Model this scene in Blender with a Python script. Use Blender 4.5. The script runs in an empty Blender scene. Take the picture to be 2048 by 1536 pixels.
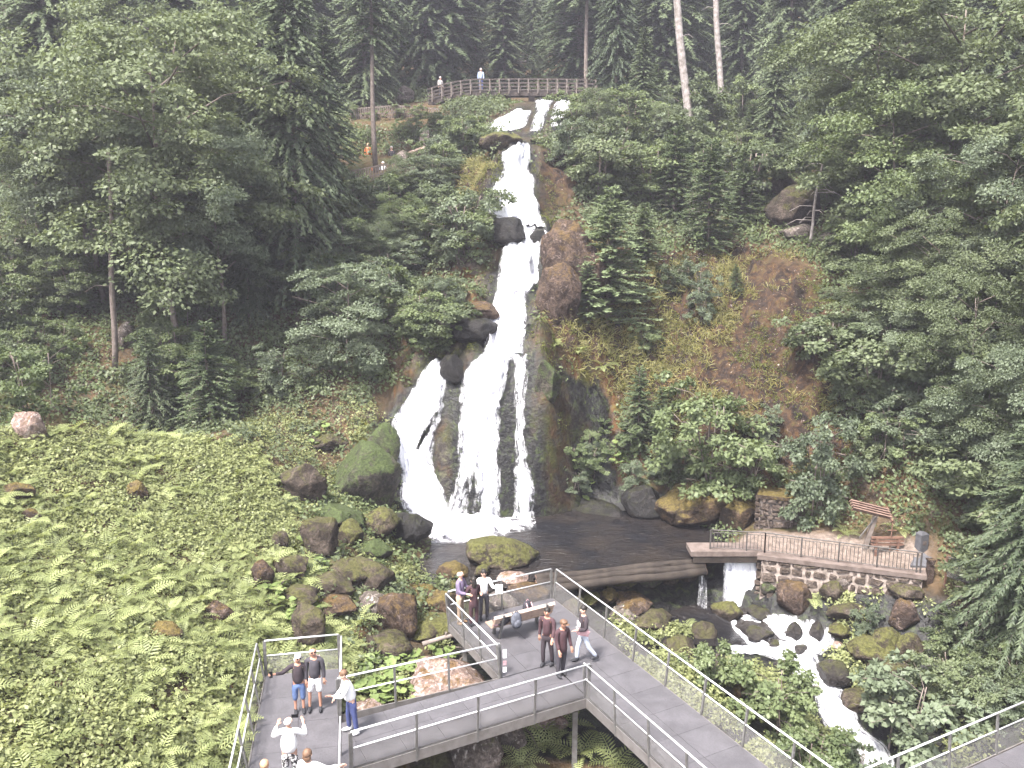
import bpy, math, random
import numpy as np
from mathutils import Vector, Matrix, noise as mnoise

# ------------------------------------------------------------------ camera, sky, sun, exposure
PITCH = math.radians(11.5)
FPX = 1704.0                      # focal length for a 2048 px wide picture
CAMZ = 12.7
scene = bpy.context.scene
cam_data = bpy.data.cameras.new('camera')
cam = bpy.data.objects.new('camera', cam_data)
scene.collection.objects.link(cam)
cam.location = (0, 0, CAMZ)
cam.rotation_euler = (math.pi / 2 - PITCH, 0, 0)
cam_data.sensor_width = 36.0
cam_data.lens = 36.0 * FPX / 2048.0
cam_data.clip_start = 0.5
cam_data.clip_end = 1500
scene.camera = cam

SUN_EL, SUN_AZ = math.radians(60), math.radians(-140)      # azimuth: angle from +Y towards +X
world = bpy.data.worlds.new('World')
scene.world = world
world.use_nodes = True
wn = world.node_tree
wn.nodes.clear()
sky = wn.nodes.new('ShaderNodeTexSky')
sky.sky_type = 'NISHITA'
sky.sun_disc = False
sky.sun_elevation = SUN_EL
sky.sun_rotation = SUN_AZ
sky.altitude = 700
sky.air_density = 1.0
sky.dust_density = 6.0
sky.ozone_density = 1.0
hs = wn.nodes.new('ShaderNodeHueSaturation')
hs.inputs['Saturation'].default_value = 0.35
bg = wn.nodes.new('ShaderNodeBackground')
bg.inputs['Strength'].default_value = 0.14
wo = wn.nodes.new('ShaderNodeOutputWorld')
wn.links.new(sky.outputs['Color'], hs.inputs['Color'])
wn.links.new(hs.outputs['Color'], bg.inputs['Color'])
wn.links.new(bg.outputs['Background'], wo.inputs['Surface'])

sun_data = bpy.data.lights.new('sun', 'SUN')
sun_data.energy = 3.2
sun_data.angle = math.radians(9)
sun_data.color = (1.0, 0.95, 0.88)
sun = bpy.data.objects.new('sun', sun_data)
scene.collection.objects.link(sun)
sd = Vector((math.sin(SUN_AZ) * math.cos(SUN_EL), math.cos(SUN_AZ) * math.cos(SUN_EL), math.sin(SUN_EL)))
sun.rotation_euler = sd.to_track_quat('Z', 'Y').to_euler()
sun.location = (-20, 10, 60)

vs = scene.view_settings
scene.display_settings.display_device = 'sRGB'
vs.view_transform = 'Standard'
vs.look = 'None'
vs.gamma = 1.0
vs.use_curve_mapping = False
vs.exposure = 2.18

scene.render.engine = 'CYCLES'
cy = scene.cycles
cy.max_bounces = 4
cy.diffuse_bounces = 2
cy.glossy_bounces = 2
cy.transmission_bounces = 3
cy.volume_bounces = 0
cy.transparent_max_bounces = 10
cy.caustics_reflective = False
cy.caustics_refractive = False
cy.use_denoising = True
cy.sample_clamp_indirect = 4.0
cy.use_adaptive_sampling = True
cy.adaptive_threshold = 0.03

rng = np.random.default_rng(7)
random.seed(7)

# ------------------------------------------------------------------ measuring: picture <-> place
CP, SP = math.cos(PITCH), math.sin(PITCH)

def ray(px, py):
    xc = (px - 1024.0) / FPX
    yc = -(py - 768.0) / FPX
    return np.array([xc, CP + yc * SP, -SP + yc * CP])

def at_dist(px, py, D):
    d = ray(px, py)
    t = D / d[1]
    return np.array([d[0] * t, D, CAMZ + d[2] * t])

def at_z(px, py, z):
    d = ray(px, py)
    t = (z - CAMZ) / d[2]
    return np.array([d[0] * t, d[1] * t, z])

def to_px(P):
    P = np.atleast_2d(P)
    x, y, z = P[:, 0], P[:, 1], P[:, 2] - CAMZ
    dep = y * CP - z * SP
    up = y * SP + z * CP
    return np.stack([1024 + FPX * x / dep, 768 - FPX * up / dep], 1)

# ------------------------------------------------------------------ mesh and object helpers
COL = scene.collection

def tag(o, label=None, cat=None, group=None, kind=None):
    if label: o['label'] = label
    if cat: o['category'] = cat
    if group: o['group'] = group
    if kind: o['kind'] = kind
    return o

def empty(name, loc=(0, 0, 0), rz=0.0):
    o = bpy.data.objects.new(name, None)
    o.empty_display_size = 0.2
    COL.objects.link(o)
    o.location = loc
    o.rotation_euler = (0, 0, rz)
    return o

def link(name, me, parent=None, mat=None, smooth=False):
    if mat is not None and len(me.materials) == 0:
        me.materials.append(mat)
    if smooth:
        me.polygons.foreach_set('use_smooth', np.ones(len(me.polygons), dtype=bool))
    o = bpy.data.objects.new(name, me)
    COL.objects.link(o)
    if parent is not None:
        o.parent = parent
    return o

def np_mesh(name, V, F):
    """V (n,3); F (m,k) all faces with k corners"""
    V = np.asarray(V, dtype=np.float32)
    F = np.asarray(F, dtype=np.int32)
    me = bpy.data.meshes.new(name)
    m, k = F.shape
    me.vertices.add(len(V))
    me.vertices.foreach_set('co', V.ravel())
    me.loops.add(m * k)
    me.loops.foreach_set('vertex_index', F.ravel())
    me.polygons.add(m)
    me.polygons.foreach_set('loop_start', np.arange(0, m * k, k, dtype=np.int32))
    me.update(calc_edges=True)
    return me

def py_mesh(name, V, F):
    me = bpy.data.meshes.new(name)
    me.from_pydata([tuple(v) for v in V], [], [tuple(f) for f in F])
    me.update()
    return me

class MB:
    """collects simple solids for ONE part"""
    def __init__(s):
        s.v, s.f = [], []
    def add(s, V, F):
        n = len(s.v)
        s.v += [tuple(map(float, p)) for p in V]
        s.f += [tuple(n + i for i in f) for f in F]
        return s
    def box(s, c, size, M=None):
        hx, hy, hz = size[0] / 2, size[1] / 2, size[2] / 2
        V = [Vector((x, y, z)) for z in (-hz, hz) for y in (-hy, hy) for x in (-hx, hx)]
        if M is not None: V = [M @ v for v in V]
        V = [v + Vector(c) for v in V]
        return s.add(V, [(0, 2, 3, 1), (4, 5, 7, 6), (0, 1, 5, 4), (2, 6, 7, 3), (0, 4, 6, 2), (1, 3, 7, 5)])
    def beam(s, a, b, w, h, up=(0, 0, 1)):
        a, b = Vector(a), Vector(b)
        d = (b - a).normalized()
        side = d.cross(Vector(up))
        if side.length < 1e-4: side = d.cross(Vector((0, 1, 0)))
        side.normalize()
        u = side.cross(d)
        V = []
        for p in (a, b):
            for sx, sz in ((-1, -1), (1, -1), (1, 1), (-1, 1)):
                V.append(p + side * (sx * w / 2) + u * (sz * h / 2))
        return s.add(V, [(0, 1, 2, 3), (7, 6, 5, 4), (0, 4, 5, 1), (1, 5, 6, 2), (2, 6, 7, 3), (3, 7, 4, 0)])
    def tube(s, pts, rad, n=6, cap=True):
        pts = [Vector(p) for p in pts]
        if not hasattr(rad, '__len__'): rad = [rad] * len(pts)
        V, F = [], []
        ref = Vector((0.13, 0.97, 0.21))
        for i, p in enumerate(pts):
            d = (pts[min(i + 1, len(pts) - 1)] - pts[max(i - 1, 0)]).normalized()
            a = d.cross(ref)
            if a.length < 1e-3: a = d.cross(Vector((1, 0, 0)))
            a.normalize(); b = d.cross(a)
            for k in range(n):
                t = 2 * math.pi * k / n
                V.append(p + (a * math.cos(t) + b * math.sin(t)) * rad[i])
        for i in range(len(pts) - 1):
            for k in range(n):
                F.append((i * n + k, i * n + (k + 1) % n, (i + 1) * n + (k + 1) % n, (i + 1) * n + k))
        if cap:
            F.append(tuple(range(n - 1, -1, -1)))
            F.append(tuple(range((len(pts) - 1) * n, len(pts) * n)))
        return s.add(V, F)
    def ell(s, c, r, M=None, nu=10, nv=7):
        V, F = [], []
        for j in range(nv + 1):
            ph = math.pi * j / nv
            for i in range(nu):
                th = 2 * math.pi * i / nu
                v = Vector((r[0] * math.sin(ph) * math.cos(th), r[1] * math.sin(ph) * math.sin(th), r[2] * math.cos(ph)))
                if M is not None: v = M @ v
                V.append(v + Vector(c))
        for j in range(nv):
            for i in range(nu):
                a, b = j * nu + i, j * nu + (i + 1) % nu
                if j == 0: F.append((a, b + nu, a + nu)) if False else F.append((a, a + nu, b + nu))
                elif j == nv - 1: F.append((a, a + nu, b))
                else: F.append((a, a + nu, b + nu, b))
        return s.add(V, F)
    def build(s, name, mat, parent=None, smooth=False):
        return link(name, py_mesh(name, s.v, s.f), parent, mat, smooth)

def copy_tree(o, parent=None):
    c = o.copy()
    COL.objects.link(c)
    c.parent = parent
    for ch in list(o.children):
        copy_tree(ch, c)
    return c

# ------------------------------------------------------------------ materials
def newmat(name):
    m = bpy.data.materials.new(name)
    m.use_nodes = True
    nt = m.node_tree
    nt.nodes.clear()
    out = nt.nodes.new('ShaderNodeOutputMaterial')
    return m, nt, out

def N(nt, kind, **kw):
    n = nt.nodes.new(kind)
    for k, v in kw.items():
        if hasattr(n, k) and not k.startswith('i_'):
            setattr(n, k, v)
    return n

def noise_tex(nt, scale, detail=4.0, rough=0.55, coord='Object', vec=None, dist=0.0):
    n = nt.nodes.new('ShaderNodeTexNoise')
    n.inputs['Scale'].default_value = scale
    n.inputs['Detail'].default_value = detail
    n.inputs['Roughness'].default_value = rough
    n.inputs['Distortion'].default_value = dist
    if vec is None:
        tc = nt.nodes.new('ShaderNodeTexCoord')
        vec = tc.outputs[coord]
    nt.links.new(vec, n.inputs['Vector'])
    return n

def ramp(nt, fac, stops, interp='LINEAR'):
    r = nt.nodes.new('ShaderNodeValToRGB')
    r.color_ramp.interpolation = interp
    el = r.color_ramp.elements
    while len(el) < len(stops): el.new(0.5)
    for e, (p, c) in zip(el, stops):
        e.position = p
        e.color = (c[0], c[1], c[2], 1) if hasattr(c, '__len__') else (c, c, c, 1)
    nt.links.new(fac, r.inputs['Fac'])
    return r

def mixc(nt, fac, a, b, mode='MIX'):
    m = nt.nodes.new('ShaderNodeMix')
    m.data_type = 'RGBA'
    m.blend_type = mode
    for sock, val in ((m.inputs[0], fac), (m.inputs[6], a), (m.inputs[7], b)):
        if isinstance(val, (int, float)): sock.default_value = val
        elif isinstance(val, (tuple, list)): sock.default_value = (*val[:3], 1)
        else: nt.links.new(val, sock)
    return m.outputs[2]

def mathn(nt, op, a, b=None):
    m = nt.nodes.new('ShaderNodeMath')
    m.operation = op
    for sock, val in ((m.inputs[0], a), (m.inputs[1], b)):
        if val is None: continue
        if isinstance(val, (int, float)): sock.default_value = val
        else: nt.links.new(val, sock)
    return m.outputs[0]

def principled(nt, out, color, rough=0.8, metal=0.0, bump=None, bump_str=0.3, bump_dist=0.05, spec=0.3):
    p = nt.nodes.new('ShaderNodeBsdfPrincipled')
    if isinstance(color, (tuple, list)): p.inputs['Base Color'].default_value = (*color[:3], 1)
    else: nt.links.new(color, p.inputs['Base Color'])
    if isinstance(rough, (int, float)): p.inputs['Roughness'].default_value = rough
    else: nt.links.new(rough, p.inputs['Roughness'])
    p.inputs['Metallic'].default_value = metal
    p.inputs['Specular IOR Level'].default_value = spec
    if bump is not None:
        b = nt.nodes.new('ShaderNodeBump')
        b.inputs['Strength'].default_value = bump_str
        b.inputs['Distance'].default_value = bump_dist
        nt.links.new(bump, b.inputs['Height'])
        nt.links.new(b.outputs['Normal'], p.inputs['Normal'])
    nt.links.new(p.outputs['BSDF'], out.inputs['Surface'])
    return p

def mat_plain(name, c1, c2=None, scale=6.0, rough=0.75, metal=0.0, bump_str=0.15, bump_dist=0.02, spec=0.3):
    m, nt, out = newmat(name)
    n = noise_tex(nt, scale, 5.0)
    c2 = c2 or tuple(x * 0.72 for x in c1)
    r = ramp(nt, n.outputs['Fac'], [(0.32, c2), (0.68, c1)])
    principled(nt, out, r.outputs['Color'], rough, metal, n.outputs['Fac'], bump_str, bump_dist, spec)
    return m

def mat_leaf(name, dark, light, trans=0.35, clump=0.6, objvar=0.35, warm=None):
    """foliage: leaf colour varies from leaf to leaf, clump to clump and plant to plant"""
    m, nt, out = newmat(name)
    geo = nt.nodes.new('ShaderNodeNewGeometry')
    oi = nt.nodes.new('ShaderNodeObjectInfo')
    n = noise_tex(nt, clump, 1.0, 0.6, vec=geo.outputs['Position'])
    n2 = noise_tex(nt, 7.0, 0.0, 0.5, vec=geo.outputs['Position'])
    a = mathn(nt, 'MULTIPLY', n.outputs['Fac'], 0.6)
    b = mathn(nt, 'MULTIPLY', n2.outputs['Fac'], 0.5)
    c = mathn(nt, 'MULTIPLY', mathn(nt, 'SUBTRACT', oi.outputs['Random'], 0.5), objvar)
    f = mathn(nt, 'ADD', mathn(nt, 'ADD', a, b), c)
    stops = [(0.3, dark), (0.8, light)]
    if warm: stops = [(0.25, dark), (0.62, light), (0.85, warm)]
    r = ramp(nt, f, stops)
    d = nt.nodes.new('ShaderNodeBsdfDiffuse')
    t = nt.nodes.new('ShaderNodeBsdfTranslucent')
    g = nt.nodes.new('ShaderNodeBsdfGlossy')
    g.inputs['Roughness'].default_value = 0.5
    g.inputs['Color'].default_value = (1, 1, 1, 1)
    nt.links.new(r.outputs['Color'], d.inputs['Color'])
    tcol = mixc(nt, 0.5, r.outputs['Color'], (light[0] * 1.3, light[1] * 1.3, light[2] * 0.7))
    nt.links.new(tcol, t.inputs['Color'])
    mx = nt.nodes.new('ShaderNodeMixShader')
    mx.inputs[0].default_value = trans
    nt.links.new(d.outputs[0], mx.inputs[1]); nt.links.new(t.outputs[0], mx.inputs[2])
    mx2 = nt.nodes.new('ShaderNodeMixShader')
    mx2.inputs[0].default_value = 0.015
    nt.links.new(mx.outputs[0], mx2.inputs[1]); nt.links.new(g.outputs[0], mx2.inputs[2])
    nt.links.new(mx2.outputs[0], out.inputs['Surface'])
    return m

def mat_rock(name, base, dark, moss, moss_amt=0.5, pale=None, wet=False, up=True):
    m, nt, out = newmat(name)
    geo = nt.nodes.new('ShaderNodeNewGeometry')
    pos = geo.outputs['Position']
    n1 = noise_tex(nt, 1.7, 5.0, 0.7, vec=pos, dist=0.7)
    n2 = noise_tex(nt, 11.0, 4.0, 0.75, vec=pos)
    n3 = noise_tex(nt, 2.3, 4.0, 0.7, vec=pos, dist=0.8)
    c = ramp(nt, n1.outputs['Fac'], [(0.34, tuple(x * 0.5 for x in dark)), (0.46, dark), (0.62, base)]).outputs['Color']
    c = mixc(nt, ramp(nt, n2.outputs['Fac'], [(0.40, 0.75), (0.62, 0.0)]).outputs['Color'], c, tuple(x * 0.45 for x in dark))
    if pale:
        n4 = noise_tex(nt, 4.5, 4.0, 0.75, vec=pos, dist=1.0)
        c = mixc(nt, ramp(nt, n4.outputs['Fac'], [(0.56, 0.0), (0.66, 0.9)]).outputs['Color'], c, pale)
    sep = nt.nodes.new('ShaderNodeSeparateXYZ')
    nt.links.new(geo.outputs['Normal'], sep.inputs[0])
    f = mathn(nt, 'ADD', n3.outputs['Fac'], mathn(nt, 'MULTIPLY', n2.outputs['Fac'], 0.25))
    if up:
        f = mathn(nt, 'ADD', f, mathn(nt, 'MULTIPLY', sep.outputs['Z'], 0.22))
    th = 1.02 - moss_amt * 0.42 if up else 0.9 - moss_amt * 0.4
    mf = ramp(nt, f, [(max(th - 0.08, 0.01), 0.0), (min(th + 0.08, 0.999), 0.92)]).outputs['Color']
    mc = ramp(nt, n2.outputs['Fac'], [(0.32, tuple(x * 0.35 for x in moss)), (0.68, moss)]).outputs['Color']
    c = mixc(nt, mf, c, mc)
    hgt = mathn(nt, 'ADD', n1.outputs['Fac'], mathn(nt, 'MULTIPLY', n2.outputs['Fac'], 0.5))
    principled(nt, out, c, 0.5 if wet else 0.9, 0, hgt, 1.0, 0.16, 0.25 if wet else 0.15)
    return m
# ------------------------------------------------------------------ terrain: one height sheet through measured points
CTRL = [
    # near bank, left (x, y, z in metres; the platform deck is z = 0)
    (-14, 8, 2.8), (-10, 12, 1.9), (-8.2, 16, 0.75), (-8.3, 20, 0.45), (-8.3, 23.5, 0.45), (-5.3, 17, -1.1), (-5.8, 21.5, -0.75),
    (-6, 24, -0.3), (-3, 12, -2.4), (-3, 16, -2.4), (-2.6, 20.3, -1.6), (0, 18, -2.6), (0, 12, -3.0), (-3.2, 23.4, -1.1), (-1.2, 23.8, -1.7),
    (-4.6, 26, -0.55), (-8, 26, 0.9), (-12, 24, 2.2), (-16, 21, 3.7), (-12, 29.5, 2.5), (-8, 31, 1.3), (-5.4, 30, 0.1), (-3.9, 28, -0.7),
    (-5.6, 33.6, 0.4), (-8.5, 35, 2.0), (-12, 35, 3.6), (-17, 32, 5.3), (-20, 27, 5.6), (-18, 15, 5.0), (-26, 20, 9.0), (-30, 34, 14),
    # pool and dam
    (-2.4, 31, -1.5), (-1, 33.5, -1.8), (2, 34.5, -1.8), (5, 34, -1.6), (7.6, 34.2, -1.5), (-4.1, 31.6, -0.75), (-3.9, 34.8, -0.8), (2, 32, -1.5), (5, 32.6, -1.5), (8.5, 33, -1.4),
    (-1.8, 29.2, -1.05), (0.4, 29.6, -1.15), (2.5, 29.6, -2.4), (4.5, 29.8, -2.9), (7, 30.4, -3.1), (9.2, 31.2, -3.1), (0.5, 27.9, -1.5), (3, 27.6, -2.5),
    # creek below the weir
    (9.3, 29.9, -3.15), (10, 28.8, -3.4), (11.2, 27, -4.1), (11.8, 25, -4.7), (12.2, 22.5, -5.3), (12.5, 18, -6), (12, 12, -6.5),
    (3.6, 24.5, -2.0), (6.3, 26.5, -2.6), (7.8, 28, -3.0), (5, 21.5, -2.5), (5, 17, -2.9), (8.2, 20.5, -3.4), (8.3, 24, -3.3), (10, 15, -4.6), (6, 12, -3.6),
    # right bank with the wall and path
    (11.6, 29.2, -2.7), (13.3, 28, -3.0), (13.6, 25.5, -4.0), (14.8, 22, -4.3), (15.6, 27.6, -2.2), (18, 25, -1.6), (17.2, 28.4, -0.8), (20, 22.5, -0.6), (22.5, 27, 2.0), (25, 18, 2.5), (17, 15, -2.5),
    (9.8, 32.4, -0.55), (11.6, 31.8, -0.5), (13.4, 31.1, -0.45), (15.4, 30.4, -0.4), (11.3, 33.6, -0.2), (14, 32.6, 0.3), (17.4, 31.4, 0.9), (20, 31, 2.2),
    # sides and far ground
    (-60, 40, 27), (-60, 90, 52), (70, 40, 30), (75, 90, 55), (-45, 10, 16), (36, 10, 9), (0, 5, -3.2), (60, 10, 22), (-60, 5, 22), (-90, 170, 75), (0, 175, 62), (100, 170, 80), (30, 5, 2), (12, 4, -6), (-25, 5, 7),
    (-100, 40, 48), (110, 40, 50),
]
PXC = [
    # lower fall wall and cascades (photo px, photo py, distance)
    (960, 1040, 36.5), (960, 905, 37.4), (962, 740, 38.7), (1000, 690, 40.2), (1012, 605, 42.6), (1035, 492, 45.4), (1040, 482, 47.2), (1040, 456, 48.4), (1035, 400, 50.0),
    (1035, 342, 52.3), (1038, 297, 54.3), (1040, 286, 57.0), (1040, 264, 59.8), (1030, 222, 62.8), (1092, 205, 65), (1125, 205, 65.5), (1110, 262, 60.5), (1000, 214, 71), (1100, 212, 71), (900, 205, 73),
    (872, 735, 39.3), (838, 850, 38.1), (815, 930, 37.5), (850, 1010, 36.9), (900, 850, 38.0), (900, 980, 36.9), (1050, 1035, 36.6), (1050, 880, 37.5), (1052, 715, 39.0), (1100, 900, 37.4), (1105, 720, 39.4), (1110, 1010, 37.0),
    (1120, 620, 42.2), (1120, 500, 45.2), (1140, 445, 47.0), (1110, 440, 50.0), (1100, 330, 53), (985, 330, 52.8), (960, 400, 49.6), (985, 470, 47.2), (985, 570, 44),
    # bank left of the falls
    (745, 1000, 35.6), (745, 860, 37.6), (760, 720, 41.0), (850, 650, 42.6), (900, 560, 45.2), (930, 450, 49.5), (800, 450, 52), (900, 350, 55.5), (780, 352, 57), (700, 352, 57.5), (600, 430, 53), (500, 560, 48.5), (600, 700, 43),
    (450, 700, 42.3), (400, 880, 37.2), (225, 735, 40), (170, 582, 46), (0, 530, 46), (0, 700, 39), (0, 880, 33.5), (200, 900, 34), (880, 222, 66), (790, 236, 66.5), (690, 240, 67), (860, 300, 59.5), (740, 300, 61.5), (920, 270, 61),
    (960, 178, 80), (1100, 110, 104), (800, 110, 98), (500, 110, 92), (100, 210, 78), (300, 330, 62), (560, 280, 68),
    # right slope with the mossy cliff
    (1160, 1010, 37.8), (1240, 1030, 37.4), (1240, 930, 39.2), (1370, 1050, 36.0), (1470, 1040, 35.2), (1400, 950, 37.4), (1550, 980, 35.3), (1700, 970, 34.2), (1850, 970, 33), (1200, 760, 41.0), (1300, 750, 41.6), (1500, 750, 39.6), (1700, 750, 38.2), (1220, 620, 43.2), (1350, 550, 46.2), (1550, 550, 44.4), (1750, 570, 43),
    (1230, 440, 49), (1340, 420, 52.5), (1500, 450, 49.5), (1700, 450, 48.5), (2000, 700, 37), (2048, 520, 44), (1250, 320, 57), (1400, 262, 64), (1600, 310, 60), (1190, 212, 70), (1440, 192, 75), (1850, 350, 58), (1700, 110, 95), (2048, 210, 75), (1350, 110, 100),
]
CT = np.array(CTRL + [tuple(at_dist(*c)) for c in PXC], dtype=float)
_c2 = 0.8 ** 2
_r = np.sqrt(((CT[:, None, :2] - CT[None, :, :2]) ** 2).sum(-1) + _c2)
_Pm = np.c_[np.ones(len(CT)), CT[:, :2]]
_A = np.block([[_r + 0.0 * np.eye(len(CT)), _Pm], [_Pm.T, np.zeros((3, 3))]])
_w = np.linalg.solve(_A, np.r_[CT[:, 2], 0, 0, 0])

def rbf(x, y):
    x = np.asarray(x, float).ravel(); y = np.asarray(y, float).ravel()
    out = np.empty(len(x))
    for i in range(0, len(x), 20000):
        xs, ys = x[i:i + 20000], y[i:i + 20000]
        r = np.sqrt((xs[:, None] - CT[None, :, 0]) ** 2 + (ys[:, None] - CT[None, :, 1]) ** 2 + _c2)
        out[i:i + 20000] = r @ _w[:-3] + _w[-3] + _w[-2] * xs + _w[-1] * ys
    return out

# value noise (numpy) for relief
_perm = rng.random((256, 256))
def vnoise(x, y):
    xi = np.floor(x).astype(int); yi = np.floor(y).astype(int)
    fx = x - xi; fy = y - yi
    fx = fx * fx * (3 - 2 * fx); fy = fy * fy * (3 - 2 * fy)
    a = _perm[xi % 256, yi % 256]; b = _perm[(xi + 1) % 256, yi % 256]
    c = _perm[xi % 256, (yi + 1) % 256]; d = _perm[(xi + 1) % 256, (yi + 1) % 256]
    return (a * (1 - fx) + b * fx) * (1 - fy) + (c * (1 - fx) + d * fx) * fy - 0.5
def fbm(x, y, s=1.0, octs=4):
    v = 0; a = 1.0
    for k in range(octs):
        v = v + a * vnoise(x * s * 2 ** k + 13.7 * k, y * s * 2 ** k + 5.1 * k); a *= 0.5
    return v

def axis(lo, hi, flo, fhi, fine, coarse):
    a = list(np.arange(flo, fhi, fine))
    s, v = fine, flo
    left = []
    while v > lo:
        s = min(s * 1.12, coarse); v -= s; left.append(v)
    s, v = fine, a[-1]
    right = []
    while v < hi:
        s = min(s * 1.12, coarse); v += s; right.append(v)
    return np.array(left[::-1] + a + right)

GX = axis(-110, 115, -12, 17, 0.26, 3.0)
GY = axis(3, 185, 20, 56, 0.22, 3.0)
XX, YY = np.meshgrid(GX, GY)
ZZ = rbf(XX, YY).reshape(XX.shape)
gy_, gx_ = np.gradient(ZZ, GY, GX)
SLOPE = np.sqrt(gx_ ** 2 + gy_ ** 2)
rough = np.clip((SLOPE - 0.25) / 0.9, 0.05, 1.0)
rough = rough * np.clip((np.hypot(XX - 4, YY - 33.5) - 3.5) / 4, 0.15, 1)
ZZ = ZZ + fbm(XX, YY, 0.33, 5) * 0.9 * rough + fbm(XX + 40, YY, 1.3, 4) * 0.32 * rough + fbm(XX, YY, 0.8, 3) * 0.10
CLIFF = [(1180, 470), (1290, 520), (1480, 490), (1620, 520), (1720, 640), (1760, 940), (1520, 985), (1330, 930), (1230, 800), (1090, 700), (1085, 480)]
SLAB_L = [(880, 380), (940, 315), (1015, 320), (990, 440), (930, 430)]
SLAB_R = [(1065, 320), (1180, 330), (1150, 430), (1090, 450)]
def in_poly(pts, poly):
    pts = np.asarray(pts); poly = np.asarray(poly, float)
    x, y = pts[:, 0], pts[:, 1]
    inside = np.zeros(len(x), bool)
    n = len(poly); j = n - 1
    for i in range(n):
        xi, yi = poly[i]; xj, yj = poly[j]
        with np.errstate(divide='ignore', invalid='ignore'):
            c = ((yi > y) != (yj > y)) & (x < (xj - xi) * (y - yi) / (yj - yi + 1e-12) + xi)
        inside ^= c
        j = i
    return inside
def ridged(x, y, s, octs=3):
    v = 0; a = 1.0
    for k in range(octs):
        v = v + a * (1 - 4 * np.abs(vnoise(x * s * 2 ** k + 7.3 * k, y * s * 2 ** k + 3.3 * k))); a *= 0.5
    return v
def blur(G, n):
    for _ in range(n):
        G = (np.roll(G, 1, 0) + np.roll(G, -1, 0) + np.roll(G, 1, 1) + np.roll(G, -1, 1) + 2 * G) / 6
    return G
_px0 = to_px(np.stack([XX.ravel(), YY.ravel(), ZZ.ravel()], 1))
_jit = np.stack([fbm(XX.ravel(), YY.ravel(), 0.7, 3), fbm(XX.ravel() + 50, YY.ravel(), 0.7, 3)], 1) * 60
CLIFFM = (in_poly(_px0 + _jit, CLIFF) | in_poly(_px0 + _jit, SLAB_L) | in_poly(_px0 + _jit, SLAB_R)).reshape(XX.shape).astype(float)
CLIFFM = blur(CLIFFM, 2)
GORGE = [(780, 720), (860, 620), (960, 480), (980, 290), (1080, 290), (1130, 450), (1180, 640), (1240, 900), (1220, 1045), (1130, 1030), (780, 1040)]
GORGEM = blur(in_poly(_px0 + _jit * 0.6, GORGE).reshape(XX.shape).astype(float), 3)
tilt = XX * 0.9 + YY * 0.25
ZZ = ZZ + CLIFFM * (0.60 * ridged(tilt * 1.3, YY * 0.45, 0.5) + 0.34 * ridged(XX, YY, 0.9) - 0.15)
ZZ = ZZ + GORGEM * (0.42 * ridged(XX * 1.2, YY * 0.7, 0.7) + 0.26 * ridged(XX + 9, YY, 1.2) - 0.15)
# ledges: the bare rock breaks in steps
def terrace(Z, step, wob):
    t = Z / step + wob
    f = t - np.floor(t)
    return (np.floor(t) + np.clip((f - 0.35) / 0.45, 0, 1) - wob) * step
rockm = np.clip(np.maximum(CLIFFM, GORGEM * 0.9), 0, 1)
ZZ = ZZ * (1 - 0.6 * rockm) + 0.6 * rockm * terrace(ZZ, 1.15, 0.9 * fbm(XX, YY, 0.25, 3) + 0.25 * XX)
# keep the walkway clear of the ground
def gz(x, y):
    x = np.asarray(x, float); y = np.asarray(y, float)
    i = np.clip(np.searchsorted(GX, x) - 1, 0, len(GX) - 2)
    j = np.clip(np.searchsorted(GY, y) - 1, 0, len(GY) - 2)
    fx = np.clip((x - GX[i]) / (GX[i + 1] - GX[i]), 0, 1); fy = np.clip((y - GY[j]) / (GY[j + 1] - GY[j]), 0, 1)
    return (ZZ[j, i] * (1 - fx) + ZZ[j, i + 1] * fx) * (1 - fy) + (ZZ[j + 1, i] * (1 - fx) + ZZ[j + 1, i + 1] * fx) * fy
def gnormal(x, y, e=0.3):
    nx = -(gz(x + e, y) - gz(x - e, y)) / (2 * e); ny = -(gz(x, y + e) - gz(x, y - e)) / (2 * e)
    n = np.stack([nx, ny, np.ones_like(nx)], -1)
    return n / np.linalg.norm(n, axis=-1, keepdims=True)

def hit(px, py, d0=14.0, d1=150.0):
    """where the line of sight through a picture point meets the ground"""
    px = np.atleast_1d(np.asarray(px, float)); py = np.atleast_1d(np.asarray(py, float))
    xc = (px - 1024) / FPX; yc = -(py - 768) / FPX
    dx, dy, dz = xc, CP + yc * SP, -SP + yc * CP
    D = np.exp(np.linspace(math.log(d0), math.log(d1), 1400))[None, :]
    t = D / dy[:, None]
    X = dx[:, None] * t; Z = CAMZ + dz[:, None] * t
    Yb = np.broadcast_to(D, X.shape)
    below = Z < gz(X, Yb)
    k = np.where(below.any(1), below.argmax(1), D.shape[1] - 1)
    k = np.maximum(k, 1)
    r = np.arange(len(px))
    def h(kk): return Z[r, kk] - gz(X[r, kk], Yb[r, kk])
    a, b = h(k - 1), h(k)
    f = np.clip(a / np.where(np.abs(a - b) < 1e-9, 1, a - b), 0, 1)
    Dk = Yb[r, k - 1] * (1 - f) + Yb[r, k] * f
    tt = Dk / dy
    return np.stack([dx * tt, Dk, CAMZ + dz * tt], 1)

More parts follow.
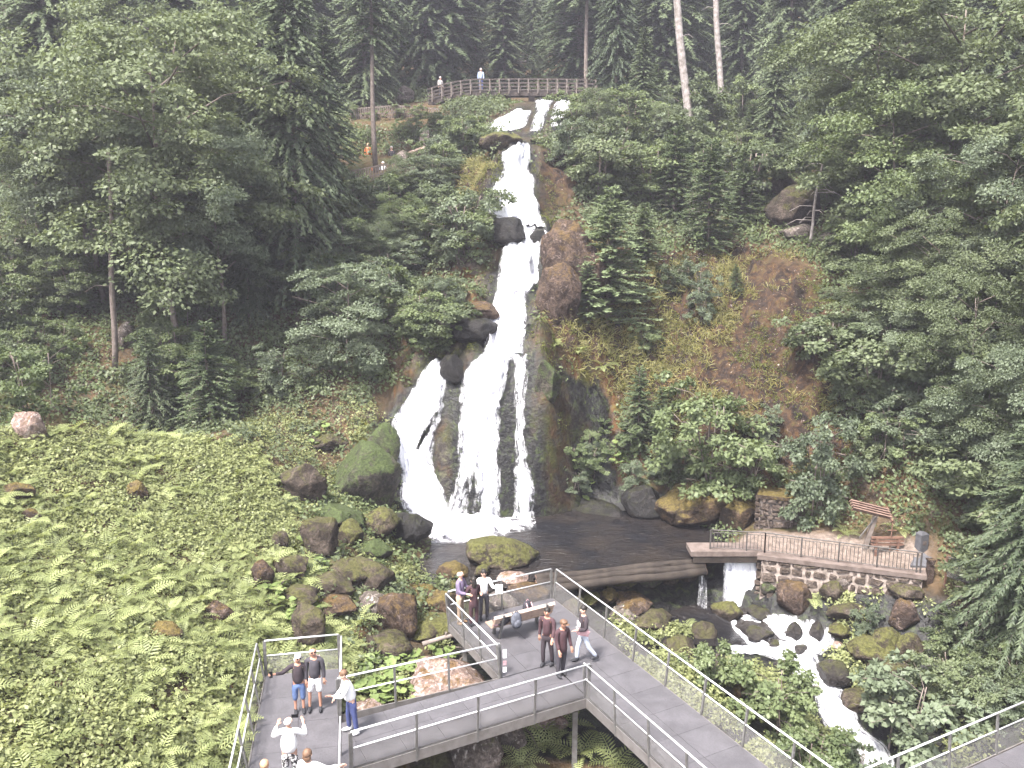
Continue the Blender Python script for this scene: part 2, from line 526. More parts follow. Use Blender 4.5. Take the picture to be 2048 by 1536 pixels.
def ground_material():
    m, nt, out = newmat('hillside_ground')
    geo = nt.nodes.new('ShaderNodeNewGeometry')
    pos = geo.outputs['Position']
    sep = nt.nodes.new('ShaderNodeSeparateXYZ')
    nt.links.new(geo.outputs['Normal'], sep.inputs[0])
    n1 = noise_tex(nt, 0.55, 4.0, 0.65, vec=pos)
    n2 = noise_tex(nt, 5.0, 3.0, 0.7, vec=pos)
    n3 = noise_tex(nt, 0.9, 3.0, 0.6, vec=pos, dist=0.8)
    n4 = noise_tex(nt, 2.6, 4.0, 0.7, vec=pos, dist=1.2)
    soil = ramp(nt, n1.outputs['Fac'], [(0.3, (0.035, 0.026, 0.016)), (0.5, (0.085, 0.055, 0.030)), (0.7, (0.05, 0.062, 0.020))]).outputs['Color']
    soil = mixc(nt, ramp(nt, n2.outputs['Fac'], [(0.4, 0.0), (0.72, 0.7)]).outputs['Color'], soil, (0.02, 0.018, 0.012))
    rock = ramp(nt, n4.outputs['Fac'], [(0.3, (0.024, 0.020, 0.018)), (0.55, (0.085, 0.066, 0.052)), (0.75, (0.16, 0.13, 0.115))]).outputs['Color']
    moss = ramp(nt, n2.outputs['Fac'], [(0.3, (0.04, 0.042, 0.010)), (0.7, (0.115, 0.105, 0.022))]).outputs['Color']
    rust = ramp(nt, n2.outputs['Fac'], [(0.3, (0.055, 0.026, 0.012)), (0.7, (0.16, 0.085, 0.035))]).outputs['Color']
    steep = ramp(nt, mathn(nt, 'ADD', sep.outputs['Z'], mathn(nt, 'MULTIPLY', mathn(nt, 'SUBTRACT', n3.outputs['Fac'], 0.5), 0.5)), [(0.55, 1.0), (0.78, 0.0)]).outputs['Color']
    face = mixc(nt, ramp(nt, n3.outputs['Fac'], [(0.44, 0.0), (0.54, 1.0)]).outputs['Color'], rock, rust)
    face = mixc(nt, ramp(nt, n1.outputs['Fac'], [(0.52, 0.0), (0.62, 1.0)]).outputs['Color'], face, moss)
    c = mixc(nt, steep, soil, face)
    # the open cliff: rust-brown moss, bare dark rock and pale flecks
    ac = nt.nodes.new('ShaderNodeAttribute'); ac.attribute_name = 'cliff'
    n5 = noise_tex(nt, 1.5, 4.0, 0.75, vec=pos, dist=1.0)
    n6 = noise_tex(nt, 7.0, 3.0, 0.7, vec=pos, dist=0.5)
    cf = ramp(nt, n5.outputs['Fac'], [(0.40, (0.008, 0.006, 0.005)), (0.48, (0.030, 0.018, 0.012)), (0.55, (0.062, 0.034, 0.017)), (0.63, (0.060, 0.047, 0.018)), (0.74, (0.040, 0.045, 0.015))]).outputs['Color']
    cf = mixc(nt, ramp(nt, n2.outputs['Fac'], [(0.40, 0.65), (0.60, 0.0)]).outputs['Color'], cf, (0.022, 0.015, 0.012))
    cf = mixc(nt, ramp(nt, n6.outputs['Fac'], [(0.66, 0.0), (0.71, 0.8)]).outputs['Color'], cf, (0.40, 0.34, 0.32))
    c = mixc(nt, ac.outputs['Fac'], c, cf)
    # rock the water keeps wet, plus painted overhang shade: dark, bare, shiny (mask stored on the sheet)
    at = nt.nodes.new('ShaderNodeAttribute'); at.attribute_name = 'wet'
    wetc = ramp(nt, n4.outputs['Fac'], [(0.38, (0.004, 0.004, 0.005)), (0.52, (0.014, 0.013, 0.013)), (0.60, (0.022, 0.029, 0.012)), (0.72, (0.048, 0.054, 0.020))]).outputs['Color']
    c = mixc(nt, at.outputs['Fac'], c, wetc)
    ap = nt.nodes.new('ShaderNodeAttribute'); ap.attribute_name = 'path'
    gravel = ramp(nt, n2.outputs['Fac'], [(0.3, (0.075, 0.058, 0.048)), (0.7, (0.19, 0.15, 0.13))]).outputs['Color']
    c = mixc(nt, ap.outputs['Fac'], c, gravel)
    rg = mathn(nt, 'SUBTRACT', 0.92, mathn(nt, 'MULTIPLY', at.outputs['Fac'], 0.5))
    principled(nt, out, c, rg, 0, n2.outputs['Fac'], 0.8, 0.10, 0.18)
    return m

M_GROUND = ground_material()

# water courses: rows of (photo y, left x, right x)
FALLS = {
    'upper_left': [(222, 1036, 1057), (232, 1012, 1052), (245, 990, 1049), (256, 977, 1046), (264, 978, 1022)],
    'upper_mid': [(202, 1080, 1103), (211, 1077, 1097), (222, 1078, 1090), (240, 1073, 1084), (264, 1067, 1078)],
    'upper_right': [(200, 1129, 1143), (212, 1114, 1141), (224, 1109, 1131), (240, 1108, 1122), (258, 1107, 1117)],
    'top': [(291, 1034, 1053), (300, 1024, 1054), (308, 1011, 1054), (325, 1011, 1053), (337, 1020, 1052), (345, 1013, 1054), (360, 1003, 1062), (380, 994, 1061), (400, 986, 1065), (428, 980, 1076), (440, 1000, 1081), (446, 1030, 1083), (456, 1040, 1084)],
    'top_neck': [(454, 1040, 1064), (470, 1049, 1062), (490, 1051, 1061)],
    'top_side': [(462, 1088, 1099), (476, 1088, 1097), (492, 1084, 1090)],
    'middle': [(488, 1019, 1078), (500, 1016, 1076), (530, 1008, 1075), (560, 1002, 1072), (582, 999, 1062), (605, 995, 1047), (618, 992, 1046), (635, 984, 1050), (660, 979, 1048), (690, 974, 1045), (708, 974, 1040)],
    'lower': [(700, 978, 1036), (715, 966, 1022), (730, 946, 1014), (745, 935, 1008), (780, 926, 1000), (830, 926, 993), (860, 924, 992), (900, 922, 992), (940, 921, 993), (980, 914, 994), (1015, 902, 994), (1040, 896, 994)],
    'left_branch': [(725, 868, 890), (745, 851, 891), (780, 832, 885), (820, 803, 879), (850, 787, 871), (880, 792, 863), (912, 791, 858), (940, 799, 864), (980, 803, 882), (1010, 806, 892), (1032, 816, 904), (1046, 832, 912)],
    'right_thread': [(710, 1035, 1052), (740, 1034, 1051), (780, 1035, 1046), (830, 1037, 1043), (880, 1036, 1047), (930, 1037, 1051), (946, 1035, 1057), (975, 1034, 1061), (1000, 1034, 1062), (1043, 1033, 1062)],
}
pix = to_px(np.stack([XX.ravel(), YY.ravel(), ZZ.ravel()], 1))
wet = np.zeros(XX.size)
for nm, rows in FALLS.items():
    ys = np.array([r[0] for r in rows]); l = np.array([r[1] for r in rows]); r_ = np.array([r[2] for r in rows])
    L = np.interp(pix[:, 1], ys, l); R = np.interp(pix[:, 1], ys, r_)
    dx = np.maximum(np.maximum(L - pix[:, 0], pix[:, 0] - R), 0)
    dyy = np.maximum(np.maximum(ys[0] - pix[:, 1], pix[:, 1] - ys[-1]), 0)
    d = np.hypot(dx, dyy)
    big = 75.0 if nm in ('lower', 'right_thread') else (16.0 if nm.startswith('upper') else 34.0)
    wet = np.maximum(wet, np.clip(1.25 - d / big, 0, 1))
OVERHANG_SHADE = [(1060, 700), (1120, 735), (1215, 800), (1235, 950), (1330, 1000), (1330, 1050), (1060, 1045)]
wet = np.maximum(wet, 0.95 * in_poly(pix + _jit * 0.5, OVERHANG_SHADE))  # cave-like shade under the overhang, painted dark by way of the wet mask
zf = ZZ.ravel(); xf = XX.ravel(); yf = YY.ravel()
creek = np.clip((-0.95 - zf) / 0.5, 0, 1) * (yf > 21)
wet = np.maximum(wet, creek)
wet = np.clip(wet + fbm(xf, yf, 0.9, 3) * 0.7 * (wet > 0.02) * (wet < 0.98), 0, 1)
pathm = np.zeros(XX.size)
def path_mask(A, B, w):
    global pathm
    A, B = np.array(A, float), np.array(B, float)
    d = B - A; t = np.clip(((xf - A[0]) * d[0] + (yf - A[1]) * d[1]) / (d @ d), 0, 1)
    q = np.hypot(xf - A[0] - t * d[0], yf - A[1] - t * d[1])
    pathm = np.maximum(pathm, np.clip((w - q) / 0.3, 0, 1))
path_mask((9.9, 32.6), (15.2, 30.7), 0.95)
nx_, ny_ = len(GX), len(GY)
idx = np.arange(nx_ * ny_).reshape(ny_, nx_)
TF = np.stack([idx[:-1, :-1], idx[:-1, 1:], idx[1:, 1:], idx[1:, :-1]], -1).reshape(-1, 4)
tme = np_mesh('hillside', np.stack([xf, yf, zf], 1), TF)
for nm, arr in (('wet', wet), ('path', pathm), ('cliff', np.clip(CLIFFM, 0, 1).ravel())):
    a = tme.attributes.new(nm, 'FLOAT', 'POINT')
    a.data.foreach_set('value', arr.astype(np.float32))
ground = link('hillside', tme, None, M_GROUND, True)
tag(ground, 'steep wooded hillside of rock, moss and soil around the falls', 'hillside', kind='structure')
# ------------------------------------------------------------------ water
def mat_white_water(name, rag=0.15, sx=7.0, sy=0.9):
    """falling water: white strands with gaps, thinner and torn towards the rim of the sheet"""
    m, nt, out = newmat(name)
    uv = nt.nodes.new('ShaderNodeUVMap'); uv.uv_map = 'flow'
    mp = nt.nodes.new('ShaderNodeMapping')
    mp.inputs['Scale'].default_value = (sx, sy, 1)
    nt.links.new(uv.outputs['UV'], mp.inputs['Vector'])
    n1 = noise_tex(nt, 1.0, 5.0, 0.65, vec=mp.outputs['Vector'], dist=0.6)
    mp2 = nt.nodes.new('ShaderNodeMapping'); mp2.inputs['Scale'].default_value = (2.2, 1.5, 1)
    nt.links.new(uv.outputs['UV'], mp2.inputs['Vector'])
    n2 = noise_tex(nt, 1.6, 5.0, 0.75, vec=mp2.outputs['Vector'], dist=0.4)
    at = nt.nodes.new('ShaderNodeAttribute'); at.attribute_name = 'rim'      # 0 at the rim, 1 inside
    ad = nt.nodes.new('ShaderNodeAttribute'); ad.attribute_name = 'thick'
    s = mathn(nt, 'ADD', mathn(nt, 'MULTIPLY', n1.outputs['Fac'], 0.55), mathn(nt, 'MULTIPLY', n2.outputs['Fac'], 0.45))
    k = mathn(nt, 'MULTIPLY', at.outputs['Fac'], ad.outputs['Fac'])
    f = mathn(nt, 'ADD', s, mathn(nt, 'MULTIPLY', k, 0.34))
    a = ramp(nt, f, [(0.64 - rag, 0.0), (0.64, 0.55), (0.64 + rag * 0.6, 1.0)]).outputs['Color']
    col = ramp(nt, s, [(0.38, (0.42, 0.42, 0.54)), (0.50, (0.88, 0.88, 0.92))]).outputs['Color']
    d = nt.nodes.new('ShaderNodeBsdfDiffuse'); t = nt.nodes.new('ShaderNodeBsdfTranslucent')
    nt.links.new(col, d.inputs['Color']); nt.links.new(col, t.inputs['Color'])
    bmp = nt.nodes.new('ShaderNodeBump'); bmp.inputs['Strength'].default_value = 0.6; bmp.inputs['Distance'].default_value = 0.2
    nt.links.new(s, bmp.inputs['Height']); nt.links.new(bmp.outputs['Normal'], d.inputs['Normal'])
    mx = nt.nodes.new('ShaderNodeMixShader'); mx.inputs[0].default_value = 0.25
    nt.links.new(d.outputs[0], mx.inputs[1]); nt.links.new(t.outputs[0], mx.inputs[2])
    tr = nt.nodes.new('ShaderNodeBsdfTransparent')
    mx2 = nt.nodes.new('ShaderNodeMixShader')
    nt.links.new(a, mx2.inputs[0]); nt.links.new(tr.outputs[0], mx2.inputs[1]); nt.links.new(mx.outputs[0], mx2.inputs[2])
    nt.links.new(mx2.outputs[0], out.inputs['Surface'])
    return m

def mat_pool(name, deep, shallow):
    m, nt, out = newmat(name)
    geo = nt.nodes.new('ShaderNodeNewGeometry')
    mp = nt.nodes.new('ShaderNodeMapping'); mp.inputs['Scale'].default_value = (1.0, 2.2, 1)
    nt.links.new(geo.outputs['Position'], mp.inputs['Vector'])
    n1 = noise_tex(nt, 3.2, 4.0, 0.6, vec=mp.outputs['Vector'], dist=0.4)
    n2 = noise_tex(nt, 0.5, 4.0, 0.6, vec=geo.outputs['Position'])
    c = ramp(nt, n2.outputs['Fac'], [(0.38, deep), (0.62, shallow)]).outputs['Color']
    p = principled(nt, out, c, 0.16, 0, n1.outputs['Fac'], 0.8, 0.16, 0.5)
    p.inputs['IOR'].default_value = 1.33
    return m

M_FALL = mat_white_water('falling_white_water')
M_FOAM = mat_white_water('churned_foam', 0.14, 2.0, 3.0)
M_POOL = mat_pool('dark_pool_water', (0.008, 0.008, 0.010), (0.020, 0.016, 0.014))

def water_ribbon(name, rows, label, mat, lift=0.16, thick=None, nu=14, step=4.0, bulge=0.12):
    ys = np.array([r[0] for r in rows], float); l = np.array([r[1] for r in rows], float); r_ = np.array([r[2] for r in rows], float)
    nv = max(int((ys[-1] - ys[0]) / step), 4) + 1
    yy = np.linspace(ys[0], ys[-1], nv)
    L = np.interp(yy, ys, l); R = np.interp(yy, ys, r_)
    wob = 5.0 * fbm(yy / 14.0, yy * 0 + ys[0], 1.0, 3); L = L - 7.0 + wob; R = R + 7.0 + 5.0 * fbm(yy / 14.0 + 77, yy * 0, 1.0, 3)
    u = np.linspace(0, 1, nu)
    PX = L[:, None] + (R - L)[:, None] * u[None, :]
    PY = np.repeat(yy[:, None], nu, 1)
    P = hit(PX.ravel(), PY.ravel(), 20, 110).reshape(nv, nu, 3)
    # water does not follow every bump: smooth along the flow, never inside the rock
    S = P.copy()
    for _ in range(4):
        S[1:-1] = (S[:-2] + 2 * S[1:-1] + S[2:]) / 4
    S[:, :, 2] = np.maximum(S[:, :, 2], gz(S[:, :, 0], S[:, :, 1]))
    nrm = gnormal(S[:, :, 0].ravel(), S[:, :, 1].ravel(), 0.5).reshape(nv, nu, 3)
    prof = np.sin(np.pi * u) ** 0.6
    amt = lift * (0.35 + 0.65 * prof)[None, :, None] + bulge * (fbm(S[:, :, 0] * 4, (S[:, :, 1] + S[:, :, 2]) * 0.8, 1.0, 4) * 1.3)[:, :, None] * (0.3 + prof)[None, :, None]
    S = S + nrm * np.maximum(amt, 0.05)
    I = np.arange(nv * nu).reshape(nv, nu)
    F = np.stack([I[:-1, :-1], I[:-1, 1:], I[1:, 1:], I[1:, :-1]], -1).reshape(-1, 4)
    me = np_mesh(name, S.reshape(-1, 3), F)
    width = np.linalg.norm(S[:, -1] - S[:, 0], axis=1)
    seg = np.linalg.norm(np.diff(S[:, nu // 2], axis=0), axis=1)
    vlen = np.r_[0, np.cumsum(seg)]
    UU = (np.broadcast_to(u[None, :], (nv, nu)) - 0.5) * width.mean()
    VV = np.broadcast_to(vlen[:, None], (nv, nu))
    uvl = me.uv_layers.new(name='flow')
    uvv = np.stack([UU.ravel(), VV.ravel()], 1)[F.ravel()]
    uvl.data.foreach_set('uv', uvv.astype(np.float32).ravel())
    rimu = np.minimum(u, 1 - u)[None, :] * width[:, None] / 0.42
    rimv = np.minimum(vlen, vlen[-1] - vlen + 0.3)[:, None] / 0.35
    rim = np.clip(np.minimum(rimu, rimv + 0.1), 0, 1)
    th = np.ones((nv, nu)) * 0.8
    if thick is not None: th = thick(PX, PY, u)
    for nm, arr in (('rim', rim), ('thick', th)):
        a = me.attributes.new(nm, 'FLOAT', 'POINT'); a.data.foreach_set('value', arr.astype(np.float32).ravel())
    o = link(name, me, None, mat, True)
    return tag(o, label, 'waterfall', kind='structure')

def th_lower(PX, PY, u):
    t = np.full(PX.shape, 0.95)
    gap = np.clip((PY - 850) / 120, 0, 1)
    c = 958 - 10 * gap; w = 4 + 13 * gap
    t -= gap * 0.85 * np.exp(-((PX - c) / w) ** 2)
    t -= 0.28 * np.clip((PY - 900) / 120, 0, 1)
    lft = np.clip((945 - PX) / 14, 0, 1) * np.clip((PY - 745) / 30, 0, 1)
    t -= 0.35 * lft
    return t
def th_mid(PX, PY, u):
    t = np.full(PX.shape, 0.95)
    t -= 0.45 * np.exp(-((PY - 585) / 26) ** 2 - ((PX - 1032) / 14) ** 2)
    t -= 0.55 * np.exp(-((PY - 491) / 7) ** 2)
    return t
def th_left(PX, PY, u):
    t = np.full(PX.shape, 1.0)
    # the plank-like dark rib that splits the branch
    c = 868 - (PY - 825) * 0.5
    t -= 1.3 * np.exp(-((PX - c - 6) / 5.5) ** 2) * ((PY > 826) & (PY < 900))
    return t
def th_thin(PX, PY, u):
    return np.full(PX.shape, 0.62) + 0.3 * np.clip((PY - 930) / 20, 0, 1) * np.clip((1015 - PY) / 20, 0, 1)

LBL = {
    'upper_left': ('white cascade fanning left below the wooden footbridge', lambda a, b, c: np.full(a.shape, 0.72)),
    'upper_mid': ('thin middle trickle under the wooden footbridge', lambda a, b, c: np.full(a.shape, 0.5)),
    'upper_right': ('right-hand trickle half hidden by branches near the footbridge', lambda a, b, c: np.full(a.shape, 0.5)),
    'top': ('broad white uppermost fall widening between mossy slabs', None),
    'top_neck': ('narrow white chute between two dark round stones', None),
    'top_side': ('tiny white spill right of the dark round stone', None),
    'middle': ('long white middle fall above the fork', th_mid),
    'lower': ('tall white main curtain dropping into the pool', th_lower),
    'left_branch': ('wide white left branch of the lower fall', th_left),
    'right_thread': ('thin white thread of water right of the main curtain', th_thin),
}
for k, rows in FALLS.items():
    water_ribbon('waterfall', rows, LBL[k][0], M_FALL, thick=LBL[k][1], nu=30 if k in ('top', 'middle', 'lower', 'left_branch') else 12, step=3.0, bulge=0.22, lift=0.22 if k in ('lower', 'left_branch', 'middle', 'top') else 0.12)

def flat_sheet(name, poly, z, mat, label, cat='water', cell=0.35, ripple=0.0):
    poly = np.array(poly, float)
    x0, y0 = poly.min(0); x1, y1 = poly.max(0)
    gx = np.arange(x0, x1 + cell, cell); gy = np.arange(y0, y1 + cell, cell)
    X, Y = np.meshgrid(gx, gy)
    I = np.arange(X.size).reshape(X.shape)
    F = np.stack([I[:-1, :-1], I[:-1, 1:], I[1:, 1:], I[1:, :-1]], -1).reshape(-1, 4)
    c = np.stack([X.ravel()[F].mean(1), Y.ravel()[F].mean(1)], 1)
    F = F[in_poly(c, poly)]
    used, inv = np.unique(F, return_inverse=True)
    V = np.stack([X.ravel(), Y.ravel(), np.full(X.size, z) + ripple * fbm(X.ravel(), Y.ravel(), 1.5, 3)], 1)[used]
    me = np_mesh(name, V, inv.reshape(F.shape))
    o = link(name, me, None, mat, True)
    return tag(o, label, cat, kind='structure')

POOLZ = -0.9
flat_sheet('pool_water', [(-5.2, 29.0), (-5, 34), (-4, 37.5), (0, 38.5), (4, 39), (9.5, 37), (10, 33), (9.7, 32.2), (7.5, 31.75), (4.4, 31.1), (1.3, 30.35), (0.2, 29.3), (-2, 28.6)], POOLZ, M_POOL, 'dark rippled plunge pool at the foot of the falls', 'pool', 0.3, 0.04)
flat_sheet('creek_water', [(1.6, 29.2), (4, 31), (7.3, 31.7), (10.4, 32.1), (10.6, 30.6), (10.2, 29.3), (8.5, 29.0), (4.5, 28.0)], -2.72, M_POOL, 'dark shallow creek water below the log dam', 'creek', 0.3, 0.03)
_ck = bpy.data.objects['creek_water'].data
_co = np.empty(len(_ck.vertices) * 3); _ck.vertices.foreach_get('co', _co); _co = _co.reshape(-1, 3)
_co[:, 2] = np.minimum(_co[:, 2], gz(_co[:, 0], _co[:, 1]) + 0.16)
_ck.vertices.foreach_set('co', _co.astype(np.float32).ravel()); _ck.update()

def foam_patch(name, outline_px, z, label, mat=M_FOAM, h=0.16, n=46):
    poly = np.array([at_z(px, py, z)[:2] for px, py in outline_px])
    x0, y0 = poly.min(0); x1, y1 = poly.max(0)
    gx = np.linspace(x0, x1, n); gy = np.linspace(y0, y1, n)
    X, Y = np.meshgrid(gx, gy)
    P2 = np.stack([X.ravel(), Y.ravel()], 1)
    # distance to the outline, positive inside
    d = np.full(len(P2), 1e9)
    for i in range(len(poly)):
        A, B = poly[i], poly[(i + 1) % len(poly)]
        e = B - A; t = np.clip(((P2 - A) @ e) / (e @ e + 1e-9), 0, 1)
        d = np.minimum(d, np.linalg.norm(P2 - A - t[:, None] * e, axis=1))
    d = np.where(in_poly(P2, poly), d, -d)
    Z = z + 0.012 + h * np.clip(d / 0.9, 0, 1) * (0.6 + 1.2 * fbm(P2[:, 0], P2[:, 1], 2.2, 3))
    I = np.arange(n * n).reshape(n, n)
    F = np.stack([I[:-1, :-1], I[:-1, 1:], I[1:, 1:], I[1:, :-1]], -1).reshape(-1, 4)
    F = F[(d[F] > -0.25).any(1)]
    used, inv = np.unique(F, return_inverse=True); F = inv.reshape(F.shape)
    V = np.stack([P2[:, 0], P2[:, 1], Z], 1)[used]; d = d[used]
    me = np_mesh(name, V, F)
    uvl = me.uv_layers.new(name='flow')
    uvl.data.foreach_set('uv', V[F.ravel(), :2].astype(np.float32).ravel())
    for nm, arr in (('rim', np.clip((d + 0.25) / 1.3, 0, 1)), ('thick', np.full(len(V), 0.8))):
        a = me.attributes.new(nm, 'FLOAT', 'POINT'); a.data.foreach_set('value', arr.astype(np.float32))
    o = link(name, me, None, mat, True)
    return tag(o, label, 'foam', kind='structure')

foam_patch('foam', [(812, 1022), (850, 1012), (905, 1014), (960, 1026), (1000, 1034), (1062, 1040), (1072, 1050), (1030, 1062), (1000, 1068), (970, 1082), (910, 1088), (862, 1086), (848, 1064), (824, 1044)], POOLZ, 'white churned foam where the falls hit the pool', h=0.3)

# weir and the rapids below it
def vertical_fall(name, A, B, z0, z1, label, out=0.5, nu=16, nv=14, th=0.85):
    A, B = np.array(A, float), np.array(B, float)
    d = B - A; nrm = np.array([d[1], -d[0]]); nrm /= np.linalg.norm(nrm)
    if nrm[1] > 0: nrm = -nrm
    u = np.linspace(0, 1, nu); v = np.linspace(0, 1, nv)
    V = []
    for b in v:
        for a in u:
            p = A + d * a + nrm * (out * b ** 0.6 + 0.10 * math.sin(a * 23 + b * 4) * b)
            V.append((p[0], p[1], z0 + (z1 - z0) * b ** 1.5))
    I = np.arange(nu * nv).reshape(nv, nu)
    F = np.stack([I[:-1, :-1], I[:-1, 1:], I[1:, 1:], I[1:, :-1]], -1).reshape(-1, 4)
    me = np_mesh(name, V, F)
    uvl = me.uv_layers.new(name='flow')
    UV = np.stack([np.tile(u * np.linalg.norm(d), nv), np.repeat(v * (z0 - z1), nu)], 1)
    uvl.data.foreach_set('uv', UV[F.ravel()].astype(np.float32).ravel())
    U2 = np.tile(u, nv); V2 = np.repeat(v, nu)
    rim = np.clip(np.minimum(U2, 1 - U2) * np.linalg.norm(d) / 0.22, 0, 1)
    thk = np.where(V2 < 0.14, 0.35, th)
    for nm, arr in (('rim', rim), ('thick', thk)):
        a = me.attributes.new(nm, 'FLOAT', 'POINT'); a.data.foreach_set('value', arr.astype(np.float32))
    return tag(link(name, me, None, M_FALL, True), label, 'waterfall', kind='structure')

vertical_fall('waterfall', at_z(1443, 1116, -0.86)[:2], at_z(1520, 1114, -0.86)[:2], -0.86, -2.8, 'short white weir fall under the concrete slab', 0.45)
vertical_fall('waterfall', at_z(1394, 1128, -0.95)[:2], at_z(1411, 1127, -0.95)[:2], -0.95, -2.7, 'two thin trickles left of the weir fall', 0.3, 8, 10, 0.4)
foam_patch('foam', [(1440, 1192), (1480, 1186), (1530, 1190), (1536, 1202), (1500, 1214), (1455, 1208)], -2.72, 'white foam at the foot of the weir fall', h=0.2, n=20)
RAPIDS = [
    [(1232, 1462, 1490), (1245, 1462, 1484), (1262, 1467, 1482), (1285, 1473, 1492), (1300, 1474, 1530), (1312, 1486, 1545)],
    [(1232, 1484, 1572), (1242, 1500, 1580), (1252, 1530, 1566), (1262, 1546, 1574), (1276, 1560, 1584), (1290, 1575, 1600)],
    [(1286, 1480, 1570), (1294, 1480, 1600), (1304, 1490, 1612), (1314, 1545, 1618), (1326, 1580, 1620), (1340, 1590, 1632), (1356, 1608, 1646), (1366, 1628, 1652)],
    [(1240, 1596, 1610), (1256, 1604, 1618), (1272, 1600, 1625), (1290, 1600, 1650), (1300, 1600, 1640), (1312, 1600, 1625)],
    [(1258, 1634, 1650), (1275, 1628, 1650), (1292, 1620, 1655)],
    [(1366, 1640, 1662), (1385, 1646, 1672), (1408, 1650, 1672), (1425, 1648, 1700), (1440, 1660, 1702), (1458, 1670, 1700)],
    [(1440, 1660, 1690), (1470, 1690, 1720), (1488, 1726, 1752), (1510, 1730, 1766), (1536, 1736, 1770)],
]
RL = ['white rapids strand on the left of the creek step', 'white rapids strand running down the middle of the creek step', 'broad white band of rapids along the foot of the creek step', 'white strand between the dark creek stones on the right', 'rightmost short white strand of the creek step', 'narrow brownish white run of creek below the rapids', 'white water of the creek at the bottom edge behind the maple']
for rows, lb in zip(RAPIDS, RL):
    rows = [(a, b - 11, c + 11) for a, b, c in rows]
    water_ribbon('creek_rapids', rows, lb, M_FALL, lift=0.12, nu=10, step=4.0, bulge=0.15, thick=lambda a, b, c: np.full(a.shape, 0.85))

# ------------------------------------------------------------------ steel walkway
M_DECK = None
def mat_deck():
    m, nt, out = newmat('steel_grating')
    geo = nt.nodes.new('ShaderNodeNewGeometry')
    oi = nt.nodes.new('ShaderNodeObjectInfo')
    n = noise_tex(nt, 1.6, 5.0, 0.7, vec=geo.outputs['Position'], dist=0.5)
    n2 = noise_tex(nt, 22.0, 3.0, 0.8, vec=geo.outputs['Position'])
    tc = nt.nodes.new('ShaderNodeTexCoord')
    w1 = nt.nodes.new('ShaderNodeTexWave'); w1.bands_direction = 'X'; w1.inputs['Scale'].default_value = 9.0
    w2 = nt.nodes.new('ShaderNodeTexWave'); w2.bands_direction = 'Y'; w2.inputs['Scale'].default_value = 9.0
    nt.links.new(tc.outputs['Object'], w1.inputs['Vector']); nt.links.new(tc.outputs['Object'], w2.inputs['Vector'])
    g = mathn(nt, 'MAXIMUM', w1.outputs['Fac'], w2.outputs['Fac'])
    c = ramp(nt, n.outputs['Fac'], [(0.34, (0.060, 0.056, 0.064)), (0.66, (0.110, 0.103, 0.116))]).outputs['Color']
    c = mixc(nt, ramp(nt, n2.outputs['Fac'], [(0.50, 0.0), (0.70, 0.7)]).outputs['Color'], c, (0.045, 0.041, 0.042))
    c = mixc(nt, mathn(nt, 'MULTIPLY', g, 0.35), mixc(nt, 0.3, c, (0.05, 0.05, 0.05)), mixc(nt, 0.25, c, (0.2, 0.19, 0.21)))
    bright = mathn(nt, 'ADD', 0.94, mathn(nt, 'MULTIPLY', oi.outputs['Random'], 0.12))
    mul = nt.nodes.new('ShaderNodeVectorMath'); mul.operation = 'SCALE'
    nt.links.new(c, mul.inputs[0]); nt.links.new(bright, mul.inputs['Scale'])
    principled(nt, out, mul.outputs[0], 0.55, 0.15, g, 0.25, 0.01, 0.4)
    return m
M_DECK = mat_deck()
M_STEEL = mat_plain('galvanised_steel', (0.42, 0.42, 0.44), (0.30, 0.30, 0.31), 8, 0.45, 0.6)
M_RAIL = mat_plain('worn_bright_steel', (0.72, 0.72, 0.74), (0.55, 0.55, 0.57), 10, 0.38, 0.35)
M_POST = mat_plain('dull_grey_steel', (0.17, 0.165, 0.165), (0.10, 0.095, 0.09), 7, 0.6, 0.3)
M_SKIRT = mat_plain('walkway_edge_steel', (0.17, 0.158, 0.158), (0.115, 0.105, 0.10), 4, 0.55, 0.2)
def mat_mesh():
    m, nt, out = newmat('fine_wire_mesh')
    tc = nt.nodes.new('ShaderNodeTexCoord')
    n = noise_tex(nt, 2.0, 3.0)
    c = ramp(nt, n.outputs['Fac'], [(0.3, (0.20, 0.19, 0.19)), (0.7, (0.30, 0.29, 0.29))]).outputs['Color']
    p = nt.nodes.new('ShaderNodeBsdfPrincipled')
    nt.links.new(c, p.inputs['Base Color'])
    p.inputs['Roughness'].default_value = 0.5; p.inputs['Metallic'].default_value = 0.3
    tr = nt.nodes.new('ShaderNodeBsdfTransparent')
    mx = nt.nodes.new('ShaderNodeMixShader'); mx.inputs[0].default_value = 0.42
    nt.links.new(tr.outputs[0], mx.inputs[1]); nt.links.new(p.outputs[0], mx.inputs[2])
    nt.links.new(mx.outputs[0], out.inputs['Surface'])
    return m
M_MESH = mat_mesh()

E1 = np.array([0.887, 0.461]); E2 = np.array([0.472, -0.8815])
E1 = E1 / np.linalg.norm(E1); E2 = E2 - (E2 @ E1) * E1; E2 = E2 / np.linalg.norm(E2)
R0 = np.array([1.35, 26.5])
def uv_(u, v): return R0 + E2 * u - E1 * v
LPB = np.array([-4.87, 22.0]); LD = np.array([0.185, -1.0]); LD /= np.linalg.norm(LD); LN = np.array([-LD[1], LD[0]]) * -1.0
if LN[0] > 0: LN = -LN
def lp_(a, b): return LPB + LD * a + LN * b           # a towards the viewer, b towards the left

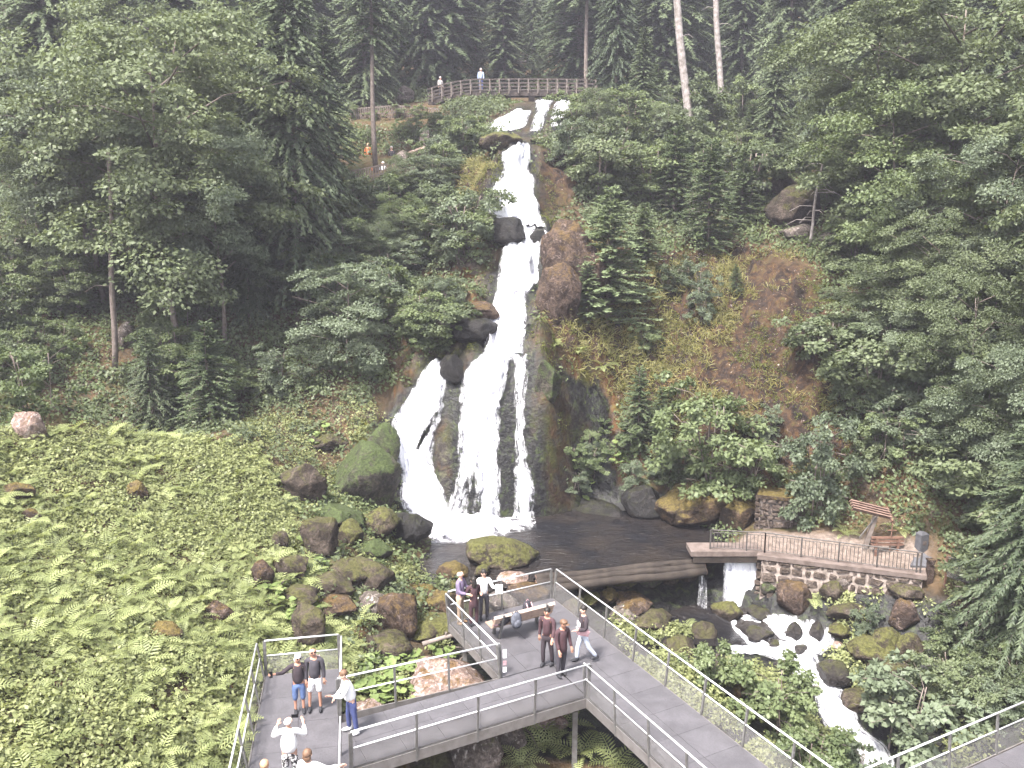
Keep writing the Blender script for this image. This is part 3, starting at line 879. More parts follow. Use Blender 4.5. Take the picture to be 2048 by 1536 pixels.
def panel_mesh(A, ea, eb, la, lb, th=0.045, gap=0.004):
    """a flat plank or panel, its own local frame along its edges"""
    c = A + ea * la / 2 + eb * lb / 2
    hx, hy = la / 2 - gap, lb / 2 - gap
    V = [(sx * hx, sy * hy, z) for z in (-th, 0) for sy in (-1, 1) for sx in (-1, 1)]
    F = [(0, 2, 3, 1), (4, 5, 7, 6), (0, 1, 5, 4), (2, 6, 7, 3), (0, 4, 6, 2), (1, 3, 7, 5)]
    return V, F, c, math.atan2(ea[1], ea[0])

def deck(name, label, rects, frame, z=0.0):
    root = empty(name, (float(rects[0][4]), float(rects[0][5]), z - 0.2))
    for (a0, a1, na, bs, _x, _y) in rects:
        for i in range(na):
            for b0, b1 in zip(bs[:-1], bs[1:]):
                la = (a1 - a0) / na
                A = frame(a0 + la * i, b0)
                ea = frame(1, 0) - frame(0, 0); eb = frame(0, 1) - frame(0, 0)
                V, F, c, ang = panel_mesh(A, ea, eb, la, b1 - b0)
                if ea[0] * eb[1] - ea[1] * eb[0] < 0:
                    F = [f[::1] for f in F]
                o = link('deck_panel', py_mesh('deck_panel', V, F), root, M_DECK)
                o.location = (c[0] - root.location.x, c[1] - root.location.y, 0.2)
                o.rotation_euler = (0, 0, ang)
    return tag(root, label, 'walkway')

def edge_beam(root, a, b, depth=0.26):
    o = root.location
    m = MB(); m.beam((a[0] - o.x, a[1] - o.y, 0.2 - 0.05 - depth / 2), (b[0] - o.x, b[1] - o.y, 0.2 - 0.05 - depth / 2), 0.06, depth)
    m.build('edge_beam', M_SKIRT, root)

mid_dk = deck('steel_walkway', 'sloping steel grating bridge between the two viewing platforms', [(3.66, 5.5, 2, [2.16, 3.2, 4.2, 5.2, 6.2, 7.2, 8.2, 9.0], *uv_(4.6, 5))], uv_, -0.004)
main_dk = deck('steel_walkway', 'long steel walkway with bench platform running to the lower right', [(0, 15, 15, [0, 1.06, 2.12], *uv_(2, 1)), (0, 3.64, 4, [2.12, 2.92, 3.72], 0, 0)], uv_, 0.0)
left_dk = deck('steel_walkway', 'narrow steel viewing platform at the left with the selfie couple', [(0, 9.6, 8, [0, 1.0, 2.02], *lp_(1, 1))], lp_, 0.004)
right_dk = deck('steel_walkway', 'steel walkway cutting the bottom right corner', [(12.15, 14.35, 2, [-7.0, -6.0, -5.0, -4.0, -3.0, -2.0, -1.0, -0.05], *uv_(12, -3))], uv_, 0.002)

def railing(label, pts, outward, H=1.0, lean=0.10, sp=1.35, drop=0.32, mesh_h=0.56, mid=0.56, mesh_on=True, bigends=True):
    """pts: polyline on the deck plane; outward: unit vector per segment"""
    p0 = pts[0]
    root = empty('platform_railing', (p0[0], p0[1], 0.0))
    ox, oy = p0[0], p0[1]
    def P(q, z, o): 
        k = lean * z / H + 0.05
        return (q[0] - ox + o[0] * k, q[1] - oy + o[1] * k, z)
    for s in range(len(pts) - 1):
        A, B = np.array(pts[s], float), np.array(pts[s + 1], float)
        o = np.array(outward[s], float); o /= np.linalg.norm(o)
        L = np.linalg.norm(B - A); n = max(int(round(L / sp)), 1)
        m = MB(); m.tube([P(A, H, o), P(B, H, o)], 0.024, 8); m.build('top_rail', M_RAIL, root, True)
        m = MB(); m.tube([P(A, mid, o), P(B, mid, o)], 0.019, 8); m.build('middle_rail', M_RAIL, root, True)
        for i in range(n + 1):
            if i == 0 and s > 0: continue
            q = A + (B - A) * i / n
            w = 0.085 if (bigends and i in (0, n)) else 0.05
            m = MB(); m.beam(P(q, -drop, o), P(q, H - 0.02, o), w, 0.05, up=(o[0], o[1], 0)); m.build('post', M_POST, root)
        if mesh_on:
            d = (B - A) / L
            for i in range(n):
                q0 = A + (B - A) * (i / n) + d * 0.05; q1 = A + (B - A) * ((i + 1) / n) - d * 0.05
                m = MB(); m.add([P(q0, -0.02, o), P(q1, -0.02, o), P(q1, mid - 0.02, o), P(q0, mid - 0.02, o)], [(0, 1, 2, 3)]); m.build('mesh_panel', M_MESH, root)
        m = MB(); m.beam(P(A, -0.16, o), P(B, -0.16, o), 0.03, 0.27); m.build('kick_plate', M_SKIRT, root)
    return tag(root, label, 'railing')

LPF = 0.0
cornerG = np.array([-4.42, 19.72])
railing('galvanised railing along the left edge of the narrow viewing platform', [tuple(lp_(9.4, 2.02)), tuple(lp_(0, 2.02))], [LN], lean=0.14)
railing('end railing behind the selfie couple on the narrow platform', [tuple(lp_(-0.02, 2.02)), tuple(lp_(-0.02, 0))], [-LD], sp=2.2, lean=0.05)
railing('short railing on the right edge of the narrow platform beside the white-shirted person', [tuple(lp_(0, 0)), tuple(lp_(2.25, 0))], [-LN], sp=2.3, lean=0.03, mesh_on=False)
railing('back railing of the sloping bridge, ending at the post with white stickers', [tuple(lp_(2.3, -0.03)), tuple(uv_(3.64, 3.76))], [-E2], sp=1.6, mesh_on=False, lean=0.03)
railing('left railing of the bench platform beside the man in purple', [tuple(uv_(3.6, 3.72)), tuple(uv_(0, 3.72))], [-E1], sp=1.3, lean=0.08)
railing('back railing of the bench platform facing the pool', [tuple(uv_(0, 3.72)), tuple(uv_(0, 0))], [-E2], sp=1.9, lean=0.06)
railing('long right-hand railing of the main walkway', [tuple(uv_(0, 0)), tuple(uv_(12.1, 0))], [E1], sp=1.45, lean=0.10)
railing('front railing of the sloping bridge with bright double rails', [tuple(uv_(5.52, 8.62)), tuple(uv_(5.52, 2.14))], [E2], sp=1.62, lean=0.06)
railing('left railing of the main walkway running to the bottom edge', [tuple(uv_(5.52, 2.14)), tuple(uv_(14, 2.14))], [-E1], sp=1.5, lean=0.06)
railing('near right railing of the narrow platform at the bottom edge', [tuple(lp_(3.95, -0.02)), tuple(lp_(9.4, -0.02))], [-LN], sp=1.8, lean=0.03)
railing('railing of the walkway in the bottom right corner', [tuple(uv_(12.12, -0.06)), tuple(uv_(12.12, -7.0))], [-E2], sp=1.7, lean=0.08)
# curved support under the sloping bridge
for u_ in (3.85, 5.35):
    o_ = mid_dk.location
    m = MB()
    pts = []
    for i in range(13):
        v = 2.3 + (8.7 - 2.3) * i / 12
        q = uv_(u_, v); z = -0.34 - 0.34 * (1 - (2 * i / 12 - 1) ** 2) * 0.0 - 0.10 * abs(2 * i / 12 - 1) ** 2
        pts.append((q[0] - o_.x, q[1] - o_.y, z - o_.z))
    m.tube(pts, 0.05, 8); m.build('support_pipe', M_SKIRT, mid_dk, True)
for u_, v_ in ((0.4, 0.3), (0.4, 3.4), (3.3, 3.4), (5.2, 2.3), (5.3, 0.3), (9.0, 1.0)):
    q = uv_(u_, v_); o_ = main_dk.location
    m = MB(); m.beam((q[0] - o_.x, q[1] - o_.y, -0.06 - o_.z), (q[0] - o_.x, q[1] - o_.y, float(gz(q[0], q[1])) - 0.4 - o_.z), 0.14, 0.14, up=(1, 0, 0)); m.build('support_post', M_POST, main_dk)
for a_, b_ in ((0.3, 0.3), (0.3, 1.7), (4.5, 0.3), (4.5, 1.7)):
    q = lp_(a_, b_); o_ = left_dk.location
    m = MB(); m.beam((q[0] - o_.x, q[1] - o_.y, -0.06 - o_.z), (q[0] - o_.x, q[1] - o_.y, float(gz(q[0], q[1])) - 0.4 - o_.z), 0.12, 0.12, up=(1, 0, 0)); m.build('support_post', M_POST, left_dk)
# ------------------------------------------------------------------ foliage builders
def unit(a): return a / np.maximum(np.linalg.norm(a, axis=-1, keepdims=True), 1e-9)

def leaf_quads(P, A, Nn, L, Wd, droop=0.15):
    """kite-shaped leaves: P base, A axis, Nn upper side"""
    A = unit(A); S = unit(np.cross(A, Nn)); Nn = unit(np.cross(S, A))
    L = np.broadcast_to(L, (len(P),))[:, None]; Wd = np.broadcast_to(Wd, (len(P),))[:, None]
    m = P + A * L * 0.45
    V = np.stack([P, m + S * Wd * 0.5 - Nn * L * 0.05, P + A * L - Nn * L * droop, m - S * Wd * 0.5 - Nn * L * 0.05], 1).reshape(-1, 3)
    F = np.arange(len(V)).reshape(-1, 4)
    return V, F

def tent_tris(P, A, Nn, L, Wd, drop=0.35):
    """needle sprays: a ridge with both flanks hanging"""
    A = unit(A); S = unit(np.cross(A, Nn)); Nn = unit(np.cross(S, A))
    L = np.broadcast_to(L, (len(P),))[:, None]; Wd = np.broadcast_to(Wd, (len(P),))[:, None]
    m = P + A * L * 0.4 - Nn * Wd * drop
    V = np.stack([P, m + S * Wd * 0.5, P + A * L, m - S * Wd * 0.5], 1).reshape(-1, 3)
    b = np.arange(0, len(V), 4)
    F = np.concatenate([np.stack([b, b + 1, b + 2], 1), np.stack([b, b + 2, b + 3], 1)])
    return V, F

def rnd(r, n, s=1.0): return r.normal(size=(n, 3)) * s

def limb_mesh(limbs, name):
    m = MB()
    for pts, rad, n in limbs: m.tube(pts, rad, n)
    return py_mesh(name, m.v, m.f)

def broadleaf(seed, H=10.0, R=3.5, base=0.3, pads=95, per=130, leaf=0.17, flat=0.32, trunk_r=0.13, multi=1, lean=0.06, dome=0.7):
    r = np.random.default_rng(seed)
    limbs, padc, padn, padr = [], [], [], []
    for t in range(multi):
        off = rnd(r, 1, 0.25)[0] * (multi > 1); off[2] = 0
        ln = rnd(r, 1, lean)[0] * (1 + (multi > 1) * 2.0)
        hh = np.linspace(0, 0.93 * H, 8)
        tp = np.stack([off[0] + ln[0] * hh + 0.12 * np.sin(hh * 0.7 + t), off[1] + ln[1] * hh + 0.12 * np.cos(hh * 0.6 + t), hh - 0.3], 1)
        tr = np.linspace(trunk_r, 0.02, 8)
        limbs.append((tp, tr, 7))
        nl = max(int(16 / multi), 5)
        for i in range(nl):
            h = base * H + (0.93 - base) * H * (i + r.random() * 0.8) / nl * 0.98
            c = np.array([np.interp(h, hh, tp[:, 0]), np.interp(h, hh, tp[:, 1]), h - 0.3])
            az = i * 2.4 + r.random() * 0.9 + t
            q = (h / H - base) / (1 - base)
            Lb = R * (np.sin(np.pi * np.clip(0.18 + dome * q, 0, 1)) ** 0.8) * r.uniform(0.7, 1.15)
            up = r.uniform(0.1, 0.55)
            e = c + np.array([math.cos(az) * Lb, math.sin(az) * Lb, up * Lb])
            mid = (c + e) / 2 + np.array([0, 0, 0.10 * Lb])
            limbs.append(([c, mid, e], [trunk_r * 0.35, trunk_r * 0.2, 0.012], 5))
            k = max(int(pads / (nl * multi)), 3)
            for j in range(k):
                s = r.uniform(0.3, 1.05) ** 0.8
                pc = c * (1 - s) + e * s + np.array([0, 0, 0.1 * Lb * 4 * s * (1 - s)])
                pc = pc + rnd(r, 1, 1)[0] * np.array([0.22, 0.22, 0.14]) * R * 0.8
                padc.append(pc)
                outw = pc - c; outw[2] = 0
                n_ = np.array([0, 0, 1.0]) + 0.35 * outw / (np.linalg.norm(outw) + 0.1) + rnd(r, 1, 0.15)[0]
                padn.append(n_); padr.append(r.uniform(0.16, 0.33) * R * 0.8)
    padc = np.array(padc); padn = unit(np.array(padn)); padr = np.array(padr)
    n = len(padc)
    pid = np.repeat(np.arange(n), per)
    d = rnd(r, len(pid)); d = unit(d) * (r.random((len(pid), 1)) ** 0.4)
    T1 = unit(np.cross(padn, np.array([0.3, 0.9, 0.1]))); T2 = np.cross(padn, T1)
    P = padc[pid] + (T1[pid] * d[:, :1] + T2[pid] * d[:, 1:2] + padn[pid] * d[:, 2:] * flat) * padr[pid][:, None]
    A = T1[pid] * d[:, :1] + T2[pid] * d[:, 1:2] + rnd(r, len(pid), 0.5) - np.array([0, 0, 0.25])
    Nn = padn[pid] + rnd(r, len(pid), 0.45)
    L = leaf * r.uniform(0.65, 1.3, len(pid))
    V, F = leaf_quads(P, A, Nn, L, L * 0.72)
    return limb_mesh(limbs, 'trunk'), np_mesh('crown', V, F), H

def conifer(seed, H=22.0, R=3.2, base=0.12, step=0.42, per=6, tw=11, droop=0.55, twig=0.62, trunk_r=0.22, sparse=0.0, spray=0.16, hang=0.25, power=0.75):
    r = np.random.default_rng(seed)
    hh = np.linspace(0, H, 9)
    tp = np.stack([0.08 * np.sin(hh * 0.4), 0.08 * np.cos(hh * 0.3), hh - 0.4], 1)
    limbs = [(tp, np.linspace(trunk_r, 0.015, 9), 8)]
    Ps, As, Ns, Ls, Ws = [], [], [], [], []
    h = base * H
    while h < H * 0.985:
        q = (h / H - base) / (1 - base)
        k = per if q < 0.85 else 4
        for i in range(k):
            if r.random() < sparse: continue
            az = r.random() * 6.283
            Lb = R * (1 - q) ** power * r.uniform(0.65, 1.15) + 0.12
            if q < 0.12: Lb *= r.uniform(0.5, 1.0)
            d = np.array([math.cos(az), math.sin(az), 0]); s_ = np.array([-d[1], d[0], 0])
            a = r.uniform(0.0, 0.3) + 0.5 * max(q - 0.6, 0); b = droop * r.uniform(0.7, 1.2) * (1 - 0.6 * q)
            c = np.array([0, 0, h + r.uniform(-0.15, 0.15)])
            nt_ = max(int(tw * (0.35 + 0.65 * Lb / R)), 3)
            s = np.linspace(0.12, 1.0, nt_)
            ax = c + d * (s * Lb)[:, None] + np.array([0, 0, 1.0]) * ((a * s - b * s ** 2) * Lb)[:, None]
            if Lb > 0.5 * R:
                limbs.append(([c, ax[nt_ // 2], ax[-1]], [0.03, 0.02, 0.008], 3))
            slope = (a - 2 * b * s)
            tang = d + np.array([0, 0, 1.0]) * slope[:, None]
            for side in (-1, 1):
                dirv = tang * 0.75 + s_ * side * r.uniform(0.6, 1.0, (nt_, 1)) - np.array([0, 0, 1.0]) * (hang * r.uniform(0.4, 1.5, (nt_, 1)))
                L = twig * (0.35 + 0.65 * Lb / R) * (1.05 - 0.55 * s) * r.uniform(0.7, 1.3, nt_)
                Ps.append(ax + rnd(r, nt_, 0.03)); As.append(dirv); Ns.append(np.tile([0, 0, 1.0], (nt_, 1)) + rnd(r, nt_, 0.25)); Ls.append(L); Ws.append(np.full(nt_, spray) * r.uniform(0.7, 1.4, nt_))
            Ps.append(ax[-2:]); As.append(tang[-2:]); Ns.append(np.tile([0, 0, 1.0], (2, 1))); Ls.append(np.full(2, twig * 0.6)); Ws.append(np.full(2, spray * 0.8))
            # short inner sprays on top of the bough
            Ps.append(ax + np.array([0, 0, 0.02])); As.append(tang + rnd(r, nt_, 0.25)); Ns.append(np.tile([0, 0, 1.0], (nt_, 1)) + rnd(r, nt_, 0.3)); Ls.append(np.full(nt_, twig * 0.55) * r.uniform(0.6, 1.2, nt_)); Ws.append(np.full(nt_, spray * 1.1))
        h += step * r.uniform(0.75, 1.25) * (1 - 0.35 * q)
    V, F = tent_tris(np.concatenate(Ps), np.concatenate(As), np.concatenate(Ns), np.concatenate(Ls), np.concatenate(Ws))
    return limb_mesh(limbs, 'trunk'), np_mesh('crown', V, F), H

M_BARK = mat_plain('grey_brown_bark', (0.20, 0.165, 0.15), (0.10, 0.078, 0.065), 5, 0.9, 0, 0.6, 0.05)
M_BARKP = mat_plain('pale_lichen_bark', (0.36, 0.32, 0.31), (0.16, 0.135, 0.12), 4, 0.9, 0, 0.6, 0.05)
M_SPRUCE = mat_leaf('spruce_needles', (0.038, 0.053, 0.030), (0.105, 0.130, 0.072), 0.2, 0.8, 0.4)
M_FIR = mat_leaf('young_fir_needles', (0.042, 0.060, 0.030), (0.115, 0.145, 0.074), 0.18, 1.2, 0.25)
M_FIRB = mat_leaf('bright_fir_needles', (0.070, 0.095, 0.048), (0.180, 0.220, 0.120), 0.2, 1.4, 0.1)
M_LEAFD = mat_leaf('dull_green_leaves', (0.052, 0.068, 0.036), (0.130, 0.155, 0.082), 0.3, 0.7, 0.3)
M_LEAFG = mat_leaf('grey_green_leaves', (0.068, 0.088, 0.056), (0.155, 0.185, 0.118), 0.3, 0.8, 0.25)
M_LEAFB = mat_leaf('fresh_green_leaves', (0.068, 0.092, 0.042), (0.170, 0.205, 0.100), 0.35, 1.0, 0.25)
M_FERN = mat_leaf('fern_fronds', (0.140, 0.165, 0.070), (0.335, 0.370, 0.170), 0.4, 0.7, 0.5)
M_HERB = mat_leaf('leafy_herbs', (0.078, 0.094, 0.040), (0.235, 0.255, 0.115), 0.38, 0.9, 0.0, warm=(0.32, 0.33, 0.16))
M_BUTTER = mat_leaf('butterbur_leaves', (0.11, 0.155, 0.05), (0.21, 0.26, 0.10), 0.35, 1.5, 0.2)
M_GRASS = mat_leaf('dry_cliff_grass', (0.085, 0.070, 0.025), (0.175, 0.170, 0.060), 0.3, 0.8, 0.0, warm=(0.24, 0.15, 0.065))
M_MOSSTUFT = mat_leaf('moss_tufts', (0.050, 0.060, 0.014), (0.125, 0.135, 0.032), 0.3, 1.2, 0.2)

PROTO = {}
def proto(name, tup, leafm, barkm=None):
    t, c, H = tup
    t.materials.append(barkm or M_BARK); c.materials.append(leafm)
    t.polygons.foreach_set('use_smooth', np.ones(len(t.polygons), dtype=bool))
    PROTO[name] = (t, c, H)
proto('spruce_a', conifer(1, 24, 4.3, 0.05, step=0.36, per=7, tw=15, twig=0.8, spray=0.2), M_SPRUCE)
proto('spruce_b', conifer(2, 24, 4.6, 0.10, step=0.38, per=7, tw=15, twig=0.85, spray=0.2, droop=0.75, hang=0.55), M_SPRUCE)
proto('spruce_c', conifer(3, 24, 3.2, 0.40, sparse=0.1, twig=0.7, spray=0.19), M_SPRUCE)
proto('spruce_near', conifer(4, 14, 4.2, 0.03, step=0.30, per=8, tw=26, droop=0.6, twig=0.62, spray=0.10, hang=0.35), M_SPRUCE)
proto('fir_a', conifer(5, 7, 2.5, 0.03, step=0.25, per=9, tw=13, droop=0.22, twig=0.44, trunk_r=0.08, spray=0.11, hang=0.05), M_FIR)
proto('fir_b', conifer(6, 7, 2.4, 0.03, step=0.24, per=9, tw=13, droop=0.16, twig=0.46, trunk_r=0.08, spray=0.12, hang=0.03), M_FIRB)
proto('fir_c', conifer(7, 7, 2.6, 0.02, step=0.24, per=8, tw=12, droop=0.45, twig=0.42, trunk_r=0.08, spray=0.10, hang=0.2), M_SPRUCE)
proto('leaf_a', broadleaf(11, 12, 4.6, 0.22, 160, 270, 0.155), M_LEAFD)
proto('leaf_b', broadleaf(12, 12, 4.4, 0.34, 150, 270, 0.155, trunk_r=0.15), M_LEAFG)
proto('leaf_c', broadleaf(13, 11, 5.0, 0.05, 150, 210, 0.17), M_LEAFD)
proto('leaf_d', broadleaf(14, 11, 4.8, 0.06, 150, 210, 0.17), M_LEAFB)
proto('beech', broadleaf(15, 8, 3.6, 0.04, 120, 170, 0.17, flat=0.22, trunk_r=0.10), M_LEAFG)
proto('bush_a', broadleaf(16, 3.2, 1.7, 0.06, 60, 110, 0.14, multi=4, trunk_r=0.035, flat=0.5), M_LEAFB)
proto('bush_b', broadleaf(17, 3.0, 1.6, 0.06, 55, 110, 0.13, multi=4, trunk_r=0.03, flat=0.45), M_LEAFG)
proto('bush_c', broadleaf(18, 2.6, 1.6, 0.05, 50, 100, 0.15, multi=5, trunk_r=0.03, flat=0.5), M_LEAFD)
proto('maple', broadleaf(19, 3.2, 1.9, 0.10, 48, 70, 0.24, multi=3, trunk_r=0.04, flat=0.25), M_LEAFG)
proto('hazel', broadleaf(20, 2.8, 1.6, 0.05, 55, 90, 0.19, multi=4, trunk_r=0.03, flat=0.5), M_LEAFB)

def tree_at(kind, name, cat, label, x, y, H, rad=1.0, group=None, rz=None, lean=(0, 0), trunk_mat=None, sink=0.0):
    t, c, H0 = PROTO[kind]
    root = empty(name, (x, y, float(gz(x, y)) - sink), random.uniform(0, 6.28) if rz is None else rz)
    s = H / H0
    root.scale = (s * rad, s * rad, s)
    root.rotation_euler = (lean[0], lean[1], root.rotation_euler[2])
    to = link('trunk', t, root); link('crown', c, root)
    if trunk_mat is not None:
        to.material_slots[0].link = 'OBJECT'; to.material_slots[0].material = trunk_mat
    return tag(root, label, cat, group)

def tree_px(kind, name, cat, label, px, D, top, rad=1.0, base_py=None, **kw):
    """px: picture column; D: distance (None: where base_py meets the ground); top: picture row of the tip"""
    if D is None:
        p = hit(px, base_py)[0]; D = p[1]
    q = at_dist(px, top, D)
    zb = float(gz(q[0], D))
    Hh = max(q[2] - zb, 0.8)
    if kind in ('leaf_c', 'leaf_d'): Hh = max(Hh, 3.8); rad = max(rad, 0.75)
    if kind in ('fir_a', 'fir_b'): Hh = max(Hh, 3.0)
    return tree_at(kind, name, cat, label, q[0], D, Hh, rad, **kw)

T = [
    # kind, name, category, label, px, D, top row, radius factor
    # --- left side
    ('spruce_b', 'spruce_tree', 'tree', 'dark tall spruce at the left edge behind the mossy rocks', 40, 52, -420, 1.1),
    ('spruce_a', 'spruce_tree', 'tree', 'dark spruce rising behind the left maple, second from the left edge', 190, 60, -330, 1.1),
    ('spruce_b', 'spruce_tree', 'tree', 'olive green spruce filling the top left above the maple', 330, 57, -330, 1.3),
    ('spruce_a', 'spruce_tree', 'tree', 'tall spruce between the maple and the left footpath, tip out of frame', 500, 53, -260, 1.0),
    ('spruce_b', 'spruce_tree', 'tree', 'big spruce with hanging brown-green boughs left of the falls', 560, 46.5, -200, 0.95),
    ('spruce_a', 'spruce_tree', 'tree', 'bright-tipped spruce left of the lower footpath railing', 645, 53, 30, 1.1),
    ('spruce_a', 'spruce_tree', 'tree', 'dark spruce directly behind the bare trunk on the left footpath', 715, 72, -260, 1.0),
    ('spruce_b', 'spruce_tree', 'tree', 'spruce whose boughs reach over the left end of the footbridge', 845, 80, -220, 1.25),
    ('spruce_a', 'spruce_tree', 'tree', 'spruce standing behind the upper left railing', 770, 84, -240, 1.0),
    ('spruce_b', 'spruce_tree', 'tree', 'dark drooping spruce in the gap behind the young spruces', 480, 44.5, 330, 0.9),
    ('spruce_b', 'spruce_tree', 'tree', 'brownish drooping spruce left of the big hanging-bough spruce', 400, 48, 150, 0.9),
    ('spruce_b', 'spruce_tree', 'tree', 'dark drooping spruce between the left edge and the first maple', 110, 51, 60, 0.9),
    ('leaf_b', 'maple_tree', 'tree', 'grey-green maple with a long bare trunk in the left forest', 172, 45.5, 150, 1.15),
    ('leaf_a', 'maple_tree', 'tree', 'large maple with white-flecked trunk base left of the two small spruces', 300, 41.5, 60, 1.05),
    ('leaf_b', 'maple_tree', 'tree', 'slim maple whose crown hangs in front of the dark gap', 420, 42.5, 250, 0.9),
    ('leaf_a', 'maple_tree', 'tree', 'maple with pale leaves high in the left forest', 340, 50, 0, 1.0),
    ('leaf_c', 'broadleaf_tree', 'tree', 'dark broadleaf tree at the left edge above the mossy rocks', 90, 46, 300, 0.8),
    ('fir_c', 'young_spruce', 'tree', 'left one of the two young spruces above the fern bank', 288, 37.6, 655, 0.85),
    ('fir_a', 'young_spruce', 'tree', 'right one of the two young spruces above the fern bank', 408, 37.0, 640, 0.9),
    ('beech', 'beech_tree', 'tree', 'grey-green beech with layered boughs left of the lower fall', 690, 40.5, 520, 1.0),
    ('beech', 'beech_tree', 'tree', 'small beech beside the left branch of the lower fall', 735, 39.5, 640, 0.75),
    ('bush_b', 'shrub', 'shrub', 'round grey-green shrub between the young spruces and the beech', 560, 39.5, 690, 1.15),
    ('bush_a', 'shrub', 'shrub', 'fresh green shrub under the lower footpath railing', 720, 51, 400, 1.3),
    ('leaf_d', 'broadleaf_tree', 'tree', 'fresh green low tree on the bank left of the middle fall', 800, 48.5, 400, 0.95),
    ('leaf_c', 'broadleaf_tree', 'tree', 'dense low tree between the beech and the middle fall', 760, 47, 440, 0.8),
    ('bush_a', 'shrub', 'shrub', 'fresh green shrub below the left end of the footbridge', 925, 59.5, 235, 1.2),
    ('leaf_c', 'broadleaf_tree', 'tree', 'low tree next to the mossy slab left of the uppermost fall', 815, 52.5, 345, 0.7),
    ('leaf_c', 'broadleaf_tree', 'tree', 'dark low tree between spruce and footpath on the left', 620, 48, 440, 0.8),
    ('bush_a', 'shrub', 'shrub', 'green shrub above the pale footpath rocks', 855, 61, 255, 1.2),
    ('spruce_c', 'spruce_tree', 'tree', 'spruce with bare lower trunk standing at the lower footpath', 730, 58, -330, 1.0),
    # --- middle and right
    ('spruce_c', 'spruce_tree', 'tree', 'spruce with a long bare trunk at the right end of the footbridge', 1180, 73, -330, 1.1),
    ('spruce_a', 'spruce_tree', 'tree', 'dark green spruce right of the footbridge', 1290, 61, 50, 1.2),
    ('spruce_b', 'spruce_tree', 'tree', 'spruce between the footbridge and the leaning trunks', 1240, 68, -160, 1.0),
    ('spruce_a', 'spruce_tree', 'tree', 'large light green spruce at the upper right', 1560, 57, 40, 1.0),
    ('spruce_b', 'spruce_tree', 'tree', 'dark spruce behind the upper right broadleaf trees', 1690, 64, -220, 1.0),
    ('spruce_a', 'spruce_tree', 'tree', 'dark spruce right of the two bare trunks', 1500, 76, -200, 1.0),
    ('spruce_b', 'spruce_tree', 'tree', 'dark spruce between the two bare trunks', 1395, 84, -200, 1.0),
    ('fir_b', 'young_fir', 'tree', 'bright young fir growing on the brown rock right of the falls', 1222, 42.9, 372, 1.0),
    ('fir_b', 'young_fir', 'tree', 'smaller bright fir right beside the bright young fir', 1290, 45.0, 420, 1.1),
    ('fir_a', 'young_fir', 'tree', 'dark young fir with flat boughs above the orange cliff', 1425, 47.5, 275, 0.85),
    ('fir_a', 'young_fir', 'tree', 'dark young fir right of the flat-boughed fir', 1355, 51, 250, 0.9),
    ('fir_a', 'young_fir', 'tree', 'young fir beside the grey rock wall on the right slope', 1490, 49.5, 300, 0.9),
    ('leaf_c', 'broadleaf_tree', 'tree', 'dull green tree on the slope below the leaning trunks', 1330, 57.5, 215, 0.85),
    ('leaf_c', 'broadleaf_tree', 'tree', 'grey-green tree right of the uppermost fall', 1190, 58, 265, 0.75),
    ('leaf_c', 'broadleaf_tree', 'tree', 'low tree behind the dead white sapling', 1660, 52, 330, 0.8),
    ('leaf_a', 'broadleaf_tree', 'tree', 'tall pale broadleaf tree at the upper right', 1760, 48, 40, 1.15),
    ('leaf_a', 'broadleaf_tree', 'tree', 'tall broadleaf tree at the top right corner', 1930, 44, -40, 1.2),
    ('leaf_d', 'broadleaf_tree', 'tree', 'light green broadleaf tree in front of the top right trees', 1860, 42, 160, 1.0),
    ('leaf_b', 'broadleaf_tree', 'tree', 'broadleaf tree with thin grey trunks at the right edge', 1990, 38, 280, 1.0),
    ('leaf_a', 'broadleaf_tree', 'tree', 'dark broadleaf tree in the middle of the right edge', 1880, 37.5, 430, 0.9),
    ('leaf_b', 'broadleaf_tree', 'tree', 'maple leaning out over the right slope, crown above the signboard', 1800, 36.6, 600, 0.95),
    ('leaf_a', 'broadleaf_tree', 'tree', 'maple above the dark spruce at the right edge', 1960, 33.5, 560, 0.85),
    ('leaf_b', 'broadleaf_tree', 'tree', 'low maple crown between signboard and right edge', 1890, 35, 740, 0.85),
    ('leaf_b', 'broadleaf_tree', 'tree', 'pale maple crown at the right edge above the near spruce', 2030, 30.5, 690, 0.8),
    ('spruce_near', 'spruce_tree', 'tree', 'near spruce with sweeping boughs at the lower right edge', 2115, 26.5, 760, 1.0),
    ('bush_c', 'shrub', 'shrub', 'dark shrub on top of the brown cliff', 1660, 42.2, 600, 1.3),
    ('bush_a', 'shrub', 'shrub', 'leafy shrub right of the stone pillar', 1640, 34, 930, 1.1),
    ('bush_c', 'shrub', 'shrub', 'dark shrub behind the signboard', 1745, 34.4, 880, 1.0),
    ('bush_a', 'shrub', 'shrub', 'shrub behind the grey post on the right bank', 1860, 33.6, 930, 1.0),
    ('bush_c', 'shrub', 'shrub', 'shrub beneath the near spruce on the right bank', 2000, 28, 1080, 1.0),
    ('fir_b', 'young_fir', 'tree', 'low fir-like evergreen on the ledge right of the middle fall', 1175, 42.0, 575, 1.0),
    ('bush_a', 'shrub', 'shrub', 'fresh green shrub beside the brown rock right of the middle fall', 1150, 42.0, 610, 0.8),
    ('bush_b', 'shrub', 'shrub', 'thin grey-green sapling bush on the orange slope', 1395, 44.6, 520, 0.8),
]
for k, nm, cat, lb, px, D, top, rad in T:
    tree_px(k, nm, cat, lb, px, D, top, rad)

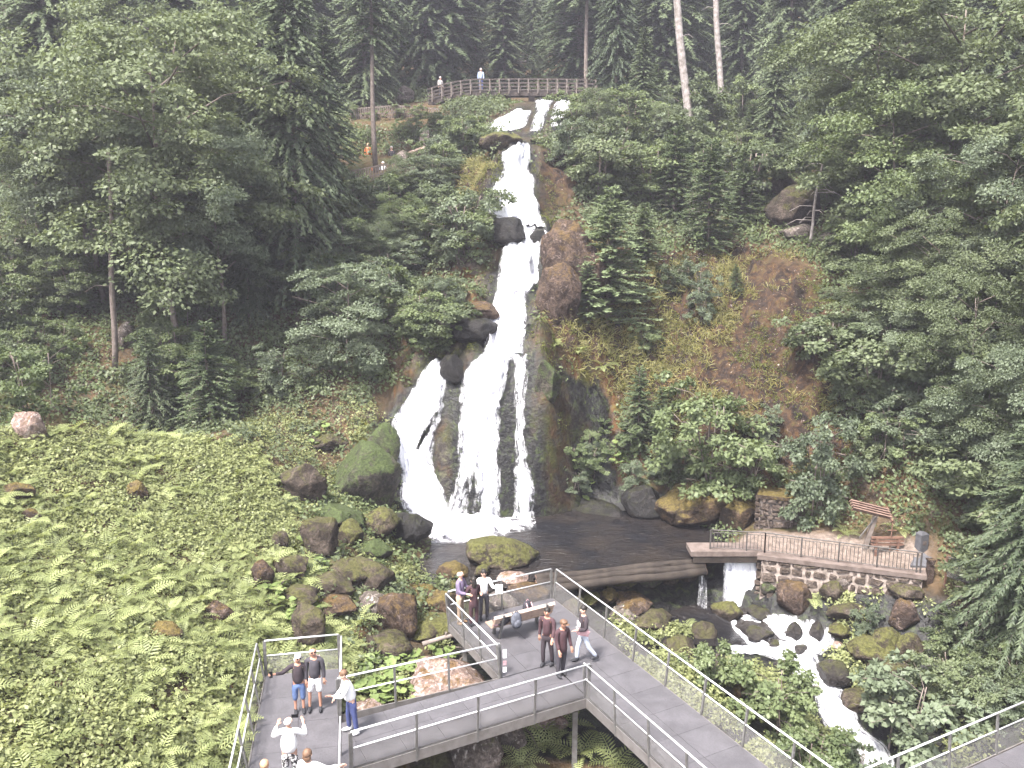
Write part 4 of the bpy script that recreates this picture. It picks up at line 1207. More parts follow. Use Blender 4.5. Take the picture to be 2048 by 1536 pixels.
for k, nm, lb, px_, py_, H_, rad in (
    ('maple', 'maple_sapling', 'young maple with star-shaped leaf tufts over the creek at lower right', 1800, 1500, 2.9, 0.95),
    ('maple', 'maple_sapling', 'smaller young maple right of the creek at the bottom edge', 1700, 1585, 1.7, 0.9),
    ('hazel', 'hazel_bush', 'light green hazel bush between walkway and creek rapids', 1560, 1480, 2.3, 1.0),
    ('hazel', 'hazel_bush', 'hazel bush at the bottom edge right of the long railing', 1620, 1570, 1.8, 1.0),
    ('hazel', 'hazel_bush', 'hazel bush beside the middle of the long railing', 1425, 1375, 1.6, 0.9),
    ('bush_a', 'shrub', 'large light green shrub in front of the brown cliff', 1415, 985, 5.0, 0.95),
    ('bush_a', 'shrub', 'light green shrub below the large shrub, over the pool edge', 1478, 1005, 2.8, 1.0),
    ('bush_b', 'shrub', 'dusky shrub at the foot of the brown cliff', 1625, 1030, 4.2, 0.75),
    ('bush_c', 'shrub', 'shrub above the mossy boulder by the footbridge slab', 1350, 975, 2.0, 1.0),
    ('fir_a', 'young_fir', 'small dark fir on the rock right of the lower fall', 1275, 905, 4.2, 0.8),
    ('fir_a', 'young_fir', 'dark little fir above the great overhang by the pool', 1320, 880, 2.6, 0.9),
    ('bush_c', 'shrub', 'small shrub rooted in the upper left of the brown cliff', 1335, 585, 1.5, 1.0),
    ('bush_b', 'shrub', 'pale small shrub in the middle of the brown cliff', 1400, 640, 2.0, 0.8),
    ('bush_c', 'shrub', 'wide dark shrub hanging over the right part of the brown cliff', 1650, 720, 2.2, 1.3),
    ('bush_c', 'shrub', 'small dark shrub below the wide cliff shrub', 1700, 830, 1.6, 1.0),
    ('fir_a', 'young_fir', 'tiny fir high on the brown cliff', 1470, 590, 1.6, 0.9),
    ('bush_a', 'shrub', 'fresh shrub on the cliff above the small dark fir', 1290, 700, 1.5, 1.0),
    ('bush_b', 'shrub', 'thin shrub on the cliff right of the large light green shrub', 1530, 880, 1.6, 0.8),
    ('bush_b', 'shrub', 'leafy shrub on the rocks under the stone wall', 1725, 1262, 1.1, 1.0),
    ('bush_c', 'shrub', 'dark shrub on the right bank under the near spruce', 1910, 1400, 1.7, 1.0),
    ('bush_b', 'shrub', 'shrub above the corner walkway at lower right', 1985, 1440, 1.5, 1.0)):
    p = hit(px_, py_, 10)[0]
    tree_at(k, nm, 'tree' if k == 'fir_a' else 'shrub', lb, p[0], p[1], H_, rad)

# long bare trunks
def bare_trunk(label, px0, py0, px1, py1, D, r0, r1, mat, name='bare_trunk', twigs=0):
    a = at_dist(px0, py0, D); b = at_dist(px1, py1, D - 0.3)
    a[2] = gz(a[0], a[1]) - 0.3
    root = empty(name, tuple(a))
    n = 9
    pts = [tuple((b - a) * i / (n - 1) + np.array([0.05 * math.sin(i * 1.3), 0, 0])) for i in range(n)]
    m = MB(); m.tube(pts, list(np.linspace(r0, r1, n)), 9); m.build('trunk', mat, root, True)
    r = random.Random(int(px0))
    for k in range(twigs):
        t = r.uniform(0.25, 0.95); q = (b - a) * t; az = r.uniform(0, 6.28); L = r.uniform(0.5, 1.6)
        m = MB(); m.tube([q, q + np.array([math.cos(az) * L * .6, math.sin(az) * L * .6, 0.02]), q + np.array([math.cos(az) * L, math.sin(az) * L, -0.2 * L])], [0.022, 0.015, 0.006], 4)
        m.build('dead_branch', mat, root)
    return tag(root, label, 'tree')
bare_trunk('thick pale leaning trunk right of the footbridge, rising out of frame', 1382, 262, 1338, -160, 62, 0.30, 0.22, M_BARKP, twigs=6)
bare_trunk('slimmer straight trunk right of the leaning pale trunk', 1443, 212, 1424, -160, 72, 0.26, 0.19, M_BARKP, twigs=10)
bare_trunk('slim mossy trunk left of the fern bank, white-flecked at its foot', 228, 730, 218, 300, 40, 0.15, 0.09, M_BARK, twigs=3)
bare_trunk('straight brown trunk left of the white-flecked trunk', 174, 582, 166, 240, 46, 0.16, 0.11, M_BARK, twigs=3)
bare_trunk('thin trunk between the two left forest trunks', 205, 545, 205, 300, 48, 0.11, 0.08, M_BARK, twigs=2)
bare_trunk('thin dark trunk at the left edge above the mossy rocks', 73, 492, 72, 320, 47.5, 0.12, 0.09, M_BARK, twigs=2)
bare_trunk('dead white-barked sapling leaning on the grey rock at right', 1612, 560, 1652, 270, 46.5, 0.09, 0.03, M_BARKP, 'dead_sapling', twigs=16)

# forest further back: rows of spruces
r = random.Random(5)
k = 0
for row, (D0, n_) in enumerate(((84, 20), (98, 22), (116, 22))):
    for i in range(n_):
        D = D0 + r.uniform(-6, 6)
        px = -150 + (2350) * (i + r.uniform(0.1, 0.9)) / n_
        q = at_dist(px, 100, D)
        x = q[0]
        Hh = r.uniform(21, 30)
        # a lighter gap above the bridge, where the gully runs up
        if 980 < px < 1120 and row < 2: Hh *= 0.45
        where = [(100, 'left picture edge'), (300, 'left maple'), (480, 'tall maple crowns'), (640, 'hanging-bough spruce'), (760, 'bare footpath trunk'), (900, 'left bridge end'), (1010, 'visitor on the footbridge'), (1100, 'footbridge centre'), (1200, 'right bridge end'), (1330, 'spruce beside the footbridge'), (1400, 'leaning pale trunk'), (1480, 'slim straight trunk'), (1640, 'light green spruce'), (1800, 'pale broadleaf tree'), (1960, 'top right trees'), (9999, 'right picture edge')]
        lm = next(w_ for lim, w_ in where if px < lim)
        lab = ['nearer', 'middle-row', 'farthest'][row] + (' hazy' if row else '') + ' dark spruce of the back forest behind the ' + lm
        tree_at(['spruce_a', 'spruce_b', 'spruce_a'][k % 3], 'spruce_tree', 'tree', lab, x, D, Hh, r.uniform(0.95, 1.35), group='forest spruces in the background')
        k += 1
for px, D, top in ((60, 66, -300), (260, 70, -300), (420, 68, -300), (600, 74, -300), (1600, 70, -250), (1780, 62, -300), (1920, 60, -300), (2040, 56, -300), (1330, 78, -200), (950, 88, -60), (1130, 86, -120), (900, 82, -150), (1020, 100, -60), (1060, 108, -80), (1080, 92, 40), (1000, 90, 30), (1215, 80, -200)):
    tree_px('spruce_a' if px % 40 else 'spruce_b', 'spruce_tree', 'tree', 'dark spruce at the forest edge ' + {60: 'behind the leftmost maple', 260: 'over the grey-green maple', 420: 'over the slim maple', 600: 'over the bright-tipped spruce', 1600: 'behind the light green spruce', 1780: 'behind the pale broadleaf tree', 1920: 'behind the top right tree', 2040: 'at the right picture edge', 1330: 'left of the leaning pale trunk', 950: 'straight behind the visitor on the bridge', 1130: 'behind the right bridge half', 900: 'behind the left bridge half', 1020: 'high in the gully', 1060: 'farthest up the gully', 1080: 'low behind the bridge centre', 1000: 'low, just left of the bridge centre', 1215: 'right of the bridge end'}[px], px, D, top, 1.15, group='spruces of the forest edge')

# thickets: single shrubs and young trees all over the slopes
def nearest_fall(px, py):
    d = 1e9
    for rows in FALLS.values():
        ys = [q[0] for q in rows]
        if ys[0] - 12 < py < ys[-1] + 12:
            l = np.interp(py, ys, [q[1] for q in rows]); r_ = np.interp(py, ys, [q[2] for q in rows])
            d = min(d, max(l - px, px - r_, 0))
    return d
ZONES = [
    (620, 950, 345, 700, 40, (1.6, 3.4), ('bush_a', 'bush_b', 'bush_c', 'bush_a', 'beech'), 'the bank left of the falls', 85),
    (690, 965, 235, 340, 20, (1.6, 3.2), ('bush_a', 'bush_c', 'bush_b'), 'the strip between both picket railings', 60),
    (1110, 1520, 225, 420, 34, (1.8, 3.8), ('bush_c', 'bush_b', 'fir_a', 'bush_a'), 'the slope beside the uppermost fall', 75),
    (-20, 520, 500, 850, 34, (1.4, 3.0), ('bush_a', 'bush_c', 'bush_b'), 'the left forest floor', 0),
    (1560, 2060, 540, 1040, 40, (1.8, 3.6), ('bush_c', 'bush_b', 'bush_a', 'leaf_c'), 'the right-hand wood', 0),
    (1910, 2060, 1210, 1440, 12, (0.8, 1.4), ('bush_c', 'bush_b', 'bush_a'), 'the bank below the mesh fence', 0),
    (1130, 1330, 880, 985, 8, (0.9, 1.6), ('bush_a', 'bush_b'), 'the ledges beside the lower fall', 60),
    (1690, 1830, 300, 560, 9, (1.6, 3.0), ('bush_b', 'bush_c', 'fir_a'), 'the area round the grey rock wall', 0),
]
rz_ = random.Random(21)
for x0, x1, y0, y1, n_, hr, kinds, lb, away in ZONES:
    k = 0; t_ = 0
    while k < n_ and t_ < n_ * 20:
        t_ += 1
        px_, py_ = rz_.uniform(x0, x1), rz_.uniform(y0, y1)
        if nearest_fall(px_, py_) < away or in_poly([(px_, py_ - 20)], CLIFF)[0] or in_poly([(px_, py_)], SLAB_L)[0] or in_poly([(px_, py_)], SLAB_R)[0]: continue
        if 690 < px_ < 860 and 318 < py_ < 372: continue
        if 1480 < px_ < 1900 and 930 < py_ < 1080: continue
        p = hit(px_, py_)[0]
        if p[1] > 95 or p[2] < -0.6 and px_ < 1700: continue
        kd = rz_.choice(kinds)
        nm = {'fir_a': 'young_fir', 'beech': 'beech_tree', 'leaf_c': 'broadleaf_tree'}.get(kd, 'shrub')
        hh_ = rz_.uniform(*hr) * (1.0 if kd != 'leaf_c' else 1.6)
        if 680 < px_ < 890 and py_ < 330: hh_ = rz_.uniform(0.7, 1.2); kd = 'bush_a'; nm = 'shrub'
        if 680 < px_ < 870 and 372 <= py_ < 440: hh_ = rz_.uniform(0.8, 1.4); kd = 'bush_c'; nm = 'shrub'
        look = {'bush_a': 'fresh green', 'bush_b': 'grey-green', 'bush_c': 'dull green', 'fir_a': 'dark needled', 'beech': 'layered', 'leaf_c': 'dark leafy'}[kd]
        col_ = ['far left', 'left', 'right', 'far right'][min(int(4 * (px_ - x0) / (x1 - x0)), 3)]; row_ = ['topmost', 'upper', 'lower', 'lowest'][min(int(4 * (py_ - y0) / (y1 - y0)), 3)]
        szw = 'big' if hh_ > (hr[0] + hr[1]) / 2 else 'small'
        lab_ = szw + ' ' + look + ' ' + ('shrub' if nm == 'shrub' else 'young tree') + ' ' + row_ + ' ' + col_ + ' of ' + lb
        tree_at(kd, nm, 'shrub' if nm == 'shrub' else 'tree', lab_, p[0], p[1], hh_, rz_.uniform(0.9, 1.3), group='thicket plants on the slopes')
        k += 1

# the wood goes on beyond both edges of the view
rz_ = random.Random(77)
for side, lb in ((-1, 'tree of the wood going on beyond the left edge of the view'), (1, 'tree of the wood going on beyond the right edge of the view')):
    for i in range(16):
        D = 24 + 44 * (i + rz_.random()) / 16
        px_ = (-90 - rz_.uniform(0, 420)) if side < 0 else (2150 + rz_.uniform(0, 420))
        q = at_dist(px_, 600, D)
        if side > 0 and D < 27: continue
        if side < 0 and D < 50: D += 26; q = at_dist(px_, 600, D)
        tree_at(rz_.choice(['leaf_a', 'leaf_c', 'spruce_b', 'leaf_b', 'spruce_a']), 'woodland_tree', 'tree', lb, q[0], D, rz_.uniform(9, 16), rz_.uniform(0.9, 1.2), group='woodland beyond the view')
# ------------------------------------------------------------------ ground cover
WETG = wet.reshape(XX.shape); PATHG = pathm.reshape(XX.shape)
def gsample(G, x, y):
    i = np.clip(np.searchsorted(GX, x) - 1, 0, len(GX) - 2); j = np.clip(np.searchsorted(GY, y) - 1, 0, len(GY) - 2)
    return G[j, i]

def on_walkway(x, y, m=0.25):
    P = np.stack([np.asarray(x, float), np.asarray(y, float)], 1)
    d = P - R0
    u = d @ E2; v = -(d @ E1)
    a = ((u > -m) & (u < 16) & (v > -m) & (v < 2.12 + m)) | ((u > -m) & (u < 3.64 + m) & (v > 0) & (v < 3.72 + m)) | ((u > 3.64 - m) & (u < 5.5 + m) & (v > 2) & (v < 8.8)) | ((u > 11 - m) & (v < 0))
    q = P - LPB
    a2 = q @ LD; b2 = q @ LN
    return a | ((a2 > -m) & (a2 < 11) & (b2 > -m) & (b2 < 2.02 + m))

BANK = [(-200, 860), (260, 860), (500, 900), (560, 1000), (600, 1090), (640, 1180), (720, 1330), (700, 1700), (-400, 1700)]

def scatter(n, x0, x1, y0, y1, seed):
    r = np.random.default_rng(seed)
    x = r.uniform(x0, x1, n); y = r.uniform(y0, y1, n)
    z = gz(x, y)
    return r, np.stack([x, y, z], 1)

def dome_leaves(r, C, nrm, rad, hgt, per, leaf, spread=0.5):
    n = len(C)
    pid = np.repeat(np.arange(n), per)
    th = r.uniform(0, 6.283, len(pid)); q = np.sqrt(r.random(len(pid)))
    rr = rad[pid] * q
    up = hgt[pid] * np.sqrt(np.maximum(1 - q ** 2 * 0.85, 0.1)) * r.uniform(0.45, 1.0, len(pid))
    T1 = unit(np.cross(nrm, np.array([0.2, 0.95, 0.1]))); T2 = np.cross(nrm, T1)
    up_dir = unit(nrm * 0.6 + np.array([0, 0, 0.7]))
    P = C[pid] + T1[pid] * (rr * np.cos(th))[:, None] + T2[pid] * (rr * np.sin(th))[:, None] + up_dir[pid] * up[:, None]
    A = T1[pid] * np.cos(th)[:, None] + T2[pid] * np.sin(th)[:, None] + rnd(r, len(pid), 0.6) - np.array([0, 0, 0.15])
    Nn = up_dir[pid] + rnd(r, len(pid), spread) + (T1[pid] * np.cos(th)[:, None] + T2[pid] * np.sin(th)[:, None]) * (q * 0.5)[:, None]
    L = leaf[pid] * r.uniform(0.6, 1.35, len(pid))
    return leaf_quads(P, A, Nn, L, L * 0.68)

def stuff(name, V, F, mat, label, cat):
    o = link(name, np_mesh(name, V, F), None, mat)
    return tag(o, label, cat, kind='stuff')

# herbs and nettles of the near bank
r, C = scatter(17000, -23, 0.5, 7, 37, 101)
px = to_px(C)
keep = in_poly(px, BANK) & ~on_walkway(C[:, 0], C[:, 1], 0.05) & (px[:, 0] > -320) & (px[:, 1] < 1700)
keep &= (gsample(WETG, C[:, 0], C[:, 1]) < 0.5)
C = C[keep]; print('bank clumps', len(C))
n = len(C)
big = fbm(C[:, 0], C[:, 1], 0.35, 3)
hgt = np.clip(0.26 + 0.5 * big + r.uniform(-0.1, 0.15, n), 0.06, 0.7)
V, F = dome_leaves(r, C, gnormal(C[:, 0], C[:, 1]), r.uniform(0.22, 0.42, n), hgt, 30, r.uniform(0.075, 0.14, n))
stuff('bank_herbs', V, F, M_HERB, 'thick carpet of nettles and leafy herbs on the left bank', 'herbs')

# herbs between the boulders of the rock pile
r, C = scatter(8500, -14, 1.5, 19, 40, 111)
px = to_px(C)
PILE = [(440, 800), (560, 770), (760, 800), (790, 900), (780, 1000), (860, 1160), (900, 1230), (1010, 1330), (1010, 1420), (720, 1440), (640, 1330), (600, 1150)]
keep = in_poly(px, PILE) & ~on_walkway(C[:, 0], C[:, 1], 0.05) & (C[:, 2] > -1.3) & (r.random(len(C)) < np.clip(0.3 + 1.2 * fbm(C[:, 0], C[:, 1], 0.6, 3), 0.05, 0.8))
C = C[keep]; n = len(C); print('pile herbs', n)
V, F = dome_leaves(r, C, gnormal(C[:, 0], C[:, 1]), r.uniform(0.15, 0.35, n), r.uniform(0.12, 0.4, n), 30, r.uniform(0.07, 0.13, n))
stuff('rock_pile_herbs', V, F, M_HERB, 'herbs and moss sprouting between the boulders left of the pool', 'herbs')
r, C = scatter(6000, 4, 17, 17, 30, 112)
px = to_px(C)
keep = ~on_walkway(C[:, 0], C[:, 1], 0.05) & (C[:, 2] > -5.0) & (gsample(WETG, C[:, 0], C[:, 1]) < 1.1) & (r.random(len(C)) < np.clip(0.35 + 1.2 * fbm(C[:, 0], C[:, 1], 0.5, 3), 0.05, 0.8))
for rows in RAPIDS:
    ys = np.array([q[0] for q in rows]); L_ = np.interp(px[:, 1], ys, [q[1] for q in rows]); R_ = np.interp(px[:, 1], ys, [q[2] for q in rows])
    keep &= ~((px[:, 1] > ys[0] - 20) & (px[:, 1] < ys[-1] + 20) & (px[:, 0] > L_ - 40) & (px[:, 0] < R_ + 40))
keep &= ~((px[:, 0] > 1380) & (px[:, 0] < 1660) & (px[:, 1] < 1330))
C = C[keep]; n = len(C); print('creek herbs', n)
V, F = dome_leaves(r, C, gnormal(C[:, 0], C[:, 1]), r.uniform(0.2, 0.4, n), r.uniform(0.2, 0.6, n), 34, r.uniform(0.08, 0.15, n))
stuff('creek_herbs', V, F, M_HERB, 'leafy herbs on the banks of the creek at lower right', 'herbs')

# undergrowth of the whole hillside
r, C = scatter(33000, -52, 52, 22, 84, 102)
px = to_px(C)
w_ = gsample(WETG, C[:, 0], C[:, 1])
keep = (px[:, 0] > -350) & (px[:, 0] < 2400) & (w_ < 0.35) & (C[:, 2] > -1.05) & ~on_walkway(C[:, 0], C[:, 1], 0.5) & ~in_poly(px, BANK) & (gsample(PATHG, C[:, 0], C[:, 1]) < 0.2)
for box_ in ([(690, 205), (890, 205), (890, 262), (690, 262)], [(680, 318), (862, 305), (862, 352), (680, 388)], [(850, 180), (1200, 180), (1200, 212), (850, 212)]):
    keep &= ~in_poly(px, box_)
keep &= ~in_poly(px, CLIFF) & ~in_poly(px, SLAB_L) & ~in_poly(px, SLAB_R)
_pd = (C[:, 1] - 32.6) + (C[:, 0] - 9.9) * 0.358
keep &= ~((C[:, 0] > 9.0) & (C[:, 0] < 16.6) & (_pd < 0.95) & (_pd > -3.2)) & ~((C[:, 0] > 10) & (C[:, 0] < 11.9) & (C[:, 1] > 32) & (C[:, 1] < 34.3))
keep &= r.random(len(C)) < np.clip(0.55 + 0.9 * (fbm(C[:, 0], C[:, 1], 0.25, 3) + 0.3), 0.3, 1.0)
C = C[keep]; n = len(C); print('undergrowth clumps', n)
far = np.clip((C[:, 1] - 36) / 40, 0, 1)
rad = r.uniform(0.3, 0.7, n) * (1 + 0.6 * far); hgt = r.uniform(0.2, 0.9, n) * (1 + 0.5 * far) * np.clip(0.8 + fbm(C[:, 0], C[:, 1], 0.5, 2) * 1.2, 0.4, 1.6)
sel = r.random(n)
tone = fbm(C[:, 0] + 90, C[:, 1], 0.22, 3)
for i, (lo, hi, mat, lb) in enumerate(((-9, -0.05, M_LEAFD, 'dull green undergrowth of the shaded hillside'), (-0.05, 9, M_LEAFB, 'fresh green undergrowth of brambles and seedlings on the hillside'))):
    k = (tone + (sel - 0.5) * 0.25 >= lo) & (tone + (sel - 0.5) * 0.25 < hi)
    V, F = dome_leaves(r, C[k], gnormal(C[k, 0], C[k, 1]), rad[k], hgt[k], 34, 0.13 + 0.08 * far[k] + r.uniform(0, 0.05, k.sum()))
    stuff('hillside_undergrowth', V, F, mat, lb, 'undergrowth')

def blades(r, C, nrm, per, ln, wd, hang):
    pid = np.repeat(np.arange(len(C)), per)
    A = nrm[pid] * 0.5 + np.array([0, 0, 0.6]) + rnd(r, len(pid), 0.55) + hang * np.array([0, -0.5, -0.9])
    P = C[pid] + rnd(r, len(pid), 0.14)
    L = ln * r.uniform(0.5, 1.3, len(pid))
    return leaf_quads(P, A, np.array([0.1, -0.8, 0.5]) + rnd(r, len(pid), 0.4), L, wd * r.uniform(0.7, 1.4, len(pid)), 0.45)
# grass and moss on the cliff and the slabs
r, C = scatter(26000, -4, 22, 33, 56, 103)
px = to_px(C)
cl = in_poly(px, CLIFF) | in_poly(px, SLAB_L) | in_poly(px, SLAB_R)
cov = fbm(C[:, 0] * 0.8 + 0.6 * C[:, 1], C[:, 1], 0.45, 4)
keep = cl & (gsample(WETG, C[:, 0], C[:, 1]) < 0.25) & (cov > 0.02) & (r.random(len(C)) < 0.6)
C = C[keep]; print('cliff tufts', len(C))
V, F = blades(r, C, gnormal(C[:, 0], C[:, 1]), 14, 0.34, 0.035, 0.35)
stuff('cliff_grass', V, F, M_GRASS, 'dry brownish grass hanging over the right-hand cliff', 'grass')
r, C = scatter(26000, -12, 24, 26, 58, 104)
px = to_px(C)
cov = fbm(C[:, 0], C[:, 1] + 33, 0.5, 4)
wv = gsample(WETG, C[:, 0], C[:, 1])
keep = ((in_poly(px, CLIFF) | in_poly(px, SLAB_L) | in_poly(px, SLAB_R) | ((wv > 0.05) & (wv < 0.75) & (C[:, 1] > 36.8))) & (cov > 0.05)) & (C[:, 2] > -0.8)
C = C[keep]; n = len(C); print('moss', n)
V, F = dome_leaves(r, C, gnormal(C[:, 0], C[:, 1]), r.uniform(0.12, 0.3, n), r.uniform(0.05, 0.16, n), 22, np.full(n, 0.07))
stuff('cliff_moss', V, F, M_MOSSTUFT, 'olive moss cushions on the rock around the falls', 'moss')

# ------------------------------------------------------------------ ferns: every one a rosette of fronds
def frond_mesh(seed, L=1.0, pairs=11):
    r = np.random.default_rng(seed)
    s = np.linspace(0.10, 0.98, pairs)
    # arch: rises at 60 degrees, tips over
    def curve(t): return np.stack([t * L * 0.80, np.zeros_like(t), L * (0.75 * t - 0.62 * t ** 2)], -1)
    c = curve(s); tang = unit(curve(s + 0.02) - curve(s - 0.02))
    wid = 0.21 * L * np.sin(np.pi * (0.12 + 0.86 * s) ** 0.9) ** 0.9 + 0.02
    P, A, Nn, LL, WW = [], [], [], [], []
    for side in (-1, 1):
        S = np.array([0, side, 0.0])
        A.append(tang * 0.42 + S + np.array([0, 0, -0.12])); P.append(c)
        Nn.append(np.cross(tang, np.array([0, 1, 0])) * -1.0)
        LL.append(wid * r.uniform(0.9, 1.1, pairs)); WW.append(np.full(pairs, 0.042 * L))
    V, F = leaf_quads(np.concatenate(P), np.concatenate(A), np.concatenate(Nn), np.concatenate(LL), np.concatenate(WW), 0.12)
    # rachis: thin ribbon
    t = np.linspace(0, 1, 6); q = curve(t); w = np.array([0, 0.012 * L, 0])
    V2 = np.concatenate([q + w, q - w]); F2 = np.array([(i, i + 1, i + 7, i + 6) for i in range(5)]) + len(V)
    me = np_mesh('frond', np.concatenate([V, V2]), np.concatenate([F, F2]))
    me.materials.append(M_FERN)
    return me
FRONDS = [frond_mesh(i, 1.0, 11 + i % 3) for i in range(4)]
def fern(x, y, size, label, group, nfr=9, z=None, seed=None):
    rr_ = random.Random(seed if seed is not None else int(x * 1000) + int(y * 777))
    root = empty('fern', (x, y, float(gz(x, y)) - 0.02 if z is None else z), rr_.uniform(0, 6.28))
    for k in range(nfr):
        o = link('frond', FRONDS[rr_.randrange(4)], root)
        o.rotation_euler = (rr_.uniform(-0.25, 0.25), rr_.uniform(-0.42, 0.22), 6.283 * k / nfr + rr_.uniform(-0.3, 0.3))
        s = size * rr_.uniform(0.75, 1.15); o.scale = (s, s, s)
    return tag(root, label, 'fern', group)

pts = []
rf = np.random.default_rng(55)
tries = 0
while len(pts) < 270 and tries < 30000:
    tries += 1
    x = rf.uniform(-20, -2); y = rf.uniform(13, 36)
    if on_walkway([x], [y], 0.45)[0]: continue
    z = float(gz(x, y)); p = to_px([[x, y, z]])[0]
    if not in_poly([p], BANK)[0] or p[0] < -80 or p[1] > 1600 or p[0] > 690: continue
    if fbm(np.array([x]), np.array([y]), 0.3, 2)[0] < -0.18 and rf.random() < 0.7: continue
    if p[1] > 1330 and p[0] < 260 and rf.random() < 0.75: continue
    dmin = 0.55
    if any((x - a) ** 2 + (y - b) ** 2 < dmin ** 2 for a, b in pts): continue
    pts.append((x, y))
    sz_ = rf.uniform(0.65, 1.15)
    row_ = ['top rim', 'upper part', 'upper middle', 'lower middle', 'lower part', 'bottom'][min(int((p[1] - 880) / 115), 5) if p[1] > 880 else 0]
    col_ = ['left edge', 'left side', 'centre', 'right side', 'right rim'][min(max(int(p[0] / 130), 0), 4)]
    lb = ('small' if sz_ < 0.82 else ('large' if sz_ > 1.0 else 'medium')) + ' fern at the ' + row_ + ' of the left bank, ' + col_
    fern(x, y, sz_, lb, 'ferns of the left bank', nfr=int(rf.integers(7, 11)))
for px_, py_, s, lb in (
        (712, 1252, 1.15, 'large bright fern among the brown boulders right of the narrow platform'),
        (690, 1300, 0.8, 'fern just behind the narrow platform corner'),
        (770, 1300, 0.8, 'fern below the large bright fern'),
        (430, 1310, 1.1, 'bright fern touching the narrow platform railing'),
        (495, 1275, 1.1, 'bright fern behind the corner of the narrow platform'),
        (1085, 1492, 1.2, 'fern under the sloping bridge left of the main walkway'),
        (1160, 1510, 1.2, 'fern at the bottom edge left of the main walkway'),
        (1230, 1530, 1.1, 'fern close under the left railing of the main walkway'),
        (1130, 1455, 1.0, 'fern in the shade below the bridge corner'),
        (1040, 1530, 0.9, 'fern right of the big grey boulder at the bottom edge'),
        (1620, 1200, 1.15, 'bright fern in front of the stone wall'),
        (1582, 1165, 0.7, 'small fern beside the weir fall'),
        (1372, 1262, 0.95, 'fern beside the long railing above the creek'),
        (1345, 1310, 0.8, 'fern below the fern beside the long railing'),
        (1160, 705, 0.9, 'left one of two ferns on the ledge right of the middle fall'),
        (1205, 735, 0.95, 'right one of two ferns on the ledge right of the middle fall'),
        (1115, 690, 0.8, 'fern overhanging the lower fall on its right'),
        (940, 545, 0.8, 'yellow-green fern left of the middle fall'),
        (1660, 1045, 0.9, 'fern on the bank left of the tilted plank board'),
        (1800, 1062, 0.9, 'fern on the bank right of the tilted plank board'),
        (1690, 1070, 0.8, 'fern behind the path at the foot of the plank board'),
        (1060, 1180, 0.4, 'tiny fern at the back railing of the bench platform')):
    p = hit(px_, py_)[0]
    fern(p[0], p[1], s, lb, 'single ferns among the rocks', nfr=10)

# butterbur: big round leaves on stalks
def round_leaf(seed):
    r = random.Random(seed)
    V = [(0, 0, 0.02)]; n = 11
    for k in range(n):
        a = 0.35 + (2 * math.pi - 0.7) * k / (n - 1); rr_ = r.uniform(0.88, 1.05)
        V.append((math.cos(a) * rr_, math.sin(a) * rr_, 0.10 + 0.06 * math.sin(3 * a)))
    me = py_mesh('leaf', V, [(0, i, i + 1) for i in range(1, n)])
    me.materials.append(M_BUTTER)
    return me
RL_ = [round_leaf(i) for i in range(3)]
def butterbur(px_, py_, label, n=16, size=0.17, spread=0.5):
    p = hit(px_, py_)[0]
    root = empty('butterbur', (p[0], p[1], p[2]))
    r = random.Random(int(px_))
    m = MB()
    for k in range(n):
        a = r.uniform(0, 6.28); q = spread * math.sqrt(r.random()); x, y = q * math.cos(a), q * math.sin(a)
        z = float(gz(p[0] + x, p[1] + y)) - p[2] + r.uniform(0.22, 0.42)
        m.tube([(x * 0.6, y * 0.6, z - 0.42), (x, y, z)], [0.012, 0.007], 4)
        o = link('leaf', RL_[k % 3], root); o.location = (x, y, z); s = size * r.uniform(0.7, 1.25); o.scale = (s, s, s)
        o.rotation_euler = (r.uniform(-0.5, 0.2), r.uniform(-0.35, 0.35), r.uniform(0, 6.28))
    m.build('stalks', M_FERN, root)
    return tag(root, label, 'plant', 'butterbur plants with round leaves')
for i, (a, b, sp, nn, lb) in enumerate(((755, 1345, 0.6, 24, 'butterbur patch behind the narrow platform'), (820, 1345, 0.6, 24, 'butterbur patch left of the pale pink boulder'), (745, 1400, 0.5, 20, 'butterbur at the back edge of the sloping bridge'),
        (625, 1105, 0.5, 18, 'butterbur left of the big round brown boulder'), (660, 1150, 0.6, 22, 'bright butterbur between the boulders'), (600, 1240, 0.6, 20, 'butterbur patch above the narrow platform'), (640, 880, 0.6, 18, 'butterbur below the beech beside the fern bank'),
        (560, 1200, 0.6, 18, 'butterbur at the right rim of the fern bank'), (885, 1320, 0.4, 14, 'butterbur above the pale pink boulder'), (800, 1395, 0.5, 16, 'butterbur sprig at the foot of the pale pink boulder'), (1240, 930, 0.5, 14, 'butterbur on the rock right of the lower fall'), (1165, 960, 0.5, 12, 'butterbur just right of the wet rock wall'))):
    butterbur(a, b, lb, nn, 0.17, sp)
# ------------------------------------------------------------------ boulders
import bmesh
M_RBROWN = mat_rock('brown_mossy_rock', (0.120, 0.094, 0.078), (0.050, 0.039, 0.032), (0.092, 0.090, 0.034), 0.52)
M_RMOSS = mat_rock('mossy_rock', (0.115, 0.090, 0.070), (0.045, 0.035, 0.028), (0.120, 0.120, 0.040), 0.72)
M_RGREEN = mat_rock('green_mossy_rock', (0.10, 0.085, 0.070), (0.045, 0.040, 0.035), (0.080, 0.105, 0.040), 0.85)
M_RWET = mat_rock('wet_dark_rock', (0.032, 0.028, 0.027), (0.012, 0.011, 0.011), (0.036, 0.038, 0.015), 0.35, wet=True)
M_RPALE = mat_rock('pale_pink_rock', (0.46, 0.35, 0.31), (0.20, 0.14, 0.12), (0.14, 0.085, 0.035), 0.32, pale=(0.62, 0.55, 0.52))
M_RGREY = mat_rock('grey_rock', (0.24, 0.20, 0.18), (0.11, 0.09, 0.08), (0.09, 0.095, 0.04), 0.32, pale=(0.46, 0.41, 0.38))
